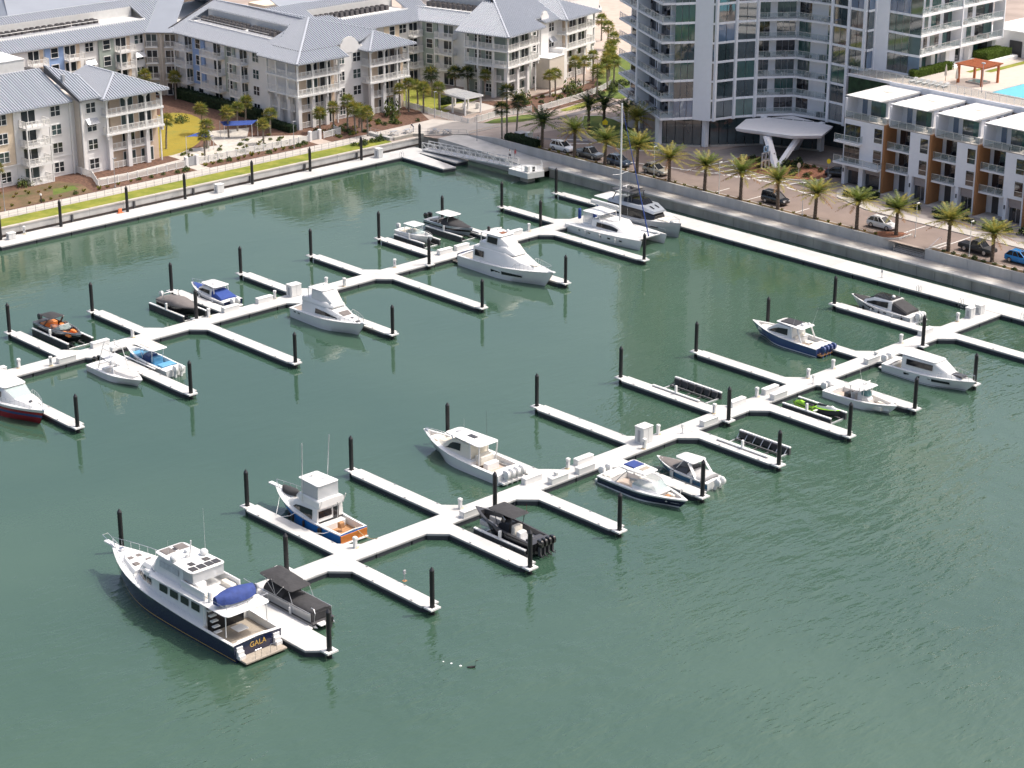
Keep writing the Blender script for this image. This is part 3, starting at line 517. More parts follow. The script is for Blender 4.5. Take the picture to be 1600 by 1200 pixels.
def win(par, prof, xa, xb, f0, f1, m='tint', name='window', off=.075, n=6, sides=(-1, 1)):
    f0 = f0 if isinstance(f0, tuple) else (f0, f0); f1 = f1 if isinstance(f1, tuple) else (f1, f1)
    for q in sides:
        b = MB(); L = []
        for k in range(n + 1):
            u = k / n; x = lerp(xa, xb, u); p = pint(prof, x); a, c = lerp(*f0, u), lerp(*f1, u)
            rr = min(.12, (p[4] - p[2]) * .4); H = p[4] - rr - p[2]
            pts = []
            for f in (a, c): pts.append((x, q * (lerp(p[1], p[3], f) + off), p[2] + H * f))
            L.append(pts)
        for k in range(n): b.add([L[k][0], L[k + 1][0], L[k + 1][1], L[k][1]], [(0, 1, 2, 3) if q < 0 else (3, 2, 1, 0)])
        b.build(name, m, par)
def topwin(par, prof, xa, xb, f=.85, m='tint', name='windshield', off=.06, f2=None, y0=None):
    a, c = pint(prof, xa), pint(prof, xb); f2 = f if f2 is None else f2; b = MB()
    ya, yc = a[3] * f, c[3] * f2
    if y0 is None: b.add([(xa, -ya, a[4] + off), (xb, -yc, c[4] + off), (xb, 0, c[4] + .03 * c[3] + off), (xb, yc, c[4] + off), (xa, ya, a[4] + off), (xa, 0, a[4] + .03 * a[3] + off)], [(0, 1, 2, 5), (5, 2, 3, 4)])
    else: b.add([(xa, y0[0], a[4] + off + .03), (xb, y0[0], c[4] + off + .03), (xb, y0[1], c[4] + off + .03), (xa, y0[1], a[4] + off + .03)], [(0, 1, 2, 3)])
    return b.build(name, m, par)
def slab(par, name, x0, x1, hw, z, th=.1, m='gel', r=.35, tf=1, tb=1, crown=.08, z1=None):
    def ring(e, zz):
        pts = []
        for cx, cy, a0 in ((x1 - r, hw * tf - r, 0), (x0 + r, hw * tb - r, 90), (x0 + r, -hw * tb + r, 180), (x1 - r, -hw * tf + r, 270)):
            for k in range(4):
                a = radians(a0 + 30 * k); x = cx + (r - e) * cos(a); pts.append((x, cy + (r - e) * sin(a), zz + ((z1 - z) * (x - x0) / (x1 - x0) if z1 is not None else 0)))
        return pts
    MB().loft([ring(.1, z), ring(0, z + th * .4), ring(.02, z + th * .75), ring(.16, z + th), [(lerp((x0 + x1) / 2, px, .55), py * .55, pz + crown) for px, py, pz in ring(.16, z + th)]]).build(name, m, par, 40)
def rb(par, name, x0, x1, y0, y1, z0, z1, m, b=.05): return MB().cbox(x0, x1, y0, y1, z0, z1, b).build(name, m, par)
def posts(par, segs, m='gel', r=.04, name='support'):
    for a, c in segs: MB().cyl(a, c, r, r, 6).build(name, m, par)
def mirror(segs): return segs + [(tuple([a[0], -a[1], a[2]]), tuple([c[0], -c[1], c[2]])) for a, c in segs]
_OB = {}
def outboard(par, x, y, z, m='gel', s=1., tilt=0):
    k = (m, s, tilt)
    if k not in _OB:
        c = MB(); rings = []
        for zz, l0, l1, w_ in ((0, -.42, .16, .15), (.12, -.52, .22, .21), (.45, -.56, .24, .23), (.68, -.50, .22, .21), (.80, -.34, .14, .13)):
            rings.append([(l1, -w_ * .7, zz), (l1, w_ * .7, zz), (l0 * .5, w_, zz), (l0, w_ * .7, zz), (l0, -w_ * .7, zz), (l0 * .5, -w_, zz)])
        R = lambda v: (v[0] * s, v[1] * s, v[2] * s); ct, st_ = cos(radians(tilt)), sin(radians(tilt))
        Q = lambda v: (v[0] * ct - v[2] * st_, v[1], v[0] * st_ + v[2] * ct)
        c.loft([[Q(R(p)) for p in r] for r in rings])
        l = MB(); l.loft([[Q(R(p)) for p in ((.1, -.1, zz), (.1, .1, zz), (-.25, .1, zz), (-.25, -.1, zz))] for zz in (.02, -.9)]); l.loft([[Q(R((xx, w_ * cos(a), -1.0 + w_ * sin(a)))) for a in [k2 * pi / 3 for k2 in range(6)]] for xx, w_ in ((.22, .03), (.05, .1), (-.35, .09), (-.5, .03))])
        for q in range(3): l.loft([[Q(R((-.5, cos(2.1 * q) * rr - sin(2.1 * q) * ww, -1 + sin(2.1 * q) * rr + cos(2.1 * q) * ww))) for rr, ww in ((.05, .02), (.2, .06), (.2, -.06), (.05, -.02))], [Q(R((-.54, cos(2.1 * q) * rr - sin(2.1 * q) * ww, -1 + sin(2.1 * q) * rr + cos(2.1 * q) * ww))) for rr, ww in ((.05, .02), (.2, .06), (.2, -.06), (.05, -.02))]])
        _OB[k] = (c.mesh('cowling', m, 40), l.mesh('drive_leg', 'dgrey' if m == 'black' else m))
    e = ob('outboard_engine', _OB[k][0], par, (x, y, z)); ob('drive_leg', _OB[k][1], e)
def dome(par, x, y, z, r=.3, name='radar_dome', m='gel'): b = MB(); b.cyl((x, y, z), (x, y, z + r * .6), r * .8, r, 12); b.ball((x, y, z + r * .6), (r, r, r * .9), 12, 5, None, 0); b.build(name, m, par, 50)
def radar(par, x, y, z): b = MB(); b.cyl((x, y, z), (x, y, z + .25), .18, .14, 8); b.cbox(x - .06, x + .06, y - .7, y + .7, z + .26, z + .38, .02); b.build('radar', 'gel', par)
def ant(par, x, y, z, h, dx=0, r=.018, m='gel'): MB().cyl((x, y, z), (x + dx, y, z + h), r, r * .5, 5).build('antenna', m, par)
def fender(par, x, y, z, m='rubber'): b = MB(); b.cyl((x, y, z - .35), (x, y, z + .3), .13, .13, 8); b.cyl((x, y, z + .3), (x, y, z + .7), .015, .015, 4); b.build('fender', m, par, 40)
def arcshield(par, x0, x1, hw, z0, z1, rake, m='shield', name='windshield'):      # wrap-round screen: sides from x0 to x1, rounded front
    pb = [(x0, -hw), (lerp(x0, x1, .6), -hw * .98), (x1 - .12, -hw * .7), (x1, 0), (x1 - .12, hw * .7), (lerp(x0, x1, .6), hw * .98), (x0, hw)]
    b = MB(); lo = [(x, y, z0) for x, y in pb]; hi = [(x - (rake if 0 < k < 6 else rake * .4), y * .9, z1 if 0 < k < 6 else lerp(z0, z1, .6)) for k, (x, y) in enumerate(pb)]
    for k in range(6): b.add([lo[k], lo[k + 1], hi[k + 1], hi[k]], [(0, 1, 2, 3)])
    b.build(name, m, par); MB().tube(hi, .025, 5).build('screen_frame', 'steel', par)
def cover(par, x0, x1, hwf, zf, m, name='cover', n=8, dz=.02):      # canvas over a range of x: hwf(x), zf(x) = ridge height, edges on the hull
    rings = []
    for k in range(n + 1):
        x = lerp(x0, x1, k / n); hw, ze, zr = hwf(x); rings.append([(x, hw * c_, ze + (zr - ze) * sin(pi * (i + 0) / 8) ** .8 + R0.uniform(-.02, .02)) for i, c_ in enumerate([cos(pi * j / 8) for j in range(9)])])
    b = MB(); b.loft(rings, cap=True, closed=False); return b.build(name, m, par, 50)
def boat(name, label, x, ybow, ystern, d, z=0, cat='boat', rot=0): return T(name, label, cat, (x, (ybow + ystern) / 2, WZ + z), (pi / 2 if d > 0 else -pi / 2) + rot)
def console(par, x0, x1, hw, z0, z1, m='gel'): 
    house(par, [(x0, hw, z0, hw * .92, z1), (lerp(x0, x1, .6), hw, z0, hw * .9, z1), (x1, hw * .9, z0, hw * .75, z0 + (z1 - z0) * .55)], m, 'console')
def ttop(par, x0, x1, hw, z, z0, m='gel', leg='gel', r=.3): slab(par, 'hardtop', x0, x1, hw, z, .1, m, r); posts(par, mirror([((lerp(x0, x1, .2), hw * .62, z0), (lerp(x0, x1, .12), hw * .75, z + .03)), ((lerp(x0, x1, .72), hw * .62, z0), (lerp(x0, x1, .82), hw * .75, z + .03))]), leg)

# --- the big navy yacht
Y = boat('motor_yacht', 'large navy hulled motor yacht with white superstructure and a blue covered tender', 97.6, 160.4, 137.0, 1, cat='yacht')
h = Hull(Y, 23.4, 5.7, 3.0, 1.75, 1.0, .52, 2.3, .045, 'navy', 'bottom', 'gold', (.10, .14), .93, .62)
h.deck([(-11.3, -6.7, 1.0)], 'gel', .22, 'teakgrey'); h.rub('gel', .06)
rb(Y, 'swim_platform', -13.0, -11.6, -2.3, 2.3, .25, .42, 'teakgrey', .04)
for q in (-1, 1):
    for k in range(3): rb(Y, 'transom_step', -12.2 + .2 * k, -11.65, q * 2.05 - .35, q * 2.05 + .35, .42 + .36 * k, .42 + .36 * (k + 1), 'gel', .03)
    MB().tube([(-12.9, q * 1.2, .4), (-12.9, q * 1.2, 1.3), (-12.9, q * .5, 1.3), (-12.9, q * .5, .4)], .025, 5).build('platform_rail', 'steel', Y)
cu = bpy.data.curves.new('n', 'FONT'); cu.body = 'GALA'; cu.size = .72; cu.extrude = .012; cu.align_x = 'CENTER'
to = bpy.data.objects.new('n', cu); col.objects.link(to); bpy.context.view_layer.update()
me = bpy.data.meshes.new_from_object(to.evaluated_get(bpy.context.evaluated_depsgraph_get())); bpy.data.objects.remove(to); me.materials.clear(); me.materials.append(MATS['gold'])
o = ob('name_lettering', me, Y); o.location = (-11.73, 0, 1.02); o.rotation_euler = (pi / 2, 0, -pi / 2)
P = [(-6.8, 2.15, 1.75, 2.1, 4.0), (1.6, 2.2, 1.8, 2.1, 4.0), (3.6, 2.0, 2.0, 1.75, 3.75), (5.0, 1.55, 2.2, 1.2, 3.5), (5.6, 1.0, 2.3, .7, 3.3)]
house(Y, P, 'gel', 'saloon')
for a in (-5.9, -4.2, -2.5, -.8): win(Y, P, a, a + 1.25, .50, .84, 'tint')
for a, c in ((1.9, 2.8), (3.0, 3.8), (4.0, 4.8)): win(Y, P, a, c, .48, .80, 'tint')
slab(Y, 'boat_deck', -10.6, 1.8, 2.62, 3.98, .16, 'gel', .5, 1, .95, .02); posts(Y, mirror([((-10.1, 2.3, 1.9), (-10.1, 2.25, 4.0)), ((-7.0, 2.5, 1.9), (-7.0, 2.45, 4.0))]), 'gel', .05)
P2 = [(-2.9, 1.75, 4.1, 1.65, 6.0), (1.1, 1.75, 4.1, 1.6, 6.0), (2.3, 1.6, 4.1, 1.25, 5.1), (2.9, 1.35, 4.1, 1.0, 4.6)]
house(Y, P2, 'gel', 'pilothouse'); win(Y, P2, -2.2, .9, .5, .86, 'clear'); topwin(Y, P2, 1.25, 2.25, .9, 'clear', f2=.88)
rb(Y, 'dash_cowl', 2.5, 4.6, -1.5, 1.5, 3.75, 4.15, 'gel', .3)
slab(Y, 'hardtop', -4.6, 1.9, 1.95, 6.0, .16, 'gel', .5, .86, 1, .05)
for a, c, y0, y1, m in ((.3, 1.5, -1.3, -.2, 'greycanvas'), (.3, 1.5, .2, 1.3, 'greycanvas'), (.5, 1.1, -.15, .15, 'solar'), (-4.3, -3.5, .9, 1.6, 'solar'), (-4.3, -3.5, .0, .75, 'solar'), (-4.3, -3.5, -.85, -.15, 'solar'), (-4.3, -3.5, -1.65, -.95, 'solar'), (-3.3, -2.6, .5, 1.1, 'solar'), (-3.3, -2.6, -1.2, -.5, 'solar')): rb(Y, 'solar_panel' if m == 'solar' else 'skylight', a, c, y0, y1, 6.17, 6.24, m, .02)
dome(Y, -1.2, 1.45, 6.18, .42); dome(Y, -2.0, -1.3, 6.18, .42); radar(Y, -1.4, .2, 6.2); ant(Y, -1.6, -1.75, 6.0, 4.6); ant(Y, -.8, 1.8, 6.0, 2.2); posts(Y, [((-1.6, 0, 6.2), (-1.9, 0, 8.0))], 'gel', .07, 'mast'); rb(Y, 'horn_box', -.9, -.3, -.9, -.2, 6.2, 6.5, 'gel')
for q in (-1, 1):
    rb(Y, 'bridge_coaming', -6.6, -2.9, q * 1.95 - .1, q * 1.95 + .1, 4.1, 5.0, 'gel', .05); rb(Y, 'enclosure', -4.45, -2.9, q * 1.72 - .02, q * 1.72 + .02, 5.0, 6.02, 'plastic', .004)
rb(Y, 'enclosure', -4.5, -4.46, -1.7, 1.7, 5.0, 6.02, 'plastic', .004); rb(Y, 'settee', -6.4, -4.7, -1.8, -1.1, 4.12, 4.6, 'vinyl', .08); rb(Y, 'settee', -6.4, -5.2, .9, 1.8, 4.12, 4.6, 'vinyl', .08); rb(Y, 'locker', -4.9, -3.3, .5, 1.6, 4.12, 5.05, 'gel', .08)
b = MB(); b.tube([(-6.6, 2.4, 5.0), (-10.4, 2.3, 4.9), (-10.4, -2.3, 4.9), (-6.6, -2.4, 5.0)], .03, 5)
for k in range(5): b.cyl((-10.4, -2.3 + 1.15 * k, 4.1), (-10.4, -2.3 + 1.15 * k, 4.9), .02, .02, 5)
b.build('boat_deck_rail', 'steel', Y)
cover(Y, -2.1, 2.1, lambda x: (1.05 * max(.35, 1 - abs((x + .2) / 2.4) ** 3), 4.55, 5.55 - .10 * abs(x)), None, 'bluecanvas', 'tender_cover').location = (-8.6, 0, -.1)
for o in Y.children:
    if o.name.startswith('tender_cover'): o.rotation_euler = (0, 0, pi / 2); o.location = (-8.5, .1, 0)
rb(Y, 'tender_cradle', -9.0, -8.0, -1.4, 1.4, 4.12, 4.6, 'gel'); outboard(Y, -8.5, -2.35, 4.7, 'grey', .6); rb(Y, 'davit', -7.2, -6.9, 1.6, 1.9, 4.1, 5.2, 'gel')
house(Y, [(5.4, 1.9, 2.3, 1.7, 2.85), (8.2, 1.2, 2.55, 1.0, 3.0), (9.2, .6, 2.65, .4, 2.95)], 'gel', 'trunk_cabin')
for a, y in ((6.2, -.75), (6.2, .75), (7.6, -.45), (7.6, .45)): rb(Y, 'deck_hatch', a, a + .6, y - .3, y + .3, 2.85, 3.02, 'greycanvas', .04)
h.rail(3.5, 11.6, .8, .12, 9); MB().cbox(11.0, 12.9, -.28, .28, 2.95, 3.1, .05).build('pulpit', 'gel', Y); MB().tube([(10.8, -.3, 3.0), (12.9, -.3, 3.7), (12.95, .3, 3.7), (10.8, .3, 3.0)], .03, 5).build('pulpit_rail', 'steel', Y); rb(Y, 'windlass', 9.8, 10.3, -.25, .25, 2.85, 3.2, 'steel')
rb(Y, 'aft_table', -9.6, -8.4, -.6, .6, 1.65, 1.72, 'gel', .02); rb(Y, 'aft_seat', -11.1, -10.6, -1.6, 1.6, 1.02, 1.5, 'gel', .06); rb(Y, 'aft_bulkhead', -6.9, -6.82, -2.0, 2.0, 1.0, 4.0, 'tint', .004)
for k in range(5): rb(Y, 'stair_tread', -7.4 - .25 * k, -7.0 - .25 * k, 1.5, 2.2, 3.4 - .45 * k, 3.5 - .45 * k, 'gel', .02)
# --- pontoon boat beside it
Y = boat('pontoon_boat', 'pontoon boat under a black folding canopy on the dock head by the navy yacht', 105.4, 146.9, 137.6, -1)
Y.location.y = 141.6
for q in (-1, 0, 1): b = MB(); b.loft([[(x, q * 1.0 + r * cos(a), .2 + r * sin(a)) for a in [k * pi / 4 for k in range(8)]] for x, r in ((-4.2, .3), (3.4, .32), (4.2, .2), (4.6, .04))]); b.build('pontoon', 'alu', Y, 40)
rb(Y, 'deck', -4.3, 4.3, -1.3, 1.3, .5, .62, 'dgrey', .05)
for q in (-1, 1): rb(Y, 'side_panel', -3.6, 3.9, q * 1.24 - .03, q * 1.24 + .03, .66, 1.4, 'alu', .01); MB().tube([(-3.7, q * 1.24, 1.5), (3.9, q * 1.24, 1.5)], .035, 6).build('side_rail', 'alu', Y)
slab(Y, 'canopy', -3.9, 1.0, 1.35, 2.95, .12, 'blackcanvas', .3, .95, .95, .28, 2.6); posts(Y, mirror([((-1.4, 1.24, 1.5), (-3.2, 1.2, 3.0)), ((-1.4, 1.24, 1.5), (-.2, 1.2, 2.8)), ((-1.4, 1.24, 1.5), (-2.0, 1.2, 3.0)), ((1.2, 1.24, 1.5), (.6, 1.2, 2.65))]), 'alu', .025, 'canopy_bow')
cover(Y, -.4, 3.9, lambda x: (1.25, 1.35, 1.75 + .1 * sin(x)), None, 'blackcanvas', 'seat_cover'); cover(Y, -3.4, -.5, lambda x: (1.2, 1.3, 2.2), None, 'blackcanvas', 'helm_cover')
rb(Y, 'front_gate', 3.9, 3.95, -1.2, 1.2, .66, 1.4, 'blackcanvas', .01); MB().tube([(4.1, -1.0, .6), (4.3, -1.0, 1.6), (4.0, -.9, 1.9), (3.6, -.9, 1.9)], .04, 6).build('grab_rail', 'alu', Y); rb(Y, 'boarding_step', 4.3, 5.0, -.9, .1, .5, .6, 'gel', .03); outboard(Y, 4.9, .35, .45, 'black', .9, 0)
fender(Y, 1.0, -1.4, .9, 'gel'); rb(Y, 'lift_frame', -4.4, 4.4, -1.75, -1.4, .2, .35, 'gel', .02)
# --- sportfishing convertible
Y = boat('sportfishing_boat', 'blue hulled sportfishing boat with a varnished wooden transom and white flybridge', 119.15, 162.9, 149.6, 1, .12)
h = Hull(Y, 12.9, 3.8, 2.2, 1.12, .7, .45, 2.2, .13, 'blue', 'bottom', None, (0, .1), .90, .42, 2.2, 'gel', (.84, 1))
h.deck([(-6.3, -2.7, .35)], 'gel', .24, 'teak'); h.rub('gel', .05)
rb(Y, 'transom_board', -6.53, -6.455, -1.72, 1.72, .16, .98, 'varnish', .02); rb(Y, 'transom_step', -6.75, -6.46, -1.7, 1.7, .03, .13, 'gel', .02)
P = [(-2.7, 1.72, 1.05, 1.6, 2.75), (.4, 1.7, 1.2, 1.45, 2.75), (2.6, 1.35, 1.45, .95, 1.95), (3.6, .9, 1.6, .5, 1.7)]
house(Y, P, 'gel', 'cabin'); win(Y, P, -1.9, 2.3, (.18, .45), (.86, .62), 'tint'); rb(Y, 'aft_window', -2.76, -2.715, -.2, 1.5, 1.65, 2.4, 'tint', .01); rb(Y, 'cabin_door', -2.75, -2.715, -1.1, -.4, 1.1, 2.4, 'tint', .01); rb(Y, 'mezzanine', -3.5, -2.75, -1.4, 1.4, .36, 1.05, 'gel')
P2 = [(-3.0, 1.6, 2.75, 1.6, 3.55), (.6, 1.45, 2.75, 1.35, 3.5), (1.6, 1.0, 2.75, .8, 3.0)]
house(Y, P2, 'gel', 'flybridge'); slab(Y, 'hardtop', -2.6, .9, 1.4, 5.0, .12, 'gel', .25, .9, 1)
rb(Y, 'enclosure', -2.5, -2.46, -1.3, 1.3, 3.55, 5.02, 'plastic', .004); rb(Y, 'enclosure', .3, .34, -1.15, 1.15, 3.5, 5.02, 'plastic', .004)
for q in (-1, 1): rb(Y, 'enclosure', -2.46, .3, q * 1.28 - .015, q * 1.28 + .015, 3.55, 5.02, 'plastic', .004)
posts(Y, mirror([((-2.45, 1.3, 3.5), (-2.45, 1.25, 5.05)), ((.3, 1.2, 3.4), (.3, 1.15, 5.05)), ((-3.0, 1.5, 2.8), (-3.4, 1.55, 3.8))]), 'gel', .045); rb(Y, 'helm_seat', -1.4, -.8, -.35, .35, 3.3, 4.3, 'gel', .1); radar(Y, -.2, .2, 5.15); rb(Y, 'roof_hatch', -1.6, -1.2, -.4, .0, 5.16, 5.21, 'grey', .01)
posts(Y, [((-.2, 1.6, 2.7), (-.7, 1.75, 9.4)), ((-.2, -1.6, 2.7), (-.7, -1.75, 9.4))], 'alu', .045, 'outrigger')
MB().tube([(-3.2, -.6, 1.1), (-3.2, -.6, 3.0)], .04, 5).build('ladder', 'steel', Y); rb(Y, 'fighting_chair', -4.7, -4.2, -.3, .3, .8, 1.4, 'teak', .06); posts(Y, [((-4.45, 0, .36), (-4.45, 0, .85))], 'steel', .06, 'chair_post')
MB().cbox(5.6, 7.4, -.26, .26, 2.05, 2.2, .04).build('pulpit', 'gel', Y); h.rail(2.0, 6.2, .65, .12, 6)
cover(Y, -1.3, 1.3, lambda x: (.62 * max(.3, 1 - abs(x / 1.5) ** 3), 1.95, 2.45), None, 'blackcanvas', 'dinghy').location = (4.0, -.2, 0)
rb(Y, 'dinghy_chock', 3.1, 4.7, -.5, .3, 1.7, 2.0, 'gel')
for a in (-3.5, -.8, 1.8): fender(Y, a, h.hb(a) + .12, .65)
# --- white four-outboard centre console
Y = boat('centre_console_boat', 'long white sport boat with a cream deck and four white outboards', 141.4, 164.6, 150.0, 1)
h = Hull(Y, 14.4, 4.3, 1.95, 1.15, .6, .42, 2.1, .14, 'gel', 'bottom', None, (0, .1), .95, .38, 2.0)
h.deck([(-6.0, -2.6, .45), (3.9, 6.3, 1.25)], 'gel', .3, 'walkpink'); h.rub('gel', .05)
P = [(-2.0, 1.35, 1.2, 1.25, 3.0), (.8, 1.4, 1.25, 1.2, 3.0), (2.6, 1.3, 1.5, .95, 1.95), (3.8, 1.0, 1.6, .6, 1.75)]
house(Y, P, 'gelcream', 'coachroof'); win(Y, P, -.4, 2.2, (.4, .3), (.92, .7), 'tint'); topwin(Y, P, .95, 2.4, .9, 'tint')
slab(Y, 'hardtop', -3.7, 2.4, 1.55, 3.2, .14, 'gel', .5, .8, 1, .06); posts(Y, mirror([((-3.3, 1.25, .9), (-3.5, 1.35, 3.25)), ((-2.0, 1.3, 1.1), (-2.0, 1.35, 3.25)), ((.9, 1.25, 2.9), (1.2, 1.2, 3.25))]), 'gel', .07)
rb(Y, 'sunroof', -1.6, -.4, -.3, .3, 3.38, 3.47, 'charcoal', .02); rb(Y, 'roof_vent', 1.1, 1.5, -.35, .35, 3.38, 3.44, 'grey', .02); ant(Y, -1.0, 1.3, 3.3, 2.6); ant(Y, -1.8, -1.3, 3.3, 3.0, m='charcoal')
for a in (-2.6, -3.1): rb(Y, 'helm_seat', a - .25, a + .25, -1.0, 1.0, .9, 1.9, 'vinyl', .1)
rb(Y, 'galley', -4.3, -3.6, -.9, .9, .46, 1.3, 'gel', .06); rb(Y, 'aft_bench', -6.6, -6.05, -1.5, 1.5, .5, 1.25, 'vinyl', .08); rb(Y, 'bow_lounge', 4.2, 5.6, -.7, .7, 1.27, 1.7, 'vinyl', .1); rb(Y, 'swim_deck', -7.9, -7.15, -1.9, 1.9, .25, .5, 'gel', .06)
for q in (-1.15, -.38, .38, 1.15): outboard(Y, -7.45, q, .75, 'gel', 1.15)
h.rail(4.6, 6.9, .25, .1, 4); rb(Y, 'anchor_locker', 6.3, 6.9, -.2, .2, 1.95, 2.05, 'alu', .03)
# --- black centre console on a lift
Y = boat('centre_console_boat', 'black open boat with a dark canvas top on the lift by the near dock', 130.9, 144.4, 134.4, 1, .55)
h = Hull(Y, 9.9, 3.0, 1.6, .95, .5, .42, 2.0, .15, 'black', 'black', None, (0, .1), .95, .38, 2.0)
h.deck([(-4.1, 3.9, .4)], 'charcoal', .2, 'grey'); h.rub('charcoal', .04)
console(Y, -.6, 1.1, .55, .4, 1.55, 'charcoal'); arcshield(Y, .1, .9, .5, 1.4, 2.0, .25, 'tint'); ttop(Y, -1.9, 1.9, 1.2, 2.65, .9, 'blackcanvas', 'charcoal', .25)
rb(Y, 'helm_seat', -1.5, -.9, -.6, .6, .4, 1.5, 'vinyl', .1); rb(Y, 'cooler_seat', -2.2, -1.6, -.5, .5, .4, 1.05, 'gel', .08); rb(Y, 'bow_seat', 1.6, 3.3, .35, 1.0, .42, .95, 'vinylgrey', .06); rb(Y, 'bow_seat', 1.6, 3.3, -1.0, -.35, .42, .95, 'vinylgrey', .06); rb(Y, 'aft_seat', -4.0, -3.5, -1.0, 1.0, .42, 1.0, 'charcoal', .06)
for q in (-.84, -.28, .28, .84): outboard(Y, -5.35, q, .75, 'black', .95)
ant(Y, -1.6, -1.0, 2.7, .9, .05, .02, 'red')
def lift(name, label, x, y0, y1, hw=1.75, z=0, panels=True, m='gel'):
    t = T(name, label, 'boat lift', (x, (y0 + y1) / 2, WZ), pi / 2); L = y1 - y0
    for q in (-1, 1):
        MB().cbox(-L / 2, L / 2, q * hw - .16, q * hw + .16, .78, .92, .03).build('side_beam', m, t)
        n = 5
        for k in range(n): MB().cbox(-L / 2 + L * k / n + .03, -L / 2 + L * (k + 1) / n - .03, q * hw - .15, q * hw + .15, -.3, .775, .03).build('float_tank', 'dgrey', t)
    for k in range(5): MB().cbox(-L / 2 + .3 + (L - .6) * k / 4 - .08, -L / 2 + .3 + (L - .6) * k / 4 + .08, -hw + .15, hw - .15, .0, .14, .02).build('cross_beam', 'alu' if k in (0, 4) else 'dgrey', t)
    for q in (-.75, .75): MB().cbox(-L / 2 + .4, L / 2 - .4, q - .12, q + .12, .14, .28, .02).build('bunk', 'dgrey', t)
    MB().cbox(-.12, .12, hw - .18 if True else 0, hw + .14, .92, 1.75, .04).build('control_post', 'gel', t)
    return t
lift('boat_lift', 'white and black boat lift under the black open boat', 130.9, 135.0, 142.6, 1.8)
e1 = lift('boat_lift', 'empty boat lift on the basin side of the near dock', 174.6, 150.9, 158.4, 2.0); e2 = lift('boat_lift', 'empty boat lift on the open-water side of the near dock', 167.2, 134.2, 141.6, 1.95)
for t in (e1, e2):
    q = 1 if t is e1 else -1
    for k in range(6): MB().cbox(-3.4 + 1.2 * k, -2.5 + 1.2 * k, -1.75, -1.55, .1, .85, .04).build('fender_pad', 'dgrey' if t is e1 else 'charcoal', t)
    for k in range(7): MB().beam((-3.4 + 1.15 * k, -1.85, .85), (-3.4 + 1.15 * k, -1.2, .1), .07, .07).build('strut', 'alu' if t is e2 else 'dgrey', t)
# --- navy bowrider
Y = boat('bowrider_boat', 'navy and white bowrider with two white outboards, nearest the open water', 149.3, 131.7, 143.3, -1)
h = Hull(Y, 11.6, 3.5, 1.25, .95, .5, .42, 2.0, .10, 'gel', 'bottom', 'gel', (.0, .16), .95, .4, 2, 'navy', (.16, .80))
h.deck([(-4.2, -.9, .35), (2.4, 4.9, .55)], 'gel', .3, 'walkpink'); h.rub('gel', .05)
rb(Y, 'swim_deck', -6.3, -5.6, -1.5, 1.5, .2, .38, 'gel', .05); house(Y, [(-1.0, 1.3, 1.0, 1.2, 1.5), (1.4, 1.3, 1.05, 1.1, 1.5), (2.6, 1.1, 1.1, .9, 1.2)], 'gel', 'helm_dash')
arcshield(Y, -1.2, 2.3, 1.25, 1.35, 2.15, .75, 'shield'); slab(Y, 'hardtop', -3.2, .7, 1.3, 2.75, .13, 'gel', .35, .85, 1); rb(Y, 'canvas_insert', -2.7, -1.2, -.8, .8, 2.93, 3.03, 'bluecanvas', .02); rb(Y, 'sunroof', -.7, -.1, -.6, .6, 2.92, 3.0, 'teakgrey', .02)
for q in (-1, 1): MB().beam((-3.3, q * 1.45, .95), (-1.6, q * 1.2, 2.8), .3, .08).build('arch', 'gel', Y)
rb(Y, 'helm_seat', -1.6, -1.0, .2, .9, .4, 1.4, 'vinyl', .1); rb(Y, 'aft_bench', -4.9, -4.3, -1.2, 1.2, .4, 1.15, 'vinyl', .1); rb(Y, 'sun_pad', -5.5, -4.9, -1.3, 1.3, .9, 1.15, 'vinyl', .1); rb(Y, 'bow_bench', 2.5, 3.6, .35, .8, .57, .95, 'vinyl', .08); rb(Y, 'bow_bench', 2.5, 3.6, -.8, -.35, .57, .95, 'vinyl', .08); rb(Y, 'bow_table', 2.8, 3.3, -.25, .25, .9, .96, 'teak', .02)
for q in (-.5, .5): outboard(Y, -6.0, q, .7, 'gel', 1.05)
# --- pale blue cuddy
Y = boat('cuddy_boat', 'blue and white boat with a white hardtop and grey covers, second finger slip', 156.1, 142.2, 133.9, 1)
h = Hull(Y, 8.6, 2.9, 1.2, .85, .45, .42, 2, .12, 'gel', 'gel', None, (0, .1), .95, .4, 1.8, 'steelblue', (.2, .8))
h.deck([(-3.8, 0, .35)], 'gel', .25, 'vinylgrey'); h.rub('gel', .04); cover(Y, .6, 3.9, lambda x: (h.hb(x) * .92, h.z(x) + .03, h.z(x) + .22 * max(0, 1 - (x - .6) / 3.6)), None, 'greycanvas', 'bow_cover'); cover(Y, -3.6, -1.3, lambda x: (h.hb(x) * .94, h.z(x), h.z(x) + .4), None, 'vinylgrey', 'cockpit_cover')
house(Y, [(-1.2, 1.25, .85, 1.1, 1.6), (.5, 1.2, .95, 1.0, 1.55), (1.3, .95, 1.0, .8, 1.15)], 'charcoal', 'screen_cover'); slab(Y, 'hardtop', -2.0, .9, 1.2, 2.25, .22, 'gel', .4, .8, 1, .12)
for q in (-1, 1): MB().beam((-2.6, q * 1.3, .85), (-1.4, q * 1.12, 2.3), .35, .08).build('arch', 'gel', Y); MB().beam((.3, q * 1.15, 1.3), (-.5, q * 1.05, 2.3), .2, .06).build('arch', 'gel', Y)
for q in (-.4, .4): outboard(Y, -4.65, q, .6, 'gel', .95, 20)
fender(Y, .9, h.hb(.9) + .12, .5, 'whitep')
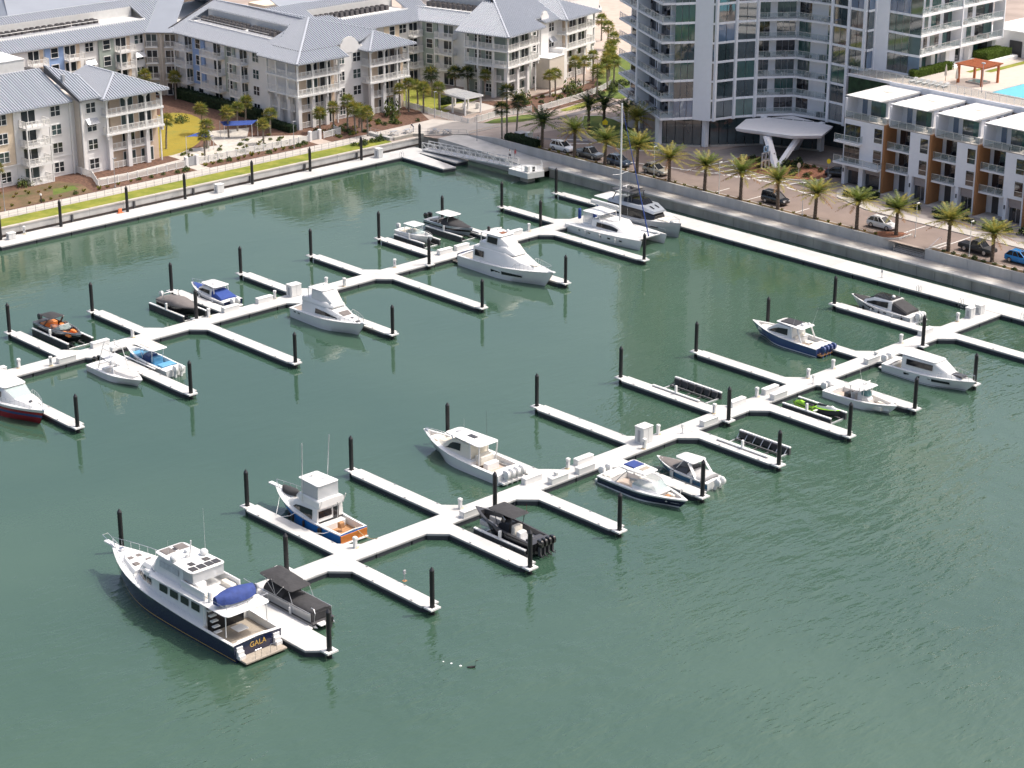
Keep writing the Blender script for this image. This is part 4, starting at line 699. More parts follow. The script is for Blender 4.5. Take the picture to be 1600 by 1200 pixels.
# --- personal watercraft on a drive-on float
lift('watercraft_lift', 'narrow white and black lift carrying the lime green watercraft', 180.8, 136.6, 143.8, 1.45)
for i, (x, y, s, m1, m2, lb) in enumerate([(180.3, 141.4, 1, 'lime', 'black', 'lime green and black personal watercraft, the one nearer the walkway'), (181.3, 138.6, 1, 'charcoal', 'lime', 'black and white personal watercraft, the one nearer the finger tip')]):
    Y = T('personal_watercraft', lb, 'watercraft', (x, y, WZ + .45), pi / 2 if i == 0 else -pi / 2 + .1)
    h = Hull(Y, 3.4, 1.2, .75, .5, .3, .4, 1.8, .1, m1, 'black', None, (0, .1), .9, .4); h.deck([], m2, .1)
    house(Y, [(-1.4, .28, .5, .22, .8), (.1, .3, .55, .24, .95), (.5, .32, .6, .2, 1.05), (1.2, .3, .65, .15, .8)], 'gel' if i else 'lime', 'hood'); rb(Y, 'saddle', -1.4, -.1, -.2, .2, .78, .95, 'black', .06); MB().tube([(.3, -.4, 1.15), (.5, 0, 1.05), (.3, .4, 1.15)], .03, 5).build('handlebar', 'black', Y); rb(Y, 'swim_step', -1.9, -1.6, -.4, .4, .3, .4, 'gel', .03)
# --- white centre console at right
Y = boat('centre_console_boat', 'white open centre console boat with twin outboards, bow to the open water', 187.4, 133.2, 143.2, -1)
h = Hull(Y, 9.9, 3.1, 1.25, .85, .5, .42, 2, .12, 'skyblue' if False else 'gel', 'bottom', None, (0, .1), .95, .4, 1.9)
h.deck([(-3.9, 3.9, .35)], 'gel', .24, 'walkpink'); h.rub('gel', .04); console(Y, -.4, 1.2, .6, .35, 1.6); arcshield(Y, .2, 1.1, .6, 1.45, 2.1, .3, 'glassgreen'); ttop(Y, -1.7, 1.3, 1.2, 2.5, .9); rb(Y, 'leaning_post', -1.4, -.8, -.6, .6, .37, 1.35, 'vinylgrey', .08)
radar(Y, .3, .1, 2.62); ant(Y, -1.0, .9, 2.6, 1.4, -.4); rb(Y, 'tackle_station', -2.4, -1.7, -.6, .6, .37, 1.1, 'charcoal', .06); rb(Y, 'bow_seat', 1.7, 3.3, .45, .95, .37, .8, 'vinyl', .06); rb(Y, 'bow_seat', 1.7, 3.3, -.95, -.45, .37, .8, 'vinyl', .06)
for q in (-.42, .42): outboard(Y, -5.35, q, .65, 'gel', 1.0)
rb(Y, 'aft_bench', -4.5, -4.0, -1.1, 1.1, .4, .95, 'gel', .06)
# --- white express cruiser
Y = boat('express_cruiser', 'white cruiser with long white cabin, bow rail and black sun pad', 200.1, 131.1, 143.8, -1)
h = Hull(Y, 12.6, 3.9, 1.55, 1.05, .6, .42, 2, .11, 'gel', 'bottom', 'charcoal', (.08, .12), .95, .42, 1.6)
h.deck([(-5.4, -3.6, .45)], 'gel', .3, 'teakgrey'); h.rub('gel', .05)
P = [(-3.6, 1.5, 1.05, 1.4, 2.75), (1.0, 1.45, 1.15, 1.2, 2.8), (2.8, 1.2, 1.3, .95, 1.85), (4.6, .75, 1.4, .5, 1.6)]
house(Y, P, 'gel', 'cabin'); win(Y, P, -2.9, .9, .45, .9, 'tint', n=3); topwin(Y, P, 1.15, 2.7, .92, 'plastic'); slab(Y, 'hardtop', -4.9, 1.2, 1.5, 2.8, .14, 'gel', .45, .85, .95); win(Y, [(-4, 2.0, .35, 2.0, 1.3), (4, 1.4, .4, 1.7, 1.5)], 0, 0, 0, 0) if False else None
for a, c in ((-.8, .9), (1.1, 3.4), (-2.9, -1.3)):
    for q in (-1, 1): MB().add([(a, q * (h.hb(a) * .97 + .03), h.z(a) * .52), (c, q * (h.hb(c) * .93 + .03), h.z(c) * .52), (c, q * (h.hb(c) * .97 + .03), h.z(c) * .72), (a, q * (h.hb(a) * .985 + .03), h.z(a) * .78)], [(0, 1, 2, 3) if q < 0 else (3, 2, 1, 0)]).build('hull_window', 'tint', Y)
rb(Y, 'sun_pad', 3.0, 4.7, -.6, .6, 1.7, 1.86, 'charcoal', .08); h.rail(1.6, 6.1, .75, .1, 7); rb(Y, 'swim_deck', -7.0, -6.2, -1.5, 1.5, .2, .36, 'gel'); rb(Y, 'aft_bench', -5.3, -4.8, -1.3, 1.3, .47, 1.1, 'vinyl', .08)
for q in (-.5, .5): outboard(Y, -6.7, q, .8, 'gel', 1.1)
# --- blue express with four engines
Y = boat('express_cruiser', 'metallic blue cruiser with a black sunroof and four blue outboards', 198.0, 164.2, 152.5, 1)
h = Hull(Y, 12.0, 3.8, 1.75, 1.15, .6, .42, 2, .13, 'midblue', 'bottom', 'gel', (.04, .13), .95, .4, 1.8, 'midblue', (.2, .9))
h.deck([(-5.2, -2.0, .45), (2.9, 5.0, 1.0)], 'gel', .3, 'walkpink'); h.rub('gel', .05)
P = [(-1.6, 1.35, 1.2, 1.3, 2.75), (.9, 1.4, 1.25, 1.2, 2.75), (2.7, 1.2, 1.5, .95, 1.7)]
house(Y, P, 'gel', 'cabin'); win(Y, P, -.9, 2.3, (.3, .25), (.9, .6), 'tint'); topwin(Y, P, 1.0, 2.6, .9, 'tint'); slab(Y, 'hardtop', -3.2, 1.4, 1.45, 2.85, .13, 'gel', .4, .75, 1); rb(Y, 'sunroof', -1.9, .7, -.9, .9, 3.0, 3.12, 'charcoal', .04)
posts(Y, mirror([((-3.2, 1.4, 1.2), (-2.4, 1.3, 2.9)), ((-1.6, 1.3, 1.2), (-1.4, 1.3, 2.9))]), 'gel', .1); dome(Y, -2.4, .2, 2.98, .28); dome(Y, -2.6, -.8, 2.98, .2); ant(Y, -2.8, -1.2, 2.9, 2.6, -.9); ant(Y, -1.6, 1.3, 2.9, 1.6, -.5); rb(Y, 'helm_seat', -1.9, -1.3, -1.0, 1.0, .5, 1.6, 'vinyl', .1); rb(Y, 'aft_lounge', -5.0, -4.2, -1.3, 1.3, .47, 1.15, 'vinyl', .1); rb(Y, 'aft_table', -3.7, -2.9, -.5, .5, 1.0, 1.06, 'vinyl', .02); rb(Y, 'bow_lounge', 3.1, 4.5, -.8, .8, 1.02, 1.45, 'vinyl', .1); rb(Y, 'swim_deck', -6.6, -5.9, -1.6, 1.6, .25, .42, 'teak')
for q in (-1.05, -.35, .35, 1.05): outboard(Y, -6.35, q, .7, 'midblue', .95)
# --- black and white cruiser by the street dock
Y = boat('sport_cruiser', 'white sport cruiser with black roof and black canvas cockpit cover', 216.7, 162.7, 151.9, 1)
h = Hull(Y, 10.9, 3.5, 1.5, 1.05, .5, .42, 2, .13, 'gel', 'bottom', None, (0, .1), .95, .4, 1.7)
h.deck([], 'gel', .3); h.rub('gel', .05); cover(Y, 1.7, 5.0, lambda x: (h.hb(x) * .85, h.z(x) + .02, h.z(x) + .16), None, 'blackcanvas', 'bow_pad')
P = [(-2.2, 1.45, 1.1, 1.3, 2.45), (.9, 1.4, 1.2, 1.15, 2.35), (2.6, 1.15, 1.35, .9, 1.6)]
house(Y, P, 'gel', 'cabin'); win(Y, P, -1.6, 2.0, (.25, .2), (.92, .6), 'tint'); topwin(Y, P, 1.0, 2.5, .92, 'tint'); slab(Y, 'roof_panel', -2.0, 1.2, 1.15, 2.48, .06, 'black', .3, .85, 1, .05); dome(Y, -1.5, .1, 2.56, .26); ant(Y, -1.7, -.8, 2.5, 1.3)
rings = [(-2.0, 1.35, 1.1, 1.25, 2.4), (-4.6, 1.5, 1.05, 1.35, 1.45)]; house(Y, rings, 'blackcanvas', 'cockpit_cover', .2); rb(Y, 'swim_deck', -6.0, -5.4, -1.5, 1.5, .2, .36, 'gel')
for q in (-1, 1): MB().add([(a, q * (h.hb(a) * .985 + .03), h.z(a) * f) for a, f in ((-1.6, .62), (1.0, .62), (3.0, .8), (1.0, .78), (-1.6, .78))], [tuple(range(5)) if q < 0 else tuple(range(4, -1, -1))]).build('hull_window', 'tint', Y)
for q in (-.55, .0, .55): outboard(Y, -5.75, q, .75, 'gel', 1.0)
for a in (-4.2, -.5, 2.4): fender(Y, a, h.hb(a) + .14, .5)
# --- white motor yacht mid left
Y = boat('motor_yacht', 'white motor yacht with a closed flybridge canopy in the slip beside the far dock cabinet', 159.9, 197.4, 210.8, -1, cat='yacht')
h = Hull(Y, 13.2, 4.4, 1.85, 1.35, .8, .42, 2.1, .10, 'gel', 'navy', None, (0, .1), .94, .42, 1.6); h.deck([(-6.2, -4.4, .6)], 'gel', .25, 'teak'); h.rub('gel', .05)
P = [(-4.3, 1.8, 1.35, 1.6, 2.9), (.6, 1.7, 1.45, 1.45, 2.9), (3.2, 1.3, 1.65, 1.0, 2.15), (5.0, .7, 1.75, .4, 1.9)]
house(Y, P, 'gel', 'cabin'); win(Y, P, -1.5, 2.6, (.25, .35), (.72, .55), 'tint'); topwin(Y, P, 2.2, 3.2, .7, 'greycanvas', 'hatch')
P2 = [(-4.4, 1.6, 2.9, 1.5, 3.5), (.2, 1.5, 2.9, 1.4, 3.5), (1.4, 1.1, 2.9, .9, 3.1)]; house(Y, P2, 'gel', 'flybridge'); P3 = [(-2.6, 1.4, 3.5, 1.3, 4.7), (-.6, 1.4, 3.5, 1.25, 4.75), (.9, 1.05, 3.3, .85, 3.5)]; house(Y, P3, 'gel', 'bridge_enclosure'); topwin(Y, P3, -.45, .8, .94, 'plastic'); slab(Y, 'bimini', -3.4, -.4, 1.45, 4.75, .14, 'gel', .4, .9, 1, .1); dome(Y, -2.2, .5, 4.9, .2); ant(Y, -3.0, -1.1, 4.8, 2.2); posts(Y, mirror([((-4.2, 1.5, 1.4), (-4.4, 1.5, 2.95)), ((-3.2, 1.4, 3.5), (-3.3, 1.35, 4.8))]), 'gel', .05)
rb(Y, 'deck_hatch', 3.9, 4.3, -.2, .2, 2.02, 2.1, 'charcoal', .02); rb(Y, 'deck_hatch', 5.1, 5.5, -.3, .3, 1.84, 1.92, 'charcoal', .02); h.rail(1.5, 6.4, .75, .1, 8); MB().cbox(6.0, 7.1, -.22, .22, 1.85, 1.97, .04).build('pulpit', 'gel', Y)
for a in (-5.6, -4.7): 
    for q in (-1, 1): rb(Y, 'vent', a, a + .4, q * h.hb(a) - .03, q * h.hb(a) + .03, .95, 1.1, 'charcoal', .01)
# --- pale blue seated centre console (left)
Y = boat('centre_console_boat', 'white boat with a light blue interior and slatted white top, twin outboards', 133.9, 213.4, 202.3, 1)
h = Hull(Y, 10.9, 3.0, 1.25, .85, .5, .42, 2, .12, 'gel', 'bottom', None, (0, .1), .95, .4, 1.9); h.deck([(-4.2, 3.9, .4)], 'gel', .24, 'cyan'); h.rub('gel', .04)
console(Y, -.8, 1.2, .6, .4, 1.6, 'midblue'); arcshield(Y, .1, 1.1, .6, 1.5, 2.1, .3, 'shield'); ttop(Y, -2.2, 1.8, 1.2, 2.5, .9)
for k in range(5): rb(Y, 'roof_slat', -1.7, 1.2, -.95 + .4 * k, -.75 + .4 * k, 2.66, 2.69, 'beige', .01)
rb(Y, 'helm_seat', -1.7, -1.0, -.7, .7, .42, 1.4, 'cyan', .1); rb(Y, 'aft_lounge', -4.0, -2.8, -1.1, 1.1, .42, 1.05, 'cyan', .1); rb(Y, 'bow_lounge', 1.6, 3.4, -.9, .9, .42, .95, 'cyan', .1)
for q in (-.42, .42): outboard(Y, -5.85, q, .65, 'gel', 1.05)
fender(Y, -1.5, h.hb(-1.5) + .12, .5); MB().cbox(-3.5, 3.2, 1.62, 1.86, .7, .8, .03).build('lift_beam', 'gel', Y)
# --- white tower boat
Y = boat('fishing_boat', 'white walkaround fishing boat with a tall tube tower and single black outboard', 128.3, 201.2, 211.6, -1)
h = Hull(Y, 10.0, 3.3, 1.1, .8, .5, .42, 2, .11, 'gel', 'navy', None, (0, .1), .95, .4, 1.7); h.deck([(-4.0, .3, .35)], 'gel', .28, 'gel'); h.rub('gel', .05)
house(Y, [(.4, 1.1, .9, .95, 1.25), (2.6, .9, 1.0, .7, 1.25), (3.7, .5, 1.1, .3, 1.2)], 'vinylgrey', 'foredeck_pad'); rb(Y, 'helm', -.4, .4, -.9, .9, .37, 1.5, 'gel', .1); rb(Y, 'helm_seat', -1.5, -.9, .1, .7, .37, 1.2, 'vinylgrey', .08); rb(Y, 'bench', -2.6, -2.0, -.9, .9, .37, .9, 'gel', .06)
posts(Y, mirror([((-2.8, 1.2, .8), (-2.0, .9, 3.6)), ((.6, 1.1, 1.0), (-.4, .9, 3.6)), ((-2.4, 1.05, 2.2), (-.0, 1.0, 2.2)), ((-2.0, .9, 3.6), (-.4, .9, 3.6)), ((-2.0, .9, 3.6), (-1.8, .7, 4.4))]), 'gel', .05, 'tower_tube'); slab(Y, 'top_canvas', -2.4, .1, 1.05, 2.4, .06, 'gel', .2); rb(Y, 'upper_helm', -1.2, -.6, -.4, .4, 3.4, 3.9, 'gel', .05); MB().tube([(-1.8, -.7, 4.4), (-.6, -.7, 4.3), (-.6, .7, 4.3), (-1.8, .7, 4.4)], .035, 5).build('upper_rail', 'gel', Y)
outboard(Y, -5.2, 0, .6, 'black', 1.0); outboard(Y, -5.2, .6, .6, 'black', 1.0)
# --- red boat at left edge
Y = boat('motor_yacht', 'red hulled white motor yacht cut off by the left edge of the picture', 113.2, 198.4, 213.2, -1, cat='yacht')
h = Hull(Y, 14.0, 4.6, 1.95, 1.5, .8, .42, 2.1, .08, 'red', 'red', 'midblue', (.42, .60), .94, .42, 1.5, 'gel', (.80, 1)); h.deck([], 'gel', .3); h.rub('gel', .06)
P = [(-5.0, 1.8, 1.5, 1.7, 3.2), (.6, 1.8, 1.6, 1.5, 3.2), (2.6, 1.5, 1.75, 1.2, 2.35), (5.4, .8, 1.9, .5, 2.1)]; house(Y, P, 'gel', 'cabin'); topwin(Y, P, .8, 2.5, .93, 'shield'); win(Y, P, -3.8, .4, .4, .85, 'tint'); slab(Y, 'hardtop', -5.2, .9, 1.8, 3.25, .16, 'gel', .5, .88); rb(Y, 'deck_hatch', 4.0, 4.4, -.2, .2, 2.3, 2.36, 'charcoal', .02); h.rail(.5, 6.6, .75, .1, 9); rb(Y, 'anchor_roller', 6.7, 7.3, -.15, .15, 1.9, 2.0, 'steel')
# --- orange interior sport boat on a lift
Y = boat('sport_boat', 'black sport boat with orange seats and a folded black top', 131.0, 218.2, 229.4, -1, .6)
h = Hull(Y, 9.4, 3.0, 1.2, .95, .5, .42, 2, .1, 'black', 'black', 'silver', (.74, .84), .95, .42, 1.6); h.deck([(-3.6, -.2, .4), (1.2, 3.7, .6)], 'charcoal', .22, 'orange'); h.rub('silver', .04)
arcshield(Y, -.8, 1.3, 1.15, 1.05, 1.6, .5, 'shield'); rb(Y, 'console', -.2, .7, .3, 1.0, .9, 1.3, 'charcoal', .08); rb(Y, 'helm_seat', -1.2, -.6, .3, .9, .42, 1.2, 'orange', .1); rb(Y, 'companion_seat', -1.2, -.6, -.9, -.3, .42, 1.2, 'orange', .1); rb(Y, 'aft_bench', -3.5, -2.6, -1.1, 1.1, .42, 1.05, 'orange', .1); rb(Y, 'bow_cushion', 1.4, 3.2, .35, .9, .62, .98, 'orange', .08); rb(Y, 'bow_cushion', 1.4, 3.2, -.9, -.35, .62, .98, 'orange', .08)
for q in (-1, 1): MB().beam((-2.2, q * 1.25, 1.0), (-1.2, q * 1.1, 2.0), .25, .08).build('tower_leg', 'charcoal', Y)
slab(Y, 'folded_top', -3.8, -.7, 1.2, 1.95, .12, 'blackcanvas', .4, .9, .8, .2, 2.15); outboard(Y, -5.1, 0, .75, 'charcoal', 1.0)
lift('boat_lift', 'white and black boat lift under the black boat with orange seats', 131.0, 219.4, 228.0, 1.8)
# --- grey covered boat on lift
Y = boat('bowrider_boat', 'boat under a grey brown full cover on a lift by the far dock', 148.0, 217.3, 225.8, -1, .75)
h = Hull(Y, 8.0, 2.8, 1.0, .8, .45, .42, 2, .1, 'black', 'black', None, (0, .1), .95, .42); h.deck([], 'charcoal'); cover(Y, -3.9, 3.9, lambda x: (h.hb(x) * 1.04, h.z(x) - .12, h.z(x) + .12 + .65 * max(0, 1 - abs(x + .6) / 3.6)), None, 'greycanvas', 'boat_cover', 12)
MB().tube([(-2.4, 1.3, .8), (-2.2, 1.15, 1.9), (-2.2, -1.15, 1.9), (-2.4, -1.3, .8)], .05, 6).build('tower', 'alu', Y); outboard(Y, -4.35, 0, .7, 'gel', .95, 15)
lift('boat_lift', 'white lift under the boat with the grey brown cover', 148.0, 218.4, 226.4, 1.8)
# --- blue and white cruiser with blue canvas
Y = boat('express_cruiser', 'white and navy cruiser with royal blue canvas cover at the far dock', 154.6, 228.4, 219.0, 1)
h = Hull(Y, 9.6, 3.2, 1.5, 1.05, .5, .42, 2, .12, 'navy', 'navy', None, (0, .1), .95, .4, 1.7, 'gel', (.62, 1)); h.deck([], 'gel'); h.rub('gel', .05); cover(Y, 1.8, 4.2, lambda x: (h.hb(x) * .75, h.z(x) + .03, h.z(x) + .15), None, 'royal', 'bow_cover')
P = [(-1.6, 1.3, 1.1, 1.15, 2.1), (.8, 1.25, 1.2, 1.0, 2.1), (1.9, 1.0, 1.35, .8, 1.6)]; house(Y, P, 'gel', 'cabin'); win(Y, P, -1.2, 1.6, (.3, .3), (.9, .7), 'tint'); topwin(Y, P, .9, 1.8, .9, 'tint'); slab(Y, 'hardtop', -2.4, 1.1, 1.3, 2.45, .12, 'gel', .35, .85); rb(Y, 'roof_canvas', -1.5, .5, -.7, .5, 2.6, 2.63, 'royal', .03); dome(Y, -1.2, .5, 2.58, .2); posts(Y, mirror([((-2.2, 1.2, 1.1), (-2.0, 1.15, 2.5)), ((.6, 1.0, 2.0), (.7, 1.0, 2.5))]), 'gel', .06); house(Y, [(-1.6, 1.3, 1.05, 1.15, 1.95), (-3.9, 1.45, 1.0, 1.3, 1.25)], 'royal', 'cockpit_cover', .15); h.rail(2.0, 4.6, .55, .1, 5)
rb(Y, 'swim_deck', -5.3, -4.75, -1.3, 1.3, .2, .36, 'gel')
for q in (-.42, .42): outboard(Y, -5.1, q, .7, 'gel', 1.0)
# --- small white boat and black covered boat on lifts
Y = boat('dual_console_boat', 'small white dual console boat with a white top on a lift by the far dock', 192.8, 221.4, 229.2, -1, .55)
h = Hull(Y, 7.4, 2.6, 1.15, .85, .4, .42, 2, .1, 'gel', 'gel', None, (0, .1), .95, .42, 1.7); h.deck([(-3.2, -.2, .4), (.9, 2.8, .55)], 'gel', .2, 'gel'); h.rub('gel', .04); arcshield(Y, -.8, 1.1, 1.0, 1.0, 1.6, .5, 'shield'); slab(Y, 'hardtop', -1.9, .8, 1.1, 2.15, .1, 'gel', .3); posts(Y, mirror([((-1.6, 1.05, .9), (-1.5, .95, 2.2)), ((.3, 1.0, 1.1), (.2, .95, 2.2))]), 'alu', .035); rb(Y, 'seat', -1.4, -.8, -.9, .9, .42, 1.2, 'vinyl', .08); rb(Y, 'aft_seat', -3.0, -2.5, -.9, .9, .42, .95, 'vinyl', .08); h.rail(.8, 3.4, .3, .08, 4); outboard(Y, -4.0, 0, .75, 'gel', 1.0)
lift('boat_lift', 'boat lift with black tanks under the small white dual console boat', 192.8, 221.8, 228.6, 1.55)
Y = boat('sport_boat', 'grey and black sport boat under a black bow cover on a lift', 199.4, 220.0, 229.8, -1, .6)
h = Hull(Y, 9.6, 3.0, 1.35, 1.0, .5, .42, 2, .1, 'silver', 'black', None, (0, .1), .95, .42, 1.6, 'black', (.45, .72)); h.deck([(-4.0, -1.2, .5)], 'silver', .2, 'grey'); cover(Y, -.8, 4.2, lambda x: (h.hb(x) * .98, h.z(x) + .01, h.z(x) + .12 + .8 * max(0, 1 - (x + .8) / 3.6)), None, 'blackcanvas', 'bow_cover', 10); slab(Y, 'hardtop', -2.4, 1.0, 1.25, 2.5, .1, 'gel', .3)
for q in (-1, 1): MB().beam((-1.7, q * 1.35, 1.0), (-1.3, q * 1.15, 2.52), .3, .07).build('arch', 'silver', Y)
posts(Y, mirror([((.2, 1.1, 1.3), (.5, 1.05, 2.5))]), 'alu', .04); rb(Y, 'aft_seat', -3.8, -2.9, -1.1, 1.1, .52, 1.15, 'charcoal', .08)
for q in (-.4, .4): outboard(Y, -5.2, q, .85, 'black', 1.05)
lift('boat_lift', 'white beamed boat lift under the grey and black sport boat', 199.4, 220.6, 228.8, 1.75)
# --- white flybridge yacht
Y = boat('motor_yacht', 'large white flybridge yacht with a dark covered dinghy on its stern', 192.0, 194.7, 213.4, -1, cat='yacht')
h = Hull(Y, 17.2, 5.2, 2.3, 1.5, .9, .42, 2.1, .09, 'gel', 'bottom', None, (0, .1), .94, .44, 1.6); h.deck([(-8.2, -5.6, .7)], 'gel', .28, 'teakgrey'); h.rub('gel', .06); rb(Y, 'swim_platform', -9.9, -8.55, -2.2, 2.2, .25, .42, 'teakgrey')
P = [(-5.6, 2.15, 1.55, 1.95, 3.6), (.6, 2.1, 1.7, 1.75, 3.6), (3.6, 1.75, 1.95, 1.3, 2.7), (5.6, 1.0, 2.1, .6, 2.35)]; house(Y, P, 'gel', 'cabin'); win(Y, P, -5.2, -3.4, .35, .8, 'tint')
P2 = [(-4.6, 1.8, 3.6, 1.7, 4.4), (.4, 1.65, 3.6, 1.5, 4.4), (2.0, 1.2, 3.4, .95, 3.5)]; house(Y, P2, 'gel', 'flybridge'); P3 = [(-3.4, 1.6, 4.4, 1.45, 5.6), (-.9, 1.55, 4.4, 1.4, 5.65), (.6, 1.2, 4.3, .95, 4.5)]; house(Y, P3, 'gel', 'bridge_enclosure'); win(Y, P3, -3.1, -1.1, .1, .9, 'tint'); topwin(Y, P3, -.8, .5, .94, 'plastic'); rb(Y, 'aft_curtain', -3.44, -3.41, -1.4, 1.4, 4.4, 5.5, 'tint', .004); slab(Y, 'hardtop', -4.6, -.6, 1.7, 5.62, .16, 'gel', .4, .88, 1); posts(Y, mirror([((-5.4, 1.9, 1.6), (-4.6, 1.8, 3.65)), ((-4.4, 1.6, 4.4), (-4.4, 1.55, 5.65))]), 'gel', .07)
rb(Y, 'roof_pad', -2.0, -1.2, -.5, .5, 5.84, 5.9, 'redmulch', .03); radar(Y, -3.0, .4, 5.8); rb(Y, 'search_light', -3.9, -3.5, -.9, -.6, 5.8, 6.5, 'black', .05); ant(Y, -3.4, 1.2, 5.8, 2.2, -.4, .025, 'black'); dome(Y, -1.6, 1.0, 5.8, .25)
cover(Y, -1.7, 1.7, lambda x: (.8 * max(.3, 1 - abs(x / 2.0) ** 3), .8, 1.5), None, 'navy', 'dinghy_cover').location = (-9.2, 0, 0)
for o in Y.children:
    if o.name.startswith('dinghy_cover'): o.rotation_euler = (0, 0, pi / 2)
for a, c in ((-1.4, .4), (.7, 4.2)):
    for q in (-1, 1): MB().add([(a, q * (h.hb(a) * .955 + .05), h.z(a) * .42), (c, q * (h.hb(c) * .94 + .05), h.z(c) * .45), (c, q * (h.hb(c) * .97 + .05), h.z(c) * .58), (a, q * (h.hb(a) * .98 + .05), h.z(a) * .68)], [(0, 1, 2, 3) if q < 0 else (3, 2, 1, 0)]).build('hull_window', 'tint', Y)
h.rail(2.5, 8.3, .85, .1, 9); MB().cbox(7.9, 8.9, -.25, .25, 2.28, 2.42, .04).build('pulpit', 'gel', Y); rb(Y, 'foredeck_pad', 4.2, 5.4, -.6, .6, 2.55, 2.66, 'vinyl', .08)
# --- catamaran
Y = boat('sailing_catamaran', 'white sailing catamaran with a tall mast and blue furled canvas', 216.6, 199.0, 214.8, -1, cat='sailboat')
for q in (-1, 1):
    h = Hull(Y, 15.4, 2.0, 1.5, 1.15, .6, .4, 2.0, .03, 'gel', 'bottom', None, (0, .1), .75, .5, 1.2, yoff=q * 2.65); h.deck([], 'gel')
    for a in (-4.6, -2.6, -.4, 1.4, 3.6):
        for s in (-1, 1): rb(Y, 'porthole', a, a + .6, q * 2.65 + s * (h.hb(a) * .98) - .02, q * 2.65 + s * (h.hb(a) * .98) + .02, .72, .9, 'tint', .01)
rb(Y, 'bridge_deck', -5.6, 3.2, -2.1, 2.1, .75, 1.35, 'gel', .1); rb(Y, 'fore_beam', 6.4, 6.6, -2.6, 2.6, 1.25, 1.45, 'alu', .04); rb(Y, 'trampoline', 3.2, 6.4, -2.0, 2.0, 1.2, 1.23, 'gel', .01)
P = [(-3.2, 2.2, 1.3, 2.0, 2.5), (.9, 2.2, 1.35, 1.9, 2.5), (2.2, 1.9, 1.35, 1.5, 1.9), (2.8, 1.6, 1.35, 1.2, 1.55)]; house(Y, P, 'gel', 'saloon'); win(Y, P, -2.2, 1.9, .25, .85, 'tint'); slab(Y, 'hardtop', -5.4, -1.6, 2.1, 3.3, .12, 'gel', .4, .95); rb(Y, 'roof_hatch', -4.2, -2.6, -.5, .4, 3.44, 3.47, 'greycanvas', .02)
posts(Y, mirror([((-5.2, 1.9, 1.4), (-5.1, 1.85, 3.35)), ((-1.9, 1.8, 2.5), (-1.9, 1.75, 3.35))]), 'gel', .05)
for q in (-1, 1): rb(Y, 'cockpit_screen', -5.0, -3.2, q * 1.9 - .01, q * 1.9 + .01, 1.5, 3.3, 'plastic', .004)
MB().cyl((.6, 0, 2.4), (.6, 0, 20.5), .15, .12, 8).build('mast', 'gel', Y, 40); MB().beam((.5, 0, 4.2), (-5.5, 0, 4.4), .3, .35).build('boom', 'gel', Y); MB().cbox(-5.4, .3, -.22, .22, 4.55, 4.85, .1).build('furled_mainsail', 'gel', Y)
MB().tube([(6.5, 0, 1.5), (.75, 0, 19.6)], [.1, .035], 6).build('furled_jib', 'royal', Y)
MB().cyl((.6, 0, 9.8), (.6, 1.7, 10.0), .04, .03, 5).build('spreader', 'gel', Y); MB().cyl((.6, 0, 9.8), (.6, -1.7, 10.0), .04, .03, 5).build('spreader', 'gel', Y)
for q in (-1, 1): MB().tube([(-.6, q * 2.9, 1.5), (.6, q * 1.7, 10.0), (.6, q * .1, 17.5)], .014, 4).build('shroud', 'steel', Y); MB().tube([(7.5, q * 2.65, 1.5), (7.4, q * 2.65, 2.2), (3.5, q * 3.2, 2.0), (-5, q * 3.3, 1.9)], .02, 4).build('guard_rail', 'steel', Y)
rb(Y, 'dinghy_motor_cover', -7.0, -6.2, 1.4, 2.2, 1.4, 2.3, 'royal', .2); rb(Y, 'sail_bag', -6.2, -5.8, -2.2, -1.6, 2.0, 3.6, 'royal', .15); rb(Y, 'helm_cover', -6.8, -6.5, 2.5, 2.8, 1.5, 3.4, 'royal', .1); posts(Y, [((-6.6, 2.65, 1.4), (-6.6, 2.65, 3.9))], 'gel', .03, 'stern_pole'); radar(Y, .2, 0, 6.9)
for a in (-3, 0, 3.2): fender(Y, a, -3.75, .8, 'whitep')
# --- grey modern yacht
Y = boat('motor_yacht', 'modern silver grey yacht with a black glass deckhouse beside the street dock', 226.0, 199.6, 216.4, -1, cat='yacht'); Y.location.x = 224.6 + .3
Y.location.x = 222.9
h = Hull(Y, 16.6, 4.9, 2.35, 1.75, .8, .42, 2.1, .03, 'silver', 'silver', None, (0, .1), .95, .5, 1.4); h.deck([(-8.0, -5.2, .9)], 'gel', .28, 'teakgrey'); h.rub('silver', .05)
P = [(-5.2, 1.95, 1.8, 1.85, 3.5), (1.8, 1.95, 1.95, 1.8, 3.5), (3.4, 1.6, 2.1, 1.35, 3.0), (3.9, 1.3, 2.15, 1.0, 2.7)]; house(Y, P, 'black', 'deckhouse'); P2 = [(-5.0, 2.0, 3.5, 1.9, 3.95), (2.0, 2.0, 3.5, 1.8, 3.95), (4.0, 1.5, 3.1, 1.2, 3.4)]; house(Y, P2, 'silver', 'flybridge_moulding'); topwin(Y, P2, 2.4, 3.3, 0, 'black', 'vent', y0=(.4, .7)); topwin(Y, P2, 2.4, 3.3, 0, 'black', 'vent', y0=(-.7, -.4))
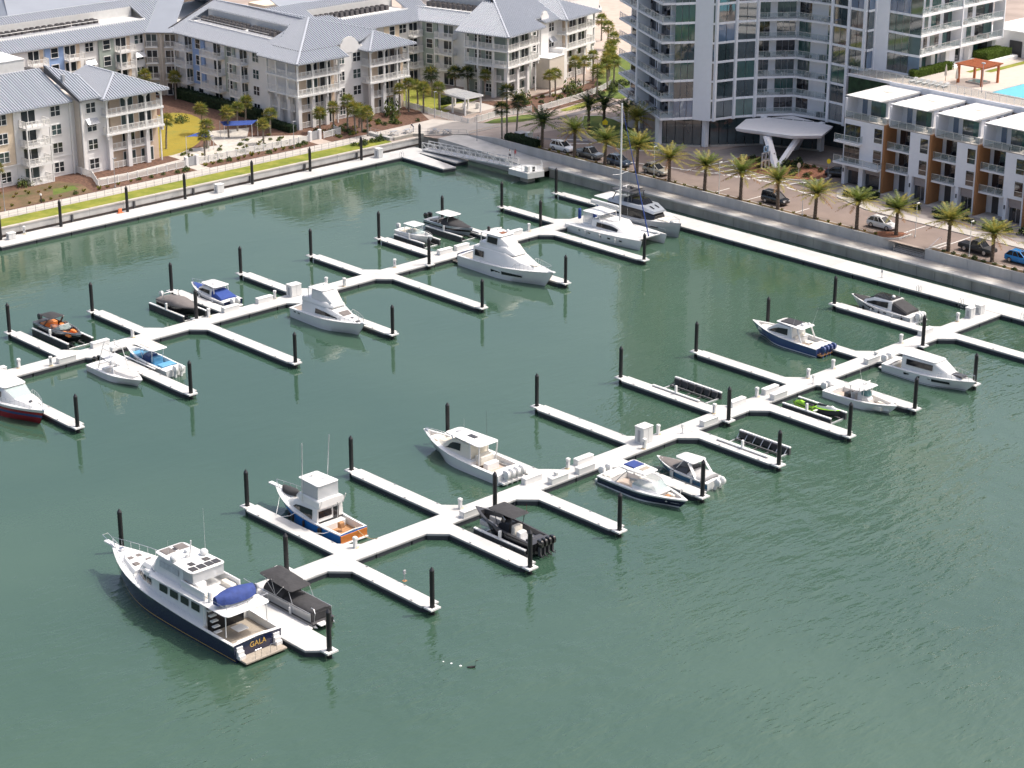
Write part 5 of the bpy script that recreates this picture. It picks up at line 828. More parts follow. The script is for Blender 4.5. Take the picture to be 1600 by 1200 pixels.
house(Y, [(-2.2, 1.5, 3.95, 1.4, 4.5), (.8, 1.4, 3.95, 1.1, 4.6), (1.7, 1.0, 3.95, .8, 4.0)], 'tint', 'fly_screen'); slab(Y, 'hardtop', -4.8, -.2, 1.6, 5.4, .14, 'charcoal', .4, .85, 1); posts(Y, mirror([((-4.4, 1.6, 3.95), (-3.6, 1.45, 5.45)), ((-.6, 1.4, 4.2), (-.8, 1.35, 5.45))]), 'charcoal', .08); rb(Y, 'fly_seat', -2.0, -1.2, -1.0, 1.0, 3.97, 4.7, 'charcoal', .1); dome(Y, -2.2, .3, 5.6, .28, m='charcoal'); radar(Y, -3.2, 0, 5.6); MB().beam((-.9, -1.5, 5.7), (-.9, 1.5, 5.75), .12, .08).build('radar_wing', 'black', Y)
slab(Y, 'fly_overhang', -8.2, -4.6, 1.95, 3.6, .14, 'gel', .3); rb(Y, 'sun_pad', 4.3, 6.4, -1.0, 1.0, 2.2, 2.42, 'vinyl', .1); rb(Y, 'bow_seat', 6.6, 7.3, -.7, .7, 2.3, 2.6, 'gel', .1)
for q in (-1, 1): MB().add([(a, q * (h.hb(a) * .96 + .04), h.z(a) * f) for a, f in ((.5, .5), (5.0, .52), (5.0, .60), (.5, .66))], [(0, 1, 2, 3) if q < 0 else (3, 2, 1, 0)]).build('hull_window', 'tint', Y)
h.rail(5.5, 8.0, .5, .1, 5)

FING.append((101.8, 3.0, 133, 147))
# mooring lines from each floating boat to the finger beside it
for par, h in HULLS:
    if h.L < 8 or par.location.z > WZ + .2 or h.yo: continue
    bx, by = par.location.x, par.location.y; d = 1 if par.rotation_euler.z > 0 else -1
    near_f = [f for f in FING if f[2] - 2 < by < f[3] + 2]
    if not near_f: continue
    f = min(near_f, key=lambda f: abs(f[0] - bx)); sg = 1 if f[0] > bx else -1; s = -sg * d; edge = abs(f[0] - bx) - f[1] / 2 + .25
    if edge - h.B / 2 > 1.6: continue
    for xa, xb in ((h.L * .36, h.L * .22), (-h.L * .4, -h.L * .28), (.5, h.L * .15)):
        a = Vector((xa, s * max(.1, h.hb(xa) - .1), h.z(xa) + .06)); c = Vector((xb, s * max(edge, h.hb(xb) + .2), .74)); m = a.lerp(c, .5) - Vector((0, 0, .18))
        MB().tube([a, a.lerp(m, .6), m, m.lerp(c, .5), c], .03, 5).build('mooring_line', 'gel' if h.L > 11 else 'rubber', par)
    for xf in (-h.L * .25, h.L * .08): fender(par, xf, s * (h.hb(xf) + .12), h.z(xf) * .5, 'rubber' if h.L > 12 else 'gel')
# ---------------------------------------------------------------- apartment blocks with metal roofs
FL = [1.4, 4.6, 7.6, 10.65]; EAVE = 13.35
_W = {}
def wmesh(w_, h, kind):
    k = (w_, h, kind)
    if k in _W: return _W[k]
    b = MB(); f = .1; d = .09
    b.box(-w_ / 2 - f, w_ / 2 + f, -d, -.002, h / 2, h / 2 + f + .04); b.box(-w_ / 2 - f - .05, w_ / 2 + f + .05, -d - .06, -.002, -h / 2 - f, -h / 2)
    b.box(-w_ / 2 - f, -w_ / 2, -d, -.002, -h / 2, h / 2); b.box(w_ / 2, w_ / 2 + f, -d, -.002, -h / 2, h / 2)
    if kind in 'wd': b.box(-.06, .06, -d * .9, -.002, -h / 2, h / 2)
    if kind in 'wn': b.box(-w_ / 2, w_ / 2, -d * .8, -.002, -.035, .035)
    _W[k] = (b.mesh('window', 'trim'), MB().box(-w_ / 2, w_ / 2, -.03, -.004, -h / 2, h / 2).mesh('pane', 'wglass' if kind != 'd' else 'wglass'), MB().box(-w_ / 2, w_ / 2, -.03, -.004, -h / 2, h / 2).mesh('pane', 'wglass2'))
    return _W[k]
def pw(t, x, y, z, rz=0, w_=1.7, h=1.6, kind='w'):
    m = wmesh(w_, h, kind); e = ob('sliding_door' if kind == 'd' else 'window', m[0], t, (x, y, z), rz); ob('pane', m[1 if R0.random() < .7 else 2], e)
RX = -pi / 2        # facing -X
_B = {}
def balcony(t, x, y, z, w_, d, rz=0, slab_=True, sides='lr', posts_=False, h=3.0, m='trim'):
    k = (w_, d, sides, slab_)
    if k not in _B:
        s = MB(); s.box(-w_ / 2 - .08, w_ / 2 + .08, -d - .08, 0, -.26, 0)
        r = MB(); p = MB(); runs = [((-w_ / 2, -d), (w_ / 2, -d))]
        if 'l' in sides: runs.append(((-w_ / 2, 0), (-w_ / 2, -d)))
        if 'r' in sides: runs.append(((w_ / 2, -d), (w_ / 2, 0)))
        for a, c in runs:
            r.beam((*a, 1.05), (*c, 1.05), .09, .07); r.beam((*a, .12), (*c, .12), .06, .06); L = hypot(c[0] - a[0], c[1] - a[1]); n = max(1, round(L / 1.0))
            for i in range(n + 1): q = Vector(a).lerp(Vector(c), i / n); r.box(q.x - .05, q.x + .05, q.y - .05, q.y + .05, 0, 1.12)
            n = max(2, int(L / .13))
            for i in range(1, n): q = Vector(a).lerp(Vector(c), i / n); p.box(q.x - .018, q.x + .018, q.y - .018, q.y + .018, .12, 1.05)
        _B[k] = (s.mesh('balcony', m), r.mesh('railing', 'railwhite'), p.mesh('pickets', 'railwhite'))
    a, b_, c = _B[k]
    if slab_: e = ob('balcony', a, t, (x, y, z), rz); o = ob('railing', b_, e); q = tag(ob('pickets', c, e), kind='stuff')
    else: e = ob('railing', b_, t, (x, y, z), rz); q = tag(ob('pickets', c, e), kind='stuff')
    if posts_:
        for s in (-1, 1):
            pm = _B.setdefault(('post', h), MB().box(-.1, .1, -.1, .1, 0, h).mesh('post', 'trim')); ob('post', pm, e, (s * w_ / 2, -d + .02, 0))
    return e
def W_(t, x0, x1, y0, y1, z0, z1, m, name='wall'): return MB().box(x0, x1, y0, y1, z0, z1).build(name, m, t)
def roof(t, poly, e0, up, s=.4, z0=EAVE + .05, sp=.5, rib=True, name='roof_panel', th=.14):
    ux, uy = up
    zf = lambda p: z0 + s * ((p[0] - e0[0]) * ux + (p[1] - e0[1]) * uy)
    ar = sum(a[0] * b_[1] - b_[0] * a[1] for a, b_ in zip(poly, poly[1:] + poly[:1]))
    if ar < 0: poly = poly[::-1]
    o = MB().prism(poly, lambda p: zf(p) - th, zf).build(name, 'roofm', t)
    if rib:
        b = MB(); vx, vy = -uy, ux; us = [p[0] * vx + p[1] * vy for p in poly]; n0 = int(min(us) / sp); 
        u = (math.floor(min(us) / sp) + .5) * sp
        while u < max(us):
            hit = []
            for a, c in zip(poly, poly[1:] + poly[:1]):
                ua, uc = a[0] * vx + a[1] * vy, c[0] * vx + c[1] * vy
                if (ua - u) * (uc - u) < 0: q = (u - ua) / (uc - ua); hit.append((a[0] + (c[0] - a[0]) * q, a[1] + (c[1] - a[1]) * q))
            if len(hit) >= 2:
                hit.sort(key=lambda p: p[0] * ux + p[1] * uy); a, c = hit[0], hit[-1]; w_ = .08
                if hypot(a[0] - c[0], a[1] - c[1]) > .15:
                    za, zc = zf(a), zf(c)
                    b.add([(a[0] - vx * w_, a[1] - vy * w_, za), (a[0] + vx * w_, a[1] + vy * w_, za), (c[0] + vx * w_, c[1] + vy * w_, zc), (c[0] - vx * w_, c[1] - vy * w_, zc)] + [(a[0] - vx * w_ * .7, a[1] - vy * w_ * .7, za + .2), (a[0] + vx * w_ * .7, a[1] + vy * w_ * .7, za + .2), (c[0] + vx * w_ * .7, c[1] + vy * w_ * .7, zc + .2), (c[0] - vx * w_ * .7, c[1] - vy * w_ * .7, zc + .2)], [(4, 5, 6, 7), (0, 1, 5, 4), (1, 2, 6, 5), (2, 3, 7, 6), (3, 0, 4, 7)])
            u += sp
        if b.v: tag(b.build('standing_seams', 'ribm', o), kind='stuff')  # ribs lighter than panels: stripes of seam light and shade put into the colours
    return o
def cap(t, a, c, w_=.3, m='ribm'): MB().beam(a, c, w_, .12, m).build('ridge_cap', None, t)
_AC = None
def acunits(t, pts, rz=0):
    global _AC
    if not _AC: b = MB(); b.cbox(-.38, .38, -.38, .38, 0, .85, .04, 'acunit'); b.cyl((0, 0, .86), (0, 0, .9), .3, .3, 10, 'acfan'); _AC = b.mesh('air_conditioner', None)
    for x, y, z in pts: ob('air_conditioner', _AC, t, (x, y, z), rz)
def awning(t, x, y, z, rz=0, w_=2.1):
    k = 'awn%.1f' % w_
    if k not in _B: b = MB(); b.add([(-w_ / 2, 0, 0), (w_ / 2, 0, 0), (w_ / 2, -.85, -.8), (-w_ / 2, -.85, -.8), (-w_ / 2, 0, -.06), (w_ / 2, 0, -.06), (w_ / 2, -.85, -.86), (-w_ / 2, -.85, -.86)], [(0, 3, 2, 1), (4, 5, 6, 7), (3, 7, 6, 2), (0, 4, 7, 3), (1, 2, 6, 5)]); [b.beam((-w_ / 2 + .3 * i, -.02, .0), (-w_ / 2 + .3 * i, -.83, -.78), .05, .07) for i in range(int(w_ / .3) + 1)]; _B[k] = b.mesh('awning', 'ribm')
    ob('awning', _B[k], t, (x, y, z), rz)
def pavilion(t, cx, cy, lx, ly, rz=0, wall='porchwall', px=None, depth=1.9, leftposts=True, low=True, w_front=True, rightend=True):
    """corner porch: four storeys, two deep overhanging upper decks on brackets, thick pillars below. Corner (cx,cy); runs lx along +x and ly along +y."""
    px = px or [0.25] + [lx * f for f in (.37, .70)] + [lx - .2]
    # core walls
    W_(t, cx + depth, cx + lx + (.0), cy + depth, cy + max(ly, 6), 1.4, EAVE, wall, 'porch_wall')
    for zi, z in ((2, FL[2]), (3, FL[3])):
        b = MB(); b.prism([(cx - .1, cy - .1), (cx + lx + .1, cy - .1), (cx + lx + .1, cy + depth), (cx + depth, cy + depth), (cx + depth, cy + ly), (cx - .1, cy + ly)], z - .32, z); e = b.build('porch_deck', 'trim', t)
        balcony(t, cx + lx / 2, cy + .08 + .02, z, lx - .2, .02, 0, False, ''); 
        if ly > 3: balcony(t, cx + .1, cy + ly / 2, z, ly - .2, .02, RX, False, '')
        elif ly > 1: balcony(t, cx + .1, cy + ly / 2, z, ly - .3, .02, RX, False, '')
        if rightend: balcony(t, cx + lx - .1, cy + depth / 2, z, depth - .3, .02, -RX, False, '')
        hh = (FL[3] - .32 - FL[2]) if zi == 2 else (EAVE - .1 - FL[3])
        ps = [(cx + p, cy + .2) for p in px] + ([(cx + .2, cy + ly * f) for f in (.34, .68, .97)] if ly > 3 else [])
        for x, y in ps:
            MB().box(x - .15, x + .15, y - .15, y + .15, z, z + hh).build('porch_post', 'trim', t)
            b = MB()
            if y < cy + .5 and x < cx + lx - .5: b.loft([[(x + .15 + .02, y - .08, z + hh), (x + .15 + .62, y - .08, z + hh), (x + .15, y - .08, z + hh - .62)], [(x + .15 + .02, y + .08, z + hh), (x + .15 + .62, y + .08, z + hh), (x + .15, y + .08, z + hh - .62)]])
            if y < cy + .5 and x > cx + .5: b.loft([[(x - .15, y - .08, z + hh), (x - .77, y - .08, z + hh), (x - .15, y - .08, z + hh - .62)], [(x - .15, y + .08, z + hh), (x - .77, y + .08, z + hh), (x - .15, y + .08, z + hh - .62)]])
            if b.v and zi == 3: tag(b.build('bracket', 'trim', t))
            if zi == 2: MB().cbox(x - .17, x + .17, y - .17, y + .35, z - .95, z - .325, .05).build('corbel', 'trim', t)
    # lower pillars and inset balconies
    if low:
        qs = [(cx + .9 + (lx - 2.4) * f, cy + .95) for f in (0, .42, .84)] + ([(cx + .95, cy + ly * f) for f in (.38, .70, 1.0)] if ly > 3 else [])
        for x, y in qs: MB().box(x - .36, x + .36, y - .36, y + .36, 1.4, FL[2] - .33).build('pillar', 'stucco', t)
        for a, c in zip(qs[:3], qs[1:3]): balcony(t, (a[0] + c[0]) / 2, cy + depth, FL[1], c[0] - a[0] - .8, .95, 0, True, ''); balcony(t, (a[0] + c[0]) / 2, cy + depth, 1.5, c[0] - a[0] - .8, .95, 0, False, '')
        if ly > 3:
            for a, c in zip([(0, cy + depth)] + qs[3:5], qs[3:6]): balcony(t, cx + depth, (a[1] + c[1]) / 2, FL[1], abs(c[1] - a[1]) - .8, .95, RX, True, '')
        MB().box(cx + lx - .5, cx + lx - .3, cy + .5, cy + .7, 1.4, FL[2] - .33).build('slim_post', 'trim', t)
    # doors and windows in the shade
    for i, z in enumerate(FL):
        for f in (.36, .74): pw(t, cx + depth + (lx - depth) * f, cy + depth, z + 1.15, 0, 2.3, 2.2, 'd')
        if ly > 3:
            for f in (.45, .75): pw(t, cx + depth, cy + depth + (ly - depth) * f, z + 1.45, RX, 1.3, 1.5, 'w')
# ----- block A (left foreground)
A = T('apartment_block', 'pale four storey apartment block at the left edge with seamed metal roof', 'building')
W_(A, 120, 174.1, 288.2, 306, 1.4, EAVE, 'cream'); W_(A, 120, 163.0, 288.1, 288.19, 1.4, 4.5, 'stucco', 'wall_base'); W_(A, 163.0, 174.1, 288.05, 288.19, 1.4, EAVE - .01, 'stucco', 'wall_render'); W_(A, 174.1, 178.9, 286.4, 306, 1.4, EAVE, 'beige'); W_(A, 178.91, 189, 287, 306, 1.4, EAVE, 'beige'); W_(A, 174.4, 178.8, 286.1, 286.39, 1.4, EAVE - .01, 'stucco', 'wall_render')
W_(A, 120, 174, 287.95, 288.09, 4.5, 4.72, 'trim', 'band_course')
for z in FL:
    for x in (147.5, 153.5, 160.9): pw(A, x, 288.09 if z < 2 else 288.19, z + 1.5)
    pw(A, 165.6, 288.05, z + 1.2, 0, 2.5, 2.2, 'd'); pw(A, 170.6, 288.05, z + 1.5); pw(A, 176.0, 286.1, z + 1.5)
for i, z in enumerate(FL): balcony(A, 166.0, 288.04, z if i else 1.5, 4.2, 2.3, 0, True, 'lr', i < 3, 2.85)
for z in (4.5,): MB().box(168.6, 174.0, 287.99, 288.05, z, z + .12).build('band_course', 'trim', A)
MB().cbox(173.1, 173.4, 287.7, 288.05, 1.4, 13.2, .04).build('downpipe', 'trim', A); MB().cbox(174.0, 174.35, 285.85, 286.1, 1.4, 13.2, .04).build('downpipe', 'trim', A)
awning(A, 176.0, 286.1, 10.4)
pavilion(A, 178.0, 284.8, 11.0, 2.2, 0, 'porchwall')
roof(A, [(118, 287.1), (173.4, 287.1), (173.4, 296.7), (118, 296.7)], (0, 287.1), (0, 1)); roof(A, [(118, 296.7), (173.4, 296.7), (173.4, 307), (118, 307)], (0, 307), (0, -1), .37, rib=False)
roof(A, [(173.45, 285.1), (177.6, 285.1), (177.6, 291.1), (173.45, 295.3)], (0, 285.1), (0, 1), z0=EAVE + .5); W_(A, 173.2, 173.44, 287.2, 296, 13.2, 13.3, 'dgrey', 'flashing')
MB().add([(173.4, 285.1, 13.5), (173.4, 295.3, 16.8), (173.4, 295.3, 18.1), (173.4, 285.1, 13.95)], [(0, 1, 2, 3)]).build('shaded_step_face', 'dgrey', A)  # end face of the higher roof, its shade put into the dark grey
roof(A, [(177.2, 284.1), (190.1, 284.1), (183.65, 290.55)], (0, 284.1), (0, 1), z0=EAVE + .1); roof(A, [(177.2, 284.1), (183.65, 290.55), (183.65, 299), (177.2, 299)], (177.2, 0), (1, 0), z0=EAVE + .1); roof(A, [(190.1, 284.1), (190.1, 299), (183.65, 299), (183.65, 290.55)], (190.1, 0), (-1, 0), z0=EAVE + .1)
cap(A, (177.3, 284.2, 13.6), (183.65, 290.55, 16.15)); cap(A, (190.0, 284.2, 13.6), (183.65, 290.55, 16.15)); cap(A, (183.65, 290.55, 16.15), (183.65, 298, 16.15)); cap(A, (118, 296.7, 17.3), (173, 296.7, 17.3)); cap(A, (173.5, 295.3, 18.0), (177.6, 291.2, 16.4))
MB().box(150, 171.2, 297.6, 306, 15.5, 19.0).build('mechanical_screen', 'deckwhite', A); MB().box(149.9, 171.3, 297.5, 306.1, 19.0, 19.12).build('screen_coping', 'trim', A); MB().cbox(173.7, 174.2, 290.2, 290.8, 15.6, 17.2, .05).build('roof_vent', 'grey', A); acunits(A, [(172.4 + 1.0 * i, 299.5 + .4 * i, 16.3 - .25 * i) for i in range(8)]); MB().box(160.2, 160.8, 290.5, 291.8, 14.6, 15.6).build('roof_vent', 'beige', A)
# ----- block B
B = T('apartment_block', 'large U shaped apartment block with blue and green bays, arched gable and white porches', 'building')
W_(B, 150, 216, 328.5, 349, 1.4, EAVE, 'stucco'); W_(B, 219.3, 241, 288.4, 349, 1.4, EAVE, 'stucco')
MB().prism([(214.6, 328.6), (219.4, 323.8), (226, 330), (220, 336)], 1.4, EAVE).build('corner_wall', 'beige', B)
for x0, x1, m in ((193.3, 197.1, 'wallblue'), (204.6, 207.9, 'wallgreen'), (150, 189, 'stucco')): W_(B, x0, x1, 328.2, 328.49, 4.6, EAVE - .01, m, 'bay')
for y0, y1, m in ((315.4, 319.1, 'wallblue'), (306.0, 308.9, 'wallgreen')): W_(B, 219.0, 219.29, y0, y1, 4.6, EAVE - .01, m, 'bay')
for i, z in enumerate(FL):
    pw(B, 195.2, 328.2 if i else 328.5, z + 1.5, 0, 1.4, 1.7, 'n'); pw(B, 206.25, 328.2 if i else 328.5, z + 1.5, 0, 1.4, 1.7, 'n'); pw(B, 202.7, 328.5, z + 1.5); pw(B, 213.4, 328.5, z + 1.5)
    for x in (191.3, 198.9, 209.8): pw(B, x - .3, 328.5, z + 1.2, 0, 2.2, 2.2, 'd'); (balcony(B, x, 328.49, z, 3.3, 1.9, 0, True, 'lr', i in (1, 2), 2.75) if i else None); W_(B, x + 1.0, x + 1.75, 328.44, 328.49, z + .02, z + 2.6, 'porchwall', 'wall_panel')
    pw(B, 219.0 if i else 219.3, 317.25, z + 1.5, RX, 1.4, 1.7, 'n'); pw(B, 219.0 if i else 219.3, 307.45, z + 1.5, RX, 1.4, 1.7, 'n'); pw(B, 219.3, 299.9, z + 1.5, RX); pw(B, 219.3, 324.6, z + 1.5, RX, 1.5)
    for y in (321.2, 312.1, 304.0):
        pw(B, 219.3, y - .5, z + 1.2, RX, 2.2, 2.2, 'd'); (balcony(B, 219.29, y, z, 3.6 if y > 320 or y < 310 else 5.4, 1.7, RX, True, 'lr', i in (1, 2), 2.75) if i else None)
    for s in (-1, 1):
        cx, cy = 216.9 + s * 1.25 + .02, 326.2 - s * 1.25 + .02; pw(B, cx - .02, cy - .02, z + 1.2, -pi / 4, 1.9, 2.2, 'd')
        if i: balcony(B, cx - .03, cy - .03, z, 2.2, .35, -pi / 4, True, 'lr')
    pw(B, 216.9 - 2.9, 328.5, z + 1.5, 0, .5, 1.5, 'n')
MB().box(216.62, 216.98, 325.9, 326.26, 1.4, EAVE).build('corner_pier', 'beige', B)
awning(B, 202.7, 328.5, 9.75); awning(B, 213.4, 328.5, 9.75)
W_(B, 228.4, 234.4, 288.1, 288.39, 1.4, EAVE, 'stucco', 'wall_render')
g = [(228.4, EAVE - .2), (234.4, EAVE - .2), (234.4, 14.0), (233.9, 14.05), (233.55, 14.25), (233.35, 14.75), (233.1, 14.9), (232.75, 15.45), (232.1, 15.75), (231.4, 15.85), (230.7, 15.75), (230.05, 15.45), (229.7, 14.9), (229.45, 14.75), (229.25, 14.25), (228.9, 14.05), (228.4, 14.0)]
MB().loft([[(x, y, z) for x, z in g] for y in (288.02, 288.38)]).build('curved_gable', 'stucco', B); MB().tube([(x, 288.2, z + .04) for x, z in g[2:]], .13, 5).build('gable_coping', 'concrete', B)
for i, z in enumerate(FL): pw(B, 233.0, 288.1, z + 1.5); pw(B, 229.5, 288.1, z + 1.5, 0, 1.2)
pavilion(B, 217.5, 285.5, 9.7, 9.2, 0, 'porchwall'); pavilion(B, 234.1, 285.6, 9.3, 2.4, 0, 'midwall' if False else 'porchwall')
P1 = (218.2, 0); E1 = (0, 327.6)
def rw1(poly, **k): return roof(B, poly, E1, (0, 1), **k)
def rw2(poly, **k): return roof(B, poly, P1, (1, 0), **k)
# wing 1, with a sunken service deck
rw1([(150, 327.6), (214.6, 327.6), (218.5, 331.5), (150, 331.5)]); rw1([(217.2, 331.5), (218.5, 331.5), (225.4, 338.4), (217.2, 338.4)]); rw1([(150, 336.2), (217.2, 336.2), (217.2, 338.4), (150, 338.4)]); rw1([(150, 331.5), (168, 331.5), (168, 336.2), (150, 336.2)])
MB().box(168, 217.2, 331.5, 336.2, 14.6, 14.95).build('service_deck', 'deckwhite', B); MB().box(168, 217.2, 331.42, 331.62, 14.9, 15.25).build('parapet', 'trim', B); MB().box(168, 217.2, 336.1, 336.2, 14.95, 16.8).build('deck_wall', 'deckwhite', B)
acunits(B, [(181 + 1.28 * i + (.0 if i % 5 else .2), 335.2, 14.96) for i in range(22)] + [(181 + 1.28 * i, 333.9, 14.96) for i in range(22) if i % 7 != 3]); MB().tube([(175, 332.6, 15.9), (214, 332.6, 15.9)], .04, 4).build('deck_rail', 'whitep', B); MB().beam((170, 332.9, 15.15), (208, 332.9, 15.15), .5, .25).build('duct_run', 'alu', B); MB().cbox(184, 185.2, 335.3, 336.0, 14.95, 17.2, .05).build('roof_vent', 'cream', B)
roof(B, [(150, 338.4), (226, 338.4), (226, 349), (150, 349)], (0, 349), (0, -1), rib=False)
# hip facing the corner and wing 2
roof(B, [(214.6, 327.6), (218.2, 324.0), (229.0, 334.8), (225.4, 338.4)], (216.4, 325.8), (.7071, .7071), .4 * .7071 * 2 ** .5 * .72, rib=False, name='corner_roof')
rw2([(218.2, 285.5), (222.2, 289.5), (222.2, 325.9), (218.2, 325.9)], rib=True, sp=.5); rw2([(222.2, 289.5), (226.8, 294.1), (226.8, 299), (222.2, 299)]); rw2([(222.2, 324.4), (226.8, 324.4), (226.8, 326), (222.2, 326)]); rw2([(226.8, 294.1), (229.4, 296.7), (229.4, 326.5), (226.8, 326.5)])
MB().box(222.2, 226.8, 299, 324.4, 14.6, 14.95).build('service_deck', 'deckwhite', B); MB().box(222.12, 222.32, 299, 324.4, 14.9, 15.25).build('parapet', 'trim', B); MB().box(226.7, 226.8, 299, 324.4, 14.95, 16.8).build('deck_wall', 'deckwhite', B)
acunits(B, [(225.9, 300.6 + 1.15 * i, 14.96) for i in range(20) if i != 8] + [(224.6, 301.2 + 1.15 * i, 14.96) for i in range(20) if i != 7]); MB().beam((223.3, 300, 15.1), (223.3, 323, 15.1), .6, .25).build('duct_run', 'alu', B); MB().tube([(222.6, 300, 15.9), (222.6, 323, 15.9)], .04, 4).build('deck_rail', 'whitep', B)
MB().loft([[(x, y, 13.4 + .4 * (x - 218.2) + d_) for y, d_ in ((325.9, -.1), (326.15, -.1), (326.15, .35), (325.9, .35))] for x in (218.3, 229.4)]).build('firewall_cap', 'dgrey', B)
roof(B, [(229.4, 296.7), (241, 296.7), (241, 349), (229.4, 349)], (241, 0), (-1, 0), rib=False)
# front slope towards the water and the two porch roofs
roof(B, [(216.9, 284.6), (228.6, 284.6), (228.6, 288.2), (234, 288.2), (239.6, 290.4), (234, 296.7), (229.4, 297.1)], (0, 284.6), (0, 1), sp=.5); roof(B, [(216.9, 284.6), (229.4, 297.1), (226.8, 299), (222.2, 296.3), (216.9, 296.3)], (216.9, 0), (1, 0), sp=.5, z0=EAVE + .1)
cap(B, (216.95, 284.65, 13.55), (229.4, 297.0, 18.5), .35); cap(B, (229.4, 297, 18.45), (229.4, 326.3, 17.95), .35); cap(B, (229.4, 297, 18.4), (239.6, 290.2, 15.9), .25); cap(B, (150, 338.4, 17.85), (225.4, 338.4, 17.85), .3); cap(B, (220.2, 287.9, 14.8), (229, 287.9, 14.8), .06, 'dgrey'); cap(B, (220.2, 287.9, 14.85), (220.2, 296, 14.85), .06, 'dgrey')
roof(B, [(233.3, 284.7), (244.6, 284.7), (238.95, 290.35)], (0, 284.7), (0, 1), z0=EAVE + .12); roof(B, [(233.3, 284.7), (238.95, 290.35), (238.95, 294), (233.3, 294)], (233.3, 0), (1, 0), z0=EAVE + .12); roof(B, [(244.6, 284.7), (244.6, 294), (238.95, 294), (238.95, 290.35)], (244.6, 0), (-1, 0), z0=EAVE + .12); cap(B, (233.4, 284.8, 13.6), (238.95, 290.35, 15.8)); cap(B, (244.5, 284.8, 13.6), (238.95, 290.35, 15.8))
# rear wing reaching towards block C
W_(B, 241, 260.2, 302.4, 322, 1.4, EAVE, 'stucco', 'rear_wing'); W_(B, 251.5, 255.0, 302.1, 302.39, 4.6, EAVE - .01, 'cream', 'bay')
for i, z in enumerate(FL): pw(B, 253.2, 302.1 if i else 302.4, z + 1.5, 0, 1.2, 1.7, 'n'); pw(B, 256.1, 302.4, z + 1.5); pw(B, 258.7, 302.4, z + 1.2, 0, 2.0, 2.2, 'd'); pw(B, 248.5, 302.4, z + 1.2, 0, 2.4, 2.2, 'd'); (balcony(B, 258.7, 302.39, z, 2.4, 1.5, 0) if i else None)
RE = (0, 301.5)
for poly in ([(229.4, 301.5), (261, 301.5), (264.9, 305.4), (229.4, 305.4)], [(229.4, 310.2), (261.2, 310.2), (261.2, 312.4), (229.4, 312.4)], [(229.4, 305.4), (239, 305.4), (239, 310.2), (229.4, 310.2)], [(260, 305.4), (264.9, 305.4), (266, 312.4), (260, 312.4)]): roof(B, poly, RE, (0, 1))
MB().box(239, 260, 305.4, 310.2, 14.6, 14.95).build('service_deck', 'deckwhite', B); MB().box(239, 260, 305.32, 305.5, 14.9, 15.25).build('parapet', 'trim', B); MB().box(239, 260, 310.1, 310.2, 14.95, 16.8).build('deck_wall', 'deckwhite', B); acunits(B, [(240.6 + 1.25 * i, 309.2, 14.96) for i in range(14)] + [(240.6 + 1.25 * i, 308, 14.96) for i in range(14)]); roof(B, [(229.4, 312.4), (266, 312.4), (266, 322), (229.4, 322)], (0, 322), (0, -1), rib=False); cap(B, (241, 312.4, 17.8), (266, 312.4, 17.8))
# ----- block C (turned a little) in its own frame
C = T('apartment_block', 'white apartment block behind the pergola with pale grey hipped roof', 'building', (261, 278, 0), radians(13))
W_(C, 4.9, 34, 9.5, 27, 1.4, EAVE, 'stucco'); W_(C, 10.7, 34, 2.2, 12, 1.4, EAVE, 'stucco'); W_(C, 4.6, 4.89, 19.5, 23, 4.6, EAVE - .01, 'wallgreen', 'bay')
for i, z in enumerate(FL):
    pw(C, 4.6 if i else 4.9, 21.3, z + 1.5, RX, 1.4, 1.7, 'n'); pw(C, 4.9, 17.0, z + 1.2, RX, 2.2, 2.2, 'd'); pw(C, 4.9, 12.2, z + 1.5, RX, 1.0, 1.5, 'n'); (balcony(C, 4.89, 17.3, z, 4.2, 1.4, RX, True, 'lr', i in (1, 2), 2.75) if i else None); pw(C, 12.2, 2.2, z + 1.5, 0, 1.0, 1.4, 'n'); pw(C, 18.2, 2.2, z + 1.5)
awning(C, 18.2, 2.2, 10.2, 0, 2.0)
W_(C, 14.2, 16.8, 1.9, 2.19, 1.4, EAVE + .3, 'stucco', 'gable_wall'); g = [(14.2, 13.4), (16.8, 13.4), (16.8, 14.6), (16.4, 15.0), (16.2, 15.4), (15.5, 15.6), (14.8, 15.4), (14.6, 15.0), (14.2, 14.6)]
MB().loft([[(x, y, z) for x, z in g] for y in (1.85, 2.25)]).build('curved_gable', 'stucco', C); MB().tube([(x, 2.05, z + .03) for x, z in g[2:]], .1, 5).build('gable_coping', 'concrete', C)
W_(C, 12.4, 17.6, -1.2, 2.19, 1.4, 7.2, 'beige', 'low_wing'); W_(C, 12.3, 17.7, -1.3, 2.19, 7.2, 7.35, 'trim', 'low_wing_coping'); W_(C, 17.61, 19.2, -.8, 2.19, 1.4, 8.2, 'stucco', 'low_wing')
pavilion(C, 0, 0, 10.6, 10.2, 0, 'wallgreen'); pavilion(C, 20.3, 0, 10.6, 2.6, 0, 'porchwall')
roof(C, [(-.8, -.8), (11.8, -.8), (11.8, 2.0), (14.5, 2.0), (14.5, 9), (9, 9)], (0, -.8), (0, 1)); roof(C, [(-.8, -.8), (9, 9), (9, 12), (3.9, 12), (-.8, 11.6)], (-.8, 0), (1, 0), sp=.5); cap(C, (-.75, -.75, 13.5), (9, 9, 17.4)); cap(C, (9, 9, 17.4), (14.4, 14.4, 19.6), .3)
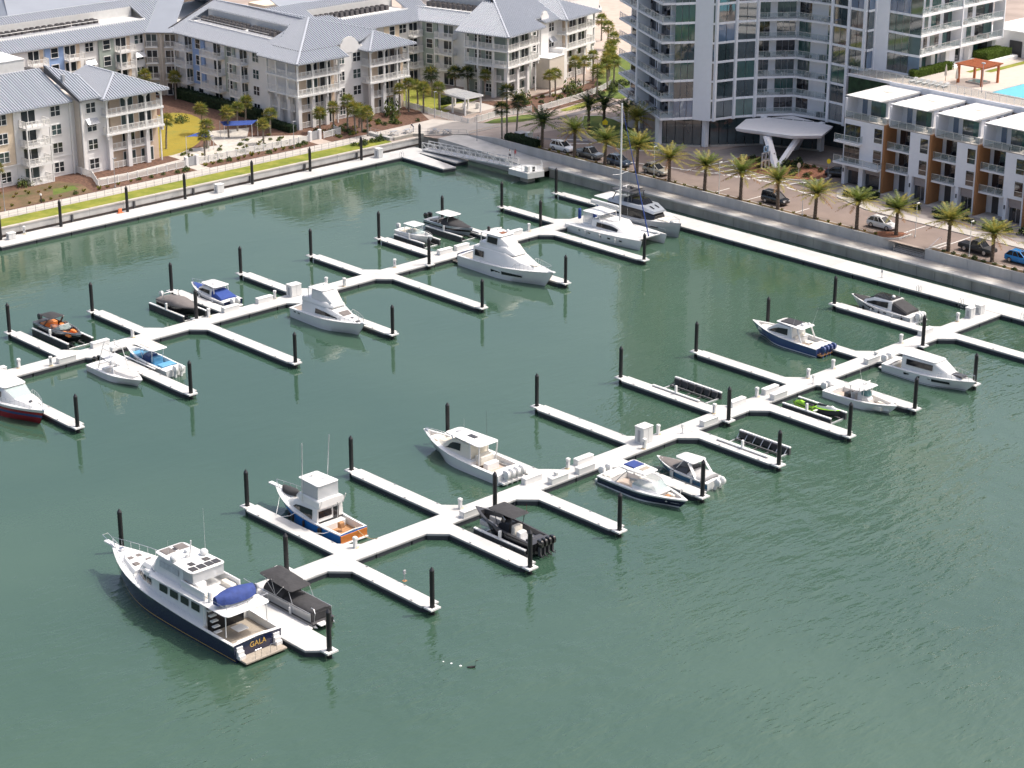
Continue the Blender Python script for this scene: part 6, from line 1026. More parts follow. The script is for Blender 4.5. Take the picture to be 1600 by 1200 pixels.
roof(C, [(3.9, 11), (8.0, 11), (8.0, 27), (3.9, 27)], (3.9, 0), (1, 0), sp=.5); roof(C, [(8, 9), (9, 9), (14.5, 14.5), (14.5, 16), (12.5, 12.5), (8, 12.5)], (3.9, 0), (1, 0), sp=.5, z0=13.5); roof(C, [(12.5, 12.5), (14.5, 14.5), (14.5, 27), (12.5, 27)], (3.9, 0), (1, 0)); MB().box(8, 12.5, 12.5, 27, 14.6, 15).build('service_deck', 'deckwhite', C); MB().box(7.9, 8.1, 12.5, 27, 14.9, 15.3).build('parapet', 'trim', C); MB().box(12.4, 12.5, 12.5, 27, 15, 16.9).build('deck_wall', 'deckwhite', C); acunits(C, [(11.7, 13.6 + 1.2 * i, 15.01) for i in range(11)] + [(10.5, 13.6 + 1.2 * i, 15.01) for i in range(11)])
roof(C, [(14.5, 1.0), (19.4, 1.0), (22, 9.6), (14.4, 14.4), (9, 9)], (0, 1.0), (0, 1), z0=EAVE + .3); roof(C, [(19.4, -.9), (31.8, -.9), (25.6, 5.3)], (0, -.9), (0, 1), z0=EAVE + .12); roof(C, [(19.4, -.9), (25.6, 5.3), (25.6, 12), (19.4, 12)], (19.4, 0), (1, 0), z0=EAVE + .12); roof(C, [(31.8, -.9), (31.8, 12), (25.6, 12), (25.6, 5.3)], (31.8, 0), (-1, 0), z0=EAVE + .12); cap(C, (19.5, -.8, 13.6), (25.6, 5.3, 15.95)); cap(C, (31.7, -.8, 13.6), (25.6, 5.3, 15.95)); cap(C, (25.6, 5.3, 15.95), (25.6, 12, 15.95)); roof(C, [(14.4, 14.4), (22, 9.6), (34, 12), (34, 27), (14.5, 27)], (34, 0), (-1, 0), .22, rib=False)
# ----- roofs and a low building far behind block B
D = T('distant_building', 'grey roofed building with dark timber posts behind the long metal roof, upper left', 'building'); W_(D, 212, 262, 372, 392, 1.4, 10.5, 'beige'); roof(D, [(208, 366), (268, 366), (262, 382), (216, 382)], (0, 366), (0, 1), .3, z0=11.0, rib=False); roof(D, [(208, 366), (216, 382), (216, 400), (208, 400)], (208, 0), (1, 0), .5, z0=11.0, rib=False)
for i in range(8): MB().box(210.5 + 3 * i, 211 + 3 * i, 367.4, 367.9, 1.4, 11).build('post', 'brown', D)
D = T('distant_building', 'low white building with a row of windows at the upper left corner', 'building'); W_(D, 190, 224, 384, 400, 1.4, 9.6, 'stucco'); MB().box(189.5, 224.5, 383.5, 400.5, 9.6, 10.2).build('parapet', 'trim', D)
for i in range(9): pw(D, 193 + 3.4 * i, 384, 7.9, 0, 2.2, 1.6)
D = T('distant_building', 'small cream gabled house roof behind the rear metal roof, top centre', 'building'); W_(D, 262, 282, 346, 360, 1.4, 9, 'cream'); roof(D, [(260, 344), (284, 344), (284, 353), (260, 353)], (0, 344), (0, 1), .35, z0=9.2, rib=False)
D = T('boundary_wall', 'long white boundary wall with a gate behind the car park, top centre', 'wall'); MB().box(330, 395, 352, 352.4, 1.4, 4.2).build('wall', 'stucco', D); MB().box(352, 358, 351.9, 352, 1.4, 3.9).build('gate', 'grey', D)
D = T('distant_building', 'flat white roof strip behind the right apartment block', 'building'); W_(D, 292, 330, 322, 345, 1.4, 8.5, 'stucco'); MB().box(291.5, 330.5, 321.5, 345.5, 8.5, 9).build('parapet', 'deckwhite', D)
# ---------------------------------------------------------------- glass tower, podium and townhouses
V2 = lambda p: Vector((p[0], p[1]))
class Seg:
    def __init__(s, a, c):
        s.a, s.c = V2(a), V2(c); s.L = (s.c - s.a).length; s.d = (s.c - s.a) / s.L; n = Vector((s.d.y, -s.d.x)); s.n = n if n.dot(Vector((-.686, -.728))) > 0 else -n
    def p(s, u, off=0): return s.a + s.d * (u * s.L) + s.n * off
    def poly(s, u0, u1, o0, o1):
        q = [s.p(u0, o0), s.p(u1, o0), s.p(u1, o1), s.p(u0, o1)]; q = [(v.x, v.y) for v in q]
        ar = sum(a[0] * b_[1] - b_[0] * a[1] for a, b_ in zip(q, q[1:] + q[:1])); return q if ar > 0 else q[::-1]
    def box(s, t, name, u0, u1, o0, o1, z0, z1, m): return MB().prism(s.poly(u0, u1, o0, o1), z0, z1).build(name, m, t)
    def add(s, b, u0, u1, o0, o1, z0, z1, m=None): b.prism(s.poly(u0, u1, o0, o1), z0, z1, m); return b
T_ = T('glass_tower', 'tall white and glass residential tower with wraparound balconies beside the round drive', 'building')
ZK = [7.2 + 3.22 * k for k in range(19)]; KV = 8
pt = dict(T0=(262.6, 251.2), T1=(251.8, 231.0), T1b=(253.7, 229.85), T2=(256.7, 228.1), T3=(257.9, 225.2), T4=(258.4, 224.9), T5=(262.2, 223.9), T6=(265.6, 222.2), TF=(271.0, 218.2), T8=(271.9, 211.5), T9=(271.7, 207.9), T10=(271.6, 204.6), T11=(271.6, 204.0), T12=(273.4, 204.0), T13=(274.0, 201.6), T14=(273.8, 197.4), T15=(273.9, 195.1), T16=(285.6, 195.5), T17=(297.6, 195.5))
UP = MB()          # floors above the picture, one joined part
RG = R0
def glass(): return RG.choice(['tglass', 'tglass', 'tglassg', 'tglass', 'tglassb'])
def panes(s, n, k, off=.0, us=(0, 1), gap=.05, z0=.35, m=None):
    m = m or glass()
    for i in range(n):
        u0 = us[0] + (us[1] - us[0]) * i / n + gap / s.L; u1 = us[0] + (us[1] - us[0]) * (i + 1) / n - gap / s.L; zz = (ZK[k] + z0, ZK[k + 1] - .02)
        mm = m or glass()
        if k < KV: s.box(T_, 'glass_pane', u0, u1, off - .06, off, *zz, mm)
        else: s.add(UP, u0, u1, off - .06, off, *zz, mm)
def part(s, name, u0, u1, o0, o1, z0, z1, m, k=0):
    if k < KV: return s.box(T_, name, u0, u1, o0, o1, z0, z1, m)
    s.add(UP, u0, u1, o0, o1, z0, z1, m)
def railing(s, z, u0=0, u1=1, off=-.12, t=None, k=0, step=1.5, hgt=1.08):
    t = t or T_; n = max(1, round(s.L * (u1 - u0) / step)); b = MB()
    a, c = s.p(u0, off), s.p(u1, off); b.beam((a.x, a.y, z + hgt), (c.x, c.y, z + hgt), .07, .06)
    for i in range(n + 1): q = s.p(u0 + (u1 - u0) * i / n, off); b.box(q.x - .025, q.x + .025, q.y - .025, q.y + .025, z, z + hgt)
    o = b.build('railing', 'alu', t)
    g = MB(); s.add(g, u0, u1, off - .01, off + .01, z + .08, z + hgt - .06); g.build('rail_glass', 'railglass', o)
# core
core = [(266.0, 251.5), (254.6, 231.6), (257.4, 229.6), (259.6, 226.4), (263, 225.4), (267.4, 223.6), (272.8, 219.6), (273.6, 211.8), (274.6, 205), (276, 200), (276, 197.6), (297.4, 197.6), (297.4, 214), (280, 222), (272, 252)]
MB().prism(core[::1], ZK[0] - .3, ZK[KV]).build('core_wall', 'towerwhite', T_); UP.prism(core, ZK[KV] + .01, ZK[-1], 'towerwhite')
MB().prism([(x + .8, y + .8) for x, y in core[:9]] + [(276, 214), (272, 250)], 2.2, ZK[0] - .31).build('core_wall', 'tglass', T_)
SL = Seg(pt['T0'], pt['T1']); S1 = Seg(pt['T1'], pt['T1b']); S2 = Seg(pt['T1b'], pt['T2']); S3 = Seg(pt['T2'], pt['T3']); S4 = Seg(pt['T4'], pt['T5']); S5 = Seg(pt['T5'], pt['T6']); S6 = Seg(pt['T6'], pt['TF']); S7 = Seg(pt['TF'], pt['T8']); S8 = Seg(pt['T8'], pt['T9']); S9 = Seg(pt['T9'], pt['T10']); S11 = Seg(pt['T11'], pt['T12']); S12 = Seg(pt['T12'], pt['T13']); S13 = Seg(pt['T13'], pt['T14']); S14 = Seg(pt['T14'], pt['T15']); S15 = Seg(pt['T15'], pt['T16']); S16 = Seg(pt['T16'], pt['T17'])
SLi = Seg((266.0, 251.5), (254.6, 231.6)); S6i = Seg((267.4, 223.6), (272.8, 219.6)); S7i = Seg((272.8, 219.6), (273.6, 211.8)); S15i = Seg((276, 197.6), (286, 197.6)); S16i = Seg((286, 197.6), (297.4, 197.6))
slabA = [pt['T0'], pt['T1'], pt['T1b'], pt['T2'], pt['T3'], pt['T4'], pt['T5'], pt['T6'], pt['TF'], pt['T8'], pt['T9'], (276, 207.9), (272, 251)]
slabB = [pt['T9'], pt['T10'], pt['T11'], pt['T12'], pt['T13'], pt['T14'], pt['T15'], pt['T16'], pt['T17'], (297.6, 214), (276, 214)]
def ccw(p): return p if sum(a[0] * b_[1] - b_[0] * a[1] for a, b_ in zip(p, p[1:] + p[:1])) > 0 else p[::-1]
slabA, slabB = ccw(slabA), ccw(slabB)
for k in range(18):
    z = ZK[k]; z1 = ZK[k + 1]
    if k < KV: MB().prism(slabA, z, z + .33).build('floor_slab', 'towerslab', T_)
    else: UP.prism(slabA, z, z + .33, 'towerslab')
    if k >= 3:
        if k < KV: MB().prism(slabB, z, z + .33).build('floor_slab', 'towerslab', T_)
        else: UP.prism(slabB, z, z + .33, 'towerslab')
    # left balcony wing
    if k < KV:
        railing(SL, z + .33, 0, .44); railing(SL, z + .33, .455, 1); railing(S1, z + .33, 0, 1)
        SL.box(T_, 'divider_fin', .43, .455, -2.2, .12, z, z1, 'towerwhite')
        for u0, u1 in ((.02, .16), (.5, .64), (.66, .74), (.78, .98), (.2, .36)): 
            n = max(1, round((u1 - u0) * SLi.L / 1.1))
            for i in range(n): SLi.box(T_, 'glass_pane', u0 + (u1 - u0) * i / n + .002, u0 + (u1 - u0) * (i + 1) / n - .002, -.02, .05, z + .36, z1 - .1, 'thglass')
        for u in (.765,): SLi.box(T_, 'pier', u - .012, u + .012, 0, .5, z + .33, z1, 'towerwhite')
        for u in (.2, .55, .72, .86):
            if RG.random() < .6: q = SL.p(u, -1.0); MB().cbox(q.x - .45, q.x + .45, q.y - .4, q.y + .4, z + .335, z + .335 + RG.choice([.45, .75, .8]), .06).build('balcony_seat', RG.choice(['furn', 'furn', 'taupe', 'deckwhite']), T_)
    panes(S2, 3, k); part(S2, 'spandrel', 0, 1, -.1, .05, z - .05, z + .36, 'towerwhite', k)
    part(S3, 'white_column', 0, 1, -.3, .10, z - (.0 if k else .1), z1, 'towerwhite', k)
    panes(Seg(pt['T3'], pt['T4']), 1, k, .0, (0, 1), .02, .35, 'tglass')
    for S, n in ((S4, 2), (S5, 2)): panes(S, n, k); part(S, 'spandrel', 0, 1, -.1, .06, z - .03, z + .36, 'towerwhite', k)
    panes(S8, 2, k); part(S8, 'spandrel', 0, 1, -.1, .06, z - .03, z + .36, 'towerwhite', k)
    # recessed balconies
    if k < KV:
        railing(S6, z + .33, .0, 1); railing(S7, z + .33, 0, 1)
        for S, runs in ((S6i, ((.02, .3), (.48, .96))), (S7i, ((.06, .36), (.78, .96)))):
            for u0, u1 in runs:
                n = max(1, round((u1 - u0) * S.L / .95)); mm = RG.choice(['tglass', 'tglassg', 'thglass'])
                for i in range(n): S.box(T_, 'glass_pane', u0 + (u1 - u0) * i / n + .004, u0 + (u1 - u0) * (i + 1) / n - .004, 0, .06, z + .36, z1 - .1, mm)
        for S, u in ((S6, .3), (S6, .75), (S7, .3), (S7, .7)):
            if RG.random() < .6: q = S.p(u, -.75); MB().cbox(q.x - .4, q.x + .4, q.y - .4, q.y + .4, z + .335, z + .335 + RG.choice([.45, .75]), .05).build('balcony_seat', RG.choice(['furn', 'taupe', 'deckwhite']), T_)
    if k >= 3:
        panes(S9, 2, k); panes(S11, 1, k, 0, (0, 1), .1); panes(S13, 3, k); panes(S14, 1, k)
        for S in (S9, S11, S13, S14): part(S, 'spandrel', 0, 1, -.1, .05, z - .03, z + .36, 'towerwhite', k)
        part(S12, 'white_column', 0, 1, -.3, .1, z, z1, 'towerwhite', k)
        if k < KV:
            for S, Si in ((S15, S15i), (S16, S16i)):
                if k > 3: railing(S, z + .33, 0, 1); S.box(T_, 'divider_fin', .985, 1.0, -2.0, .1, z, z1, 'towerwhite')
                for u0, u1 in ((.04, .14), (.2, .3), (.38, .62), (.72, .95)) if S is S15 else ((.1, .22), (.34, .46), (.55, .97)):
                    n = max(1, round((u1 - u0) * Si.L / 1.1))
                    for i in range(n): Si.box(T_, 'glass_pane', u0 + (u1 - u0) * i / n + .003, u0 + (u1 - u0) * (i + 1) / n - .003, 0, .06, z + .36, z1 - .1, 'thglass' if RG.random() < .6 else 'tglassg')
                for u in (.15, .4, .7):
                    if k > 3 and RG.random() < .7: q = S.p(u, -.9); MB().cbox(q.x - .5, q.x + .5, q.y - .35, q.y + .35, z + .335, z + .335 + RG.choice([.45, .75]), .05).build('balcony_seat', RG.choice(['furn', 'taupe', 'deckwhite', 'deckwhite']), T_)
# vertical white fins
for P_, z0 in ((pt['T4'], ZK[0]), (pt['T5'], ZK[0]), (pt['T6'], ZK[0]), (pt['T8'], ZK[0]), (pt['T9'], ZK[0]), (pt['T10'], ZK[3]), (pt['T12'], ZK[3])):
    MB().box(P_[0] - .26, P_[0] + .26, P_[1] - .26, P_[1] + .26, z0 - .12, ZK[KV]).build('fin', 'towerwhite', T_); UP.box(P_[0] - .26, P_[0] + .26, P_[1] - .26, P_[1] + .26, ZK[KV] + .01, ZK[-1], 'towerwhite')
tag(UP.build('upper_floors', None, T_), kind='stuff')
for x, y in ((275.2, 197), (279.5, 197.0), (283.5, 197), (290, 197), (296.6, 197)): MB().box(x - .5, x + .5, y - .5, y + .5, 16.9, ZK[4]).build('pier', 'stucco', T_)
# lobby: tall glass, columns, plinth
for a, c, n in (((254.2, 233.6), (258.2, 227.4), 5), ((259.6, 226.6), (266.8, 221.2), 6), ((266.8, 221.2), (270.8, 211.4), 6), ((263.4, 247.5), (254.2, 233.6), 8)):
    S = Seg(a, c)
    for i in range(n): S.box(T_, 'lobby_glass', i / n + .006, (i + 1) / n - .006, -.06, 0, 2.5, ZK[0] - .01, 'tglass' if n != 8 else 'taupe')
    S.box(T_, 'plinth', 0, 1, -.3, .5, 2.3, 2.5, 'walk')
for x, y in ((258.8, 227.0), (253.9, 233.2), (266.9, 221.0), (270.6, 211.6), (259.9, 243.2)): MB().box(x - .42, x + .42, y - .42, y + .42, 2.3, ZK[0]).build('lobby_column', 'towerwhite', T_)
# ----- entrance canopy on slanting columns
K = T('entrance_canopy', 'angular white entrance canopy on slanting V columns in front of the tower', 'canopy')
top = [(257.6, 219.4), (263.8, 222.4), (271.4, 218.4), (270.4, 209), (264.0, 206.2), (260.4, 209.4)]; top = ccw(top); cx, cy = 264.5, 214.2
ins = lambda f: [(cx + (x - cx) * f, cy + (y - cy) * f) for x, y in top]
b = MB(); b.loft([[(x, y, 6.15) for x, y in ins(.80)], [(x, y, 6.5) for x, y in ins(.97)], [(x, y, 7.0) for x, y in ins(1)], [(x, y, 7.12) for x, y in ins(.95)], [(x, y, 7.05) for x, y in ins(.6)]]); b.build('roof', 'towerslab', K)
for a, c in (((256.4, 209.4), (259.4, 214.0)), ((256.6, 209.2), (263.0, 210.2)), ((263.4, 216.4), (261.4, 215.6)), ((267.6, 214.6), (265.8, 211.6))): MB().loft([[(a[0] - .5, a[1] - .35, 2.45), (a[0] + .5, a[1] - .35, 2.45), (a[0] + .5, a[1] + .35, 2.45), (a[0] - .5, a[1] + .35, 2.45)], [(c[0] - .55, c[1] - .4, 6.3), (c[0] + .55, c[1] - .4, 6.3), (c[0] + .55, c[1] + .4, 6.3), (c[0] - .55, c[1] + .4, 6.3)]]).build('slanting_column', 'towerslab', K)
t = T('sculpture', 'abstract sculpture of stacked pale frames on the planted island', 'sculpture', (254.2, 209.8, 2.5))
for dx, z0, h_, m in ((-.5, 0, 1.5, 'beige'), (.45, 0, 1.4, 'beige'), (-.45, 1.55, 1.2, 'grey'), (.5, 1.45, 1.3, 'grey'), (0, 2.8, 1.0, 'skyblue')):
    b = MB(); w_ = .42
    for s in (-1, 1): b.box(dx + s * w_ - .07, dx + s * w_ + .07, -.12, .12, z0, z0 + h_)
    for z in (z0, z0 + h_ - .14): b.box(dx - w_ + .07, dx + w_ - .07, -.12, .12, z, z + .14)
    b.build('frame', m, t)
# ----- podium with green wall and pool terrace
PD = T('podium', 'podium block behind the townhouses with dark green living wall and glass parapet', 'building')
MB().box(268.2, 316, 110, 204.6, 2.2, 16.9).build('block', 'taupe', PD); MB().box(276.2, 316, 204.61, 214, 2.2, 16.88).build('block', 'taupe', PD)
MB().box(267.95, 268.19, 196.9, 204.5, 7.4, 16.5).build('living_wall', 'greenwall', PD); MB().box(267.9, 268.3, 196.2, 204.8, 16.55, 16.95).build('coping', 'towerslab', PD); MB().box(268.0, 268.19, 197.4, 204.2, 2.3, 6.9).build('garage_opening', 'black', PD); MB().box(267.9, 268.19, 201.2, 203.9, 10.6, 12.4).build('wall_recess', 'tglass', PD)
MB().box(267.8, 268.19, 60, 196.2, 15.9, 16.9).build('parapet', 'thwhite', PD)
for i in range(12):
    y1 = 204.4 - 5.2 * i; S = Seg((268.3, y1), (268.3, y1 - 5.1)); railing(S, 16.95, 0, 1, 0, PD, 0, 1.3, 1.25)
struct('pool_terrace', MB().sheet([(268.4, 110), (316, 110), (316, 204), (268.4, 204)], 16.906), 'deckpool')
struct('pool', MB().sheet([(272.8, 150), (284.2, 150), (284.2, 180.6), (272.8, 180.6)], 16.93), 'pool')
struct('pool_edge', MB().prism([(284.2, 150), (284.6, 150), (284.6, 181), (272.4, 181), (272.4, 150), (272.8, 150), (272.8, 180.6), (284.2, 180.6)], 16.9, 16.99), 'walk')
flatz = lambda name, poly, z, m: struct(name, MB().sheet(poly, z), m)
flatz('terrace_path', [(270, 194.6), (284, 194.8), (284, 192.6), (270, 192.2)], 16.915, 'walk'); flatz('terrace_lawn', [(285.5, 190.5), (300, 190.8), (300, 189.4), (285.5, 189.2)], 16.92, 'lawn'); flatz('terrace_lawn', [(283, 192.4), (291, 192.6), (291, 191.6), (283, 191.4)], 16.922, 'lawn'); flatz('terrace_path', [(285, 191.3), (298, 191.4), (298, 190.7), (285, 190.6)], 16.925, 'walk')
def leafbox(name, label, x0, x1, y0, y1, z0, z1, m='hedge', n=None, seed=1, par=None, sz=.16):
    r = random.Random(seed); b = MB(); b.cbox(x0 + .1, x1 - .1, y0 + .1, y1 - .1, z0, z1 - .08, .08)
    vol = (x1 - x0) * (y1 - y0); n = n or int(160 * ((x1 - x0) * (z1 - z0) * 1.0 + (y1 - y0) * (z1 - z0) + vol))
    n = min(n, 2600)
    for _ in range(n):
        f = r.random(); x, y, z = r.uniform(x0, x1), r.uniform(y0, y1), r.uniform(z0, z1)
        A1, A2, A3 = (x1 - x0) * (y1 - y0), (x1 - x0) * (z1 - z0), (y1 - y0) * (z1 - z0); f *= A1 + A2 + A3
        if f < A1: z = z1
        elif f < A1 + A2: y = y0 if r.random() < .8 else y1
        else: x = x0 if r.random() < .8 else x1
        d = Vector((r.gauss(0, 1), r.gauss(0, 1), r.gauss(0, 1))).normalized(); u = d.orthogonal().normalized(); v = d.cross(u); s = sz * r.uniform(.5, 1.2); c = Vector((x, y, z)) + d * .04
        b.add([c - u * s, c + v * s * .5, c + u * s, c - v * s * .5], [(0, 1, 2, 3)])
    if par: return b.build(name, m, par)
    t = T(name, label, 'hedge'); b.build('foliage', m, t); return t
leafbox('hedge', 'clipped light green hedge on the pool terrace below the tower balconies', 272.6, 283.2, 194.9, 196.2, 16.9, 18.1, 'hedge', seed=3)
leafbox('hedge', 'light green hedge in the raised white planter on the pool terrace', 290.6, 297.4, 193.4, 196.6, 17.5, 18.7, 'hedge', seed=4)
pl = T('planter', 'raised white planter box on the pool terrace', 'planter'); MB().cbox(289.8, 298.2, 192.6, 197.2, 16.9, 17.55, .1).build('box', 'stucco', pl)
pg = T('pergola', 'reddish wooden pergola over the spa on the pool terrace', 'pergola', (277.6, 186.3, 16.92))
for x in (-2.2, 2.2):
    for y in (-2.2, 2.2): MB().cbox(x - .17, x + .17, y - .17, y + .17, 0, 2.7, .03).build('post', 'wood', pg)
for y in (-2.2, 2.2): MB().cbox(-2.7, 2.7, y - .1, y + .1, 2.7, 2.95, .03).build('beam', 'wood', pg)
for i in range(15): MB().cbox(-2.65 + .375 * i, -2.5 + .375 * i, -2.7, 2.7, 2.951, 3.13, .02).build('rafter', 'wood', pg)
MB().box(-1.4, 1.4, -1.4, 1.4, .01, .25).build('spa_rim', 'walk', pg); MB().box(-1.15, 1.15, -1.15, 1.15, .26, .27).build('spa_water', 'glassgreen', pg)
for i, (x, y) in enumerate([(274.9, 190.6), (274.2, 188.0)]):
    t = T('closed_umbrella', 'closed grey patio umbrella on the pool terrace, %s' % ('farther from the pergola' if i == 0 else 'nearer the pergola'), 'umbrella', (x, y, 16.92)); MB().cyl((0, 0, 0), (0, 0, 2.6), .04, .03, 6).build('pole', 'teak', t); MB().loft([[(r_ * cos(a), r_ * sin(a), z) for a in [k * pi / 4 for k in range(8)]] for z, r_ in ((.9, .22), (1.5, .2), (2.2, .12), (2.7, .02))]).build('canvas', 'beige', t)
for i in range(6):
    t = T('sun_lounger', 'low pale sun lounger by the glass parapet of the pool terrace, %s from the left' % ORD[i], 'lounger', (270.4 + .1 * i, 193.6 - 1.15 * i, 16.92), 0, 'terrace loungers'); MB().cbox(-.9, .9, -.3, .3, .2, .32, .04).build('seat', 'deckwhite', t); MB().loft([[(.3, -.3, .32), (.3, .3, .32), (.3, .3, .36), (.3, -.3, .36)], [(.9, -.3, .62), (.9, .3, .62), (.9, .3, .67), (.9, -.3, .67)]]).build('backrest', 'deckwhite', t)
t = T('lift_building', 'white lift building with dark door at the edge of the pool terrace', 'building'); MB().box(299.2, 308, 186, 198, 16.9, 21.0).build('wall', 'stucco', t); MB().box(299.0, 308.2, 185.8, 198.2, 21.0, 21.25).build('coping', 'trim', t); MB().box(299.05, 299.2, 192.6, 195, 16.95, 19.6).build('door', 'dgrey', t); MB().box(298.2, 299.1, 186.2, 188.5, 19.6, 19.9).build('door_canopy', 'brown', t); MB().box(297, 320, 198.3, 206, 15, 19.2).build('wall', 'stucco', t)
t = T('lamp_post', 'slim lamp post with disc head beside the pool', 'lamp', (271.8, 181.6, 16.92)); MB().cyl((0, 0, 0), (0, 0, 4.6), .06, .04, 7).build('pole', 'grey', t); MB().cyl((0, 0, 4.6), (0, 0, 4.72), .35, .3, 12).build('head', 'grey', t)
# ----- townhouses
ZT = [2.35, 6.05, 9.45, 12.85, 16.05]
for i in range(6):
    y1 = 196.5 - 8.6 * i; y0 = y1 - 8.6; yb = y1 - .0
    H = T('townhouse', 'white townhouse with brown side fin and glass balconies, %s from the tower' % ORD[i], 'townhouse', (256.6, y1, 0), 0, 'row of white townhouses')
    def hb(name, x0, x1, a, c, z0, z1, m): return MB().box(x0, x1, -c, -a, z0, z1).build(name, m, H)       # a..c = distance along the row from this house's left edge
    hb('wall', 2.6, 11.2, 0, 8.55, 2.2, ZT[3], 'thwhite')
    e = 0 if i else None
    lo, hi = (4.6, 8.2) if i else (.35, 8.2)        # flush front part
    hb('front_wall', 0, 2.59, lo, hi, ZT[1], ZT[3], 'thwhite'); hb('front_pier', 0, 2.59, lo, lo + .55, 2.2, ZT[1] - .01, 'thwhite'); hb('front_pier', 0, 2.59, hi - .5, hi, 2.2, ZT[1] - .01, 'thwhite')
    hb('door_surround', .6, 2.58, lo + .6, hi - .55, 4.6, ZT[1] - .02, 'taupe'); hb('ground_glass', .9, 1.0, lo + .6, hi - .55, 2.4, 4.58, 'thglass')
    for k in range(3): hb('mullion', .86, .9, lo + .6 + (hi - lo - 1.2) * k / 2 - .03, lo + .6 + (hi - lo - 1.2) * k / 2 + .03, 2.4, 4.58, 'alu')
    if i == 0:
        hb('front_pier', 0, 2.59, 3.6, 4.4, 2.2, ZT[1] - .01, 'thwhite'); hb('balcony_slab', -1.3, 2.5, -.6, 8.15, ZT[1] - .28, ZT[1], 'towerslab'); hb('balcony_slab', -1.3, .0, -.6, 4.0, ZT[2] - .28, ZT[2], 'towerslab')
        for z, w_ in ((ZT[1], 8.1), (ZT[2], 3.95)):
            S = Seg((-1.25, .55), (-1.25, -w_)); railing(S, z, 0, 1, -.05, H); S = Seg((-1.25, -w_), (0, -w_)); railing(S, z, 0, 1, 0, H)
        for z in (ZT[1], ZT[2]): 
            for k in range(3): hb('glass_door', -.06, .0, .6 + 1.0 * k, 1.54 + 1.0 * k, z + .05, z + 2.6, 'thglass')
    for z in (ZT[1], ZT[2]):
        hb('window', -.06, .0, 6.35 - (.0 if i else .1), 7.7, z + .55, z + 2.75, 'thglass'); hb('window_bar', -.09, -.061, 6.3, 7.75, z + 1.25, z + 1.33, 'alu')
    hb('brown_fin', -.35, 2.6, 8.2, 8.56, 2.2, ZT[3] + .25, 'brown')
    if i:
        for z in (ZT[1], ZT[2]):
            d = 1.1
            hb('balcony_slab', .15, 2.6, .02, 4.35, z - .26, z, 'towerslab'); S = Seg((.22, -.05), (.22, -4.3)); railing(S, z, 0, 1, -.0, H); S = Seg((.22, -4.3), (2.6, -4.3)); railing(S, z, 0, 1, 0, H)
            for k in range(3): hb('glass_door', 2.53, 2.6, .7 + 1.1 * k, 1.74 + 1.1 * k, z + .03, z + 2.7, 'thglass')
            hb('balcony_chair', 1.0, 1.6, 1.0, 1.6, z + .02, z + .6, 'furn'); hb('balcony_chair', 1.1, 1.7, 2.6, 3.2, z + .02, z + .6, RG.choice(['furn', 'taupe']))
        hb('front_door', 2.53, 2.6, 1.0, 2.1, 2.4, 5.0, 'dgrey'); hb('porch_pier', 1.9, 2.6, 2.6, 3.5, 2.2, ZT[1] - .3, 'thwhite')
        hb('side_return', .0, 2.6, 4.36, 4.6, ZT[1], ZT[3], 'thwhite')
    # set-back top floor with terrace and white roof
    hb('terrace_floor', 0, 11.2, .35, 8.19, ZT[3] + .0, ZT[3] + .14, 'walk'); S = Seg((.12, -.4), (.12, -8.15)); railing(S, ZT[3] + .14, 0, 1, -.02, H)
    hb('top_wall', 3.2, 11.2, .3, 6.2, ZT[3] + .14, ZT[4], 'thwhite'); hb('top_side_wall', .3, 3.2, .05, .3, ZT[3] + .14, ZT[4], 'thwhite')
    for a, c, m in ((1.3, 2.2, 'tglassb'), (3.0, 3.9, 'tglass'), (3.94, 4.85, 'tglass'), (4.9, 5.8, 'tglassg')): hb('glass_door', 3.12, 3.2, a, c, ZT[3] + .2, ZT[4] - .5, m)
    for a in (4.4, 7.2, 9.0): hb('side_window', a, a + .9, 6.2, 6.26, ZT[3] + .4, ZT[4] - .4, 'thglass')
    MB().loft([[(x, y, z) for x, z in ((.7, ZT[4] + .18), (3.2, ZT[4]), (11.4, ZT[4]), (11.4, ZT[4] + .3), (.7, ZT[4] + .3))] for y in (.25, -6.5)]).build('roof', 'deckwhite', H); hb('roof_hatch', 6.6, 7.8, 2.6, 3.8, ZT[4] + .301, ZT[4] + .36, 'beige')
    b = MB(); b.tube([(6.6, -2.6, ZT[4] + .3), (6.6, -2.6, ZT[4] + 1.0), (7.8, -2.6, ZT[4] + 1.0), (7.8, -2.6, ZT[4] + .3)], .03, 4); b.build('hatch_rail', 'steel', H)
    hb('terrace_table', 1.2, 2.0, 6.7, 7.5, ZT[3] + .14, ZT[3] + .85, 'deckwhite'); hb('terrace_sofa', 1.0, 1.9, 4.2, 5.9, ZT[3] + .14, ZT[3] + .6, RG.choice(['furn', 'deckwhite', 'taupe']))
    hb('wall_lamp', -.14, -.0, lo + .2, lo + .36, 4.3, 4.9, 'dgrey'); hb('entry_step', -1.2, 2.55, .3, 3.8, 2.25, 2.42, 'walk') if i else None
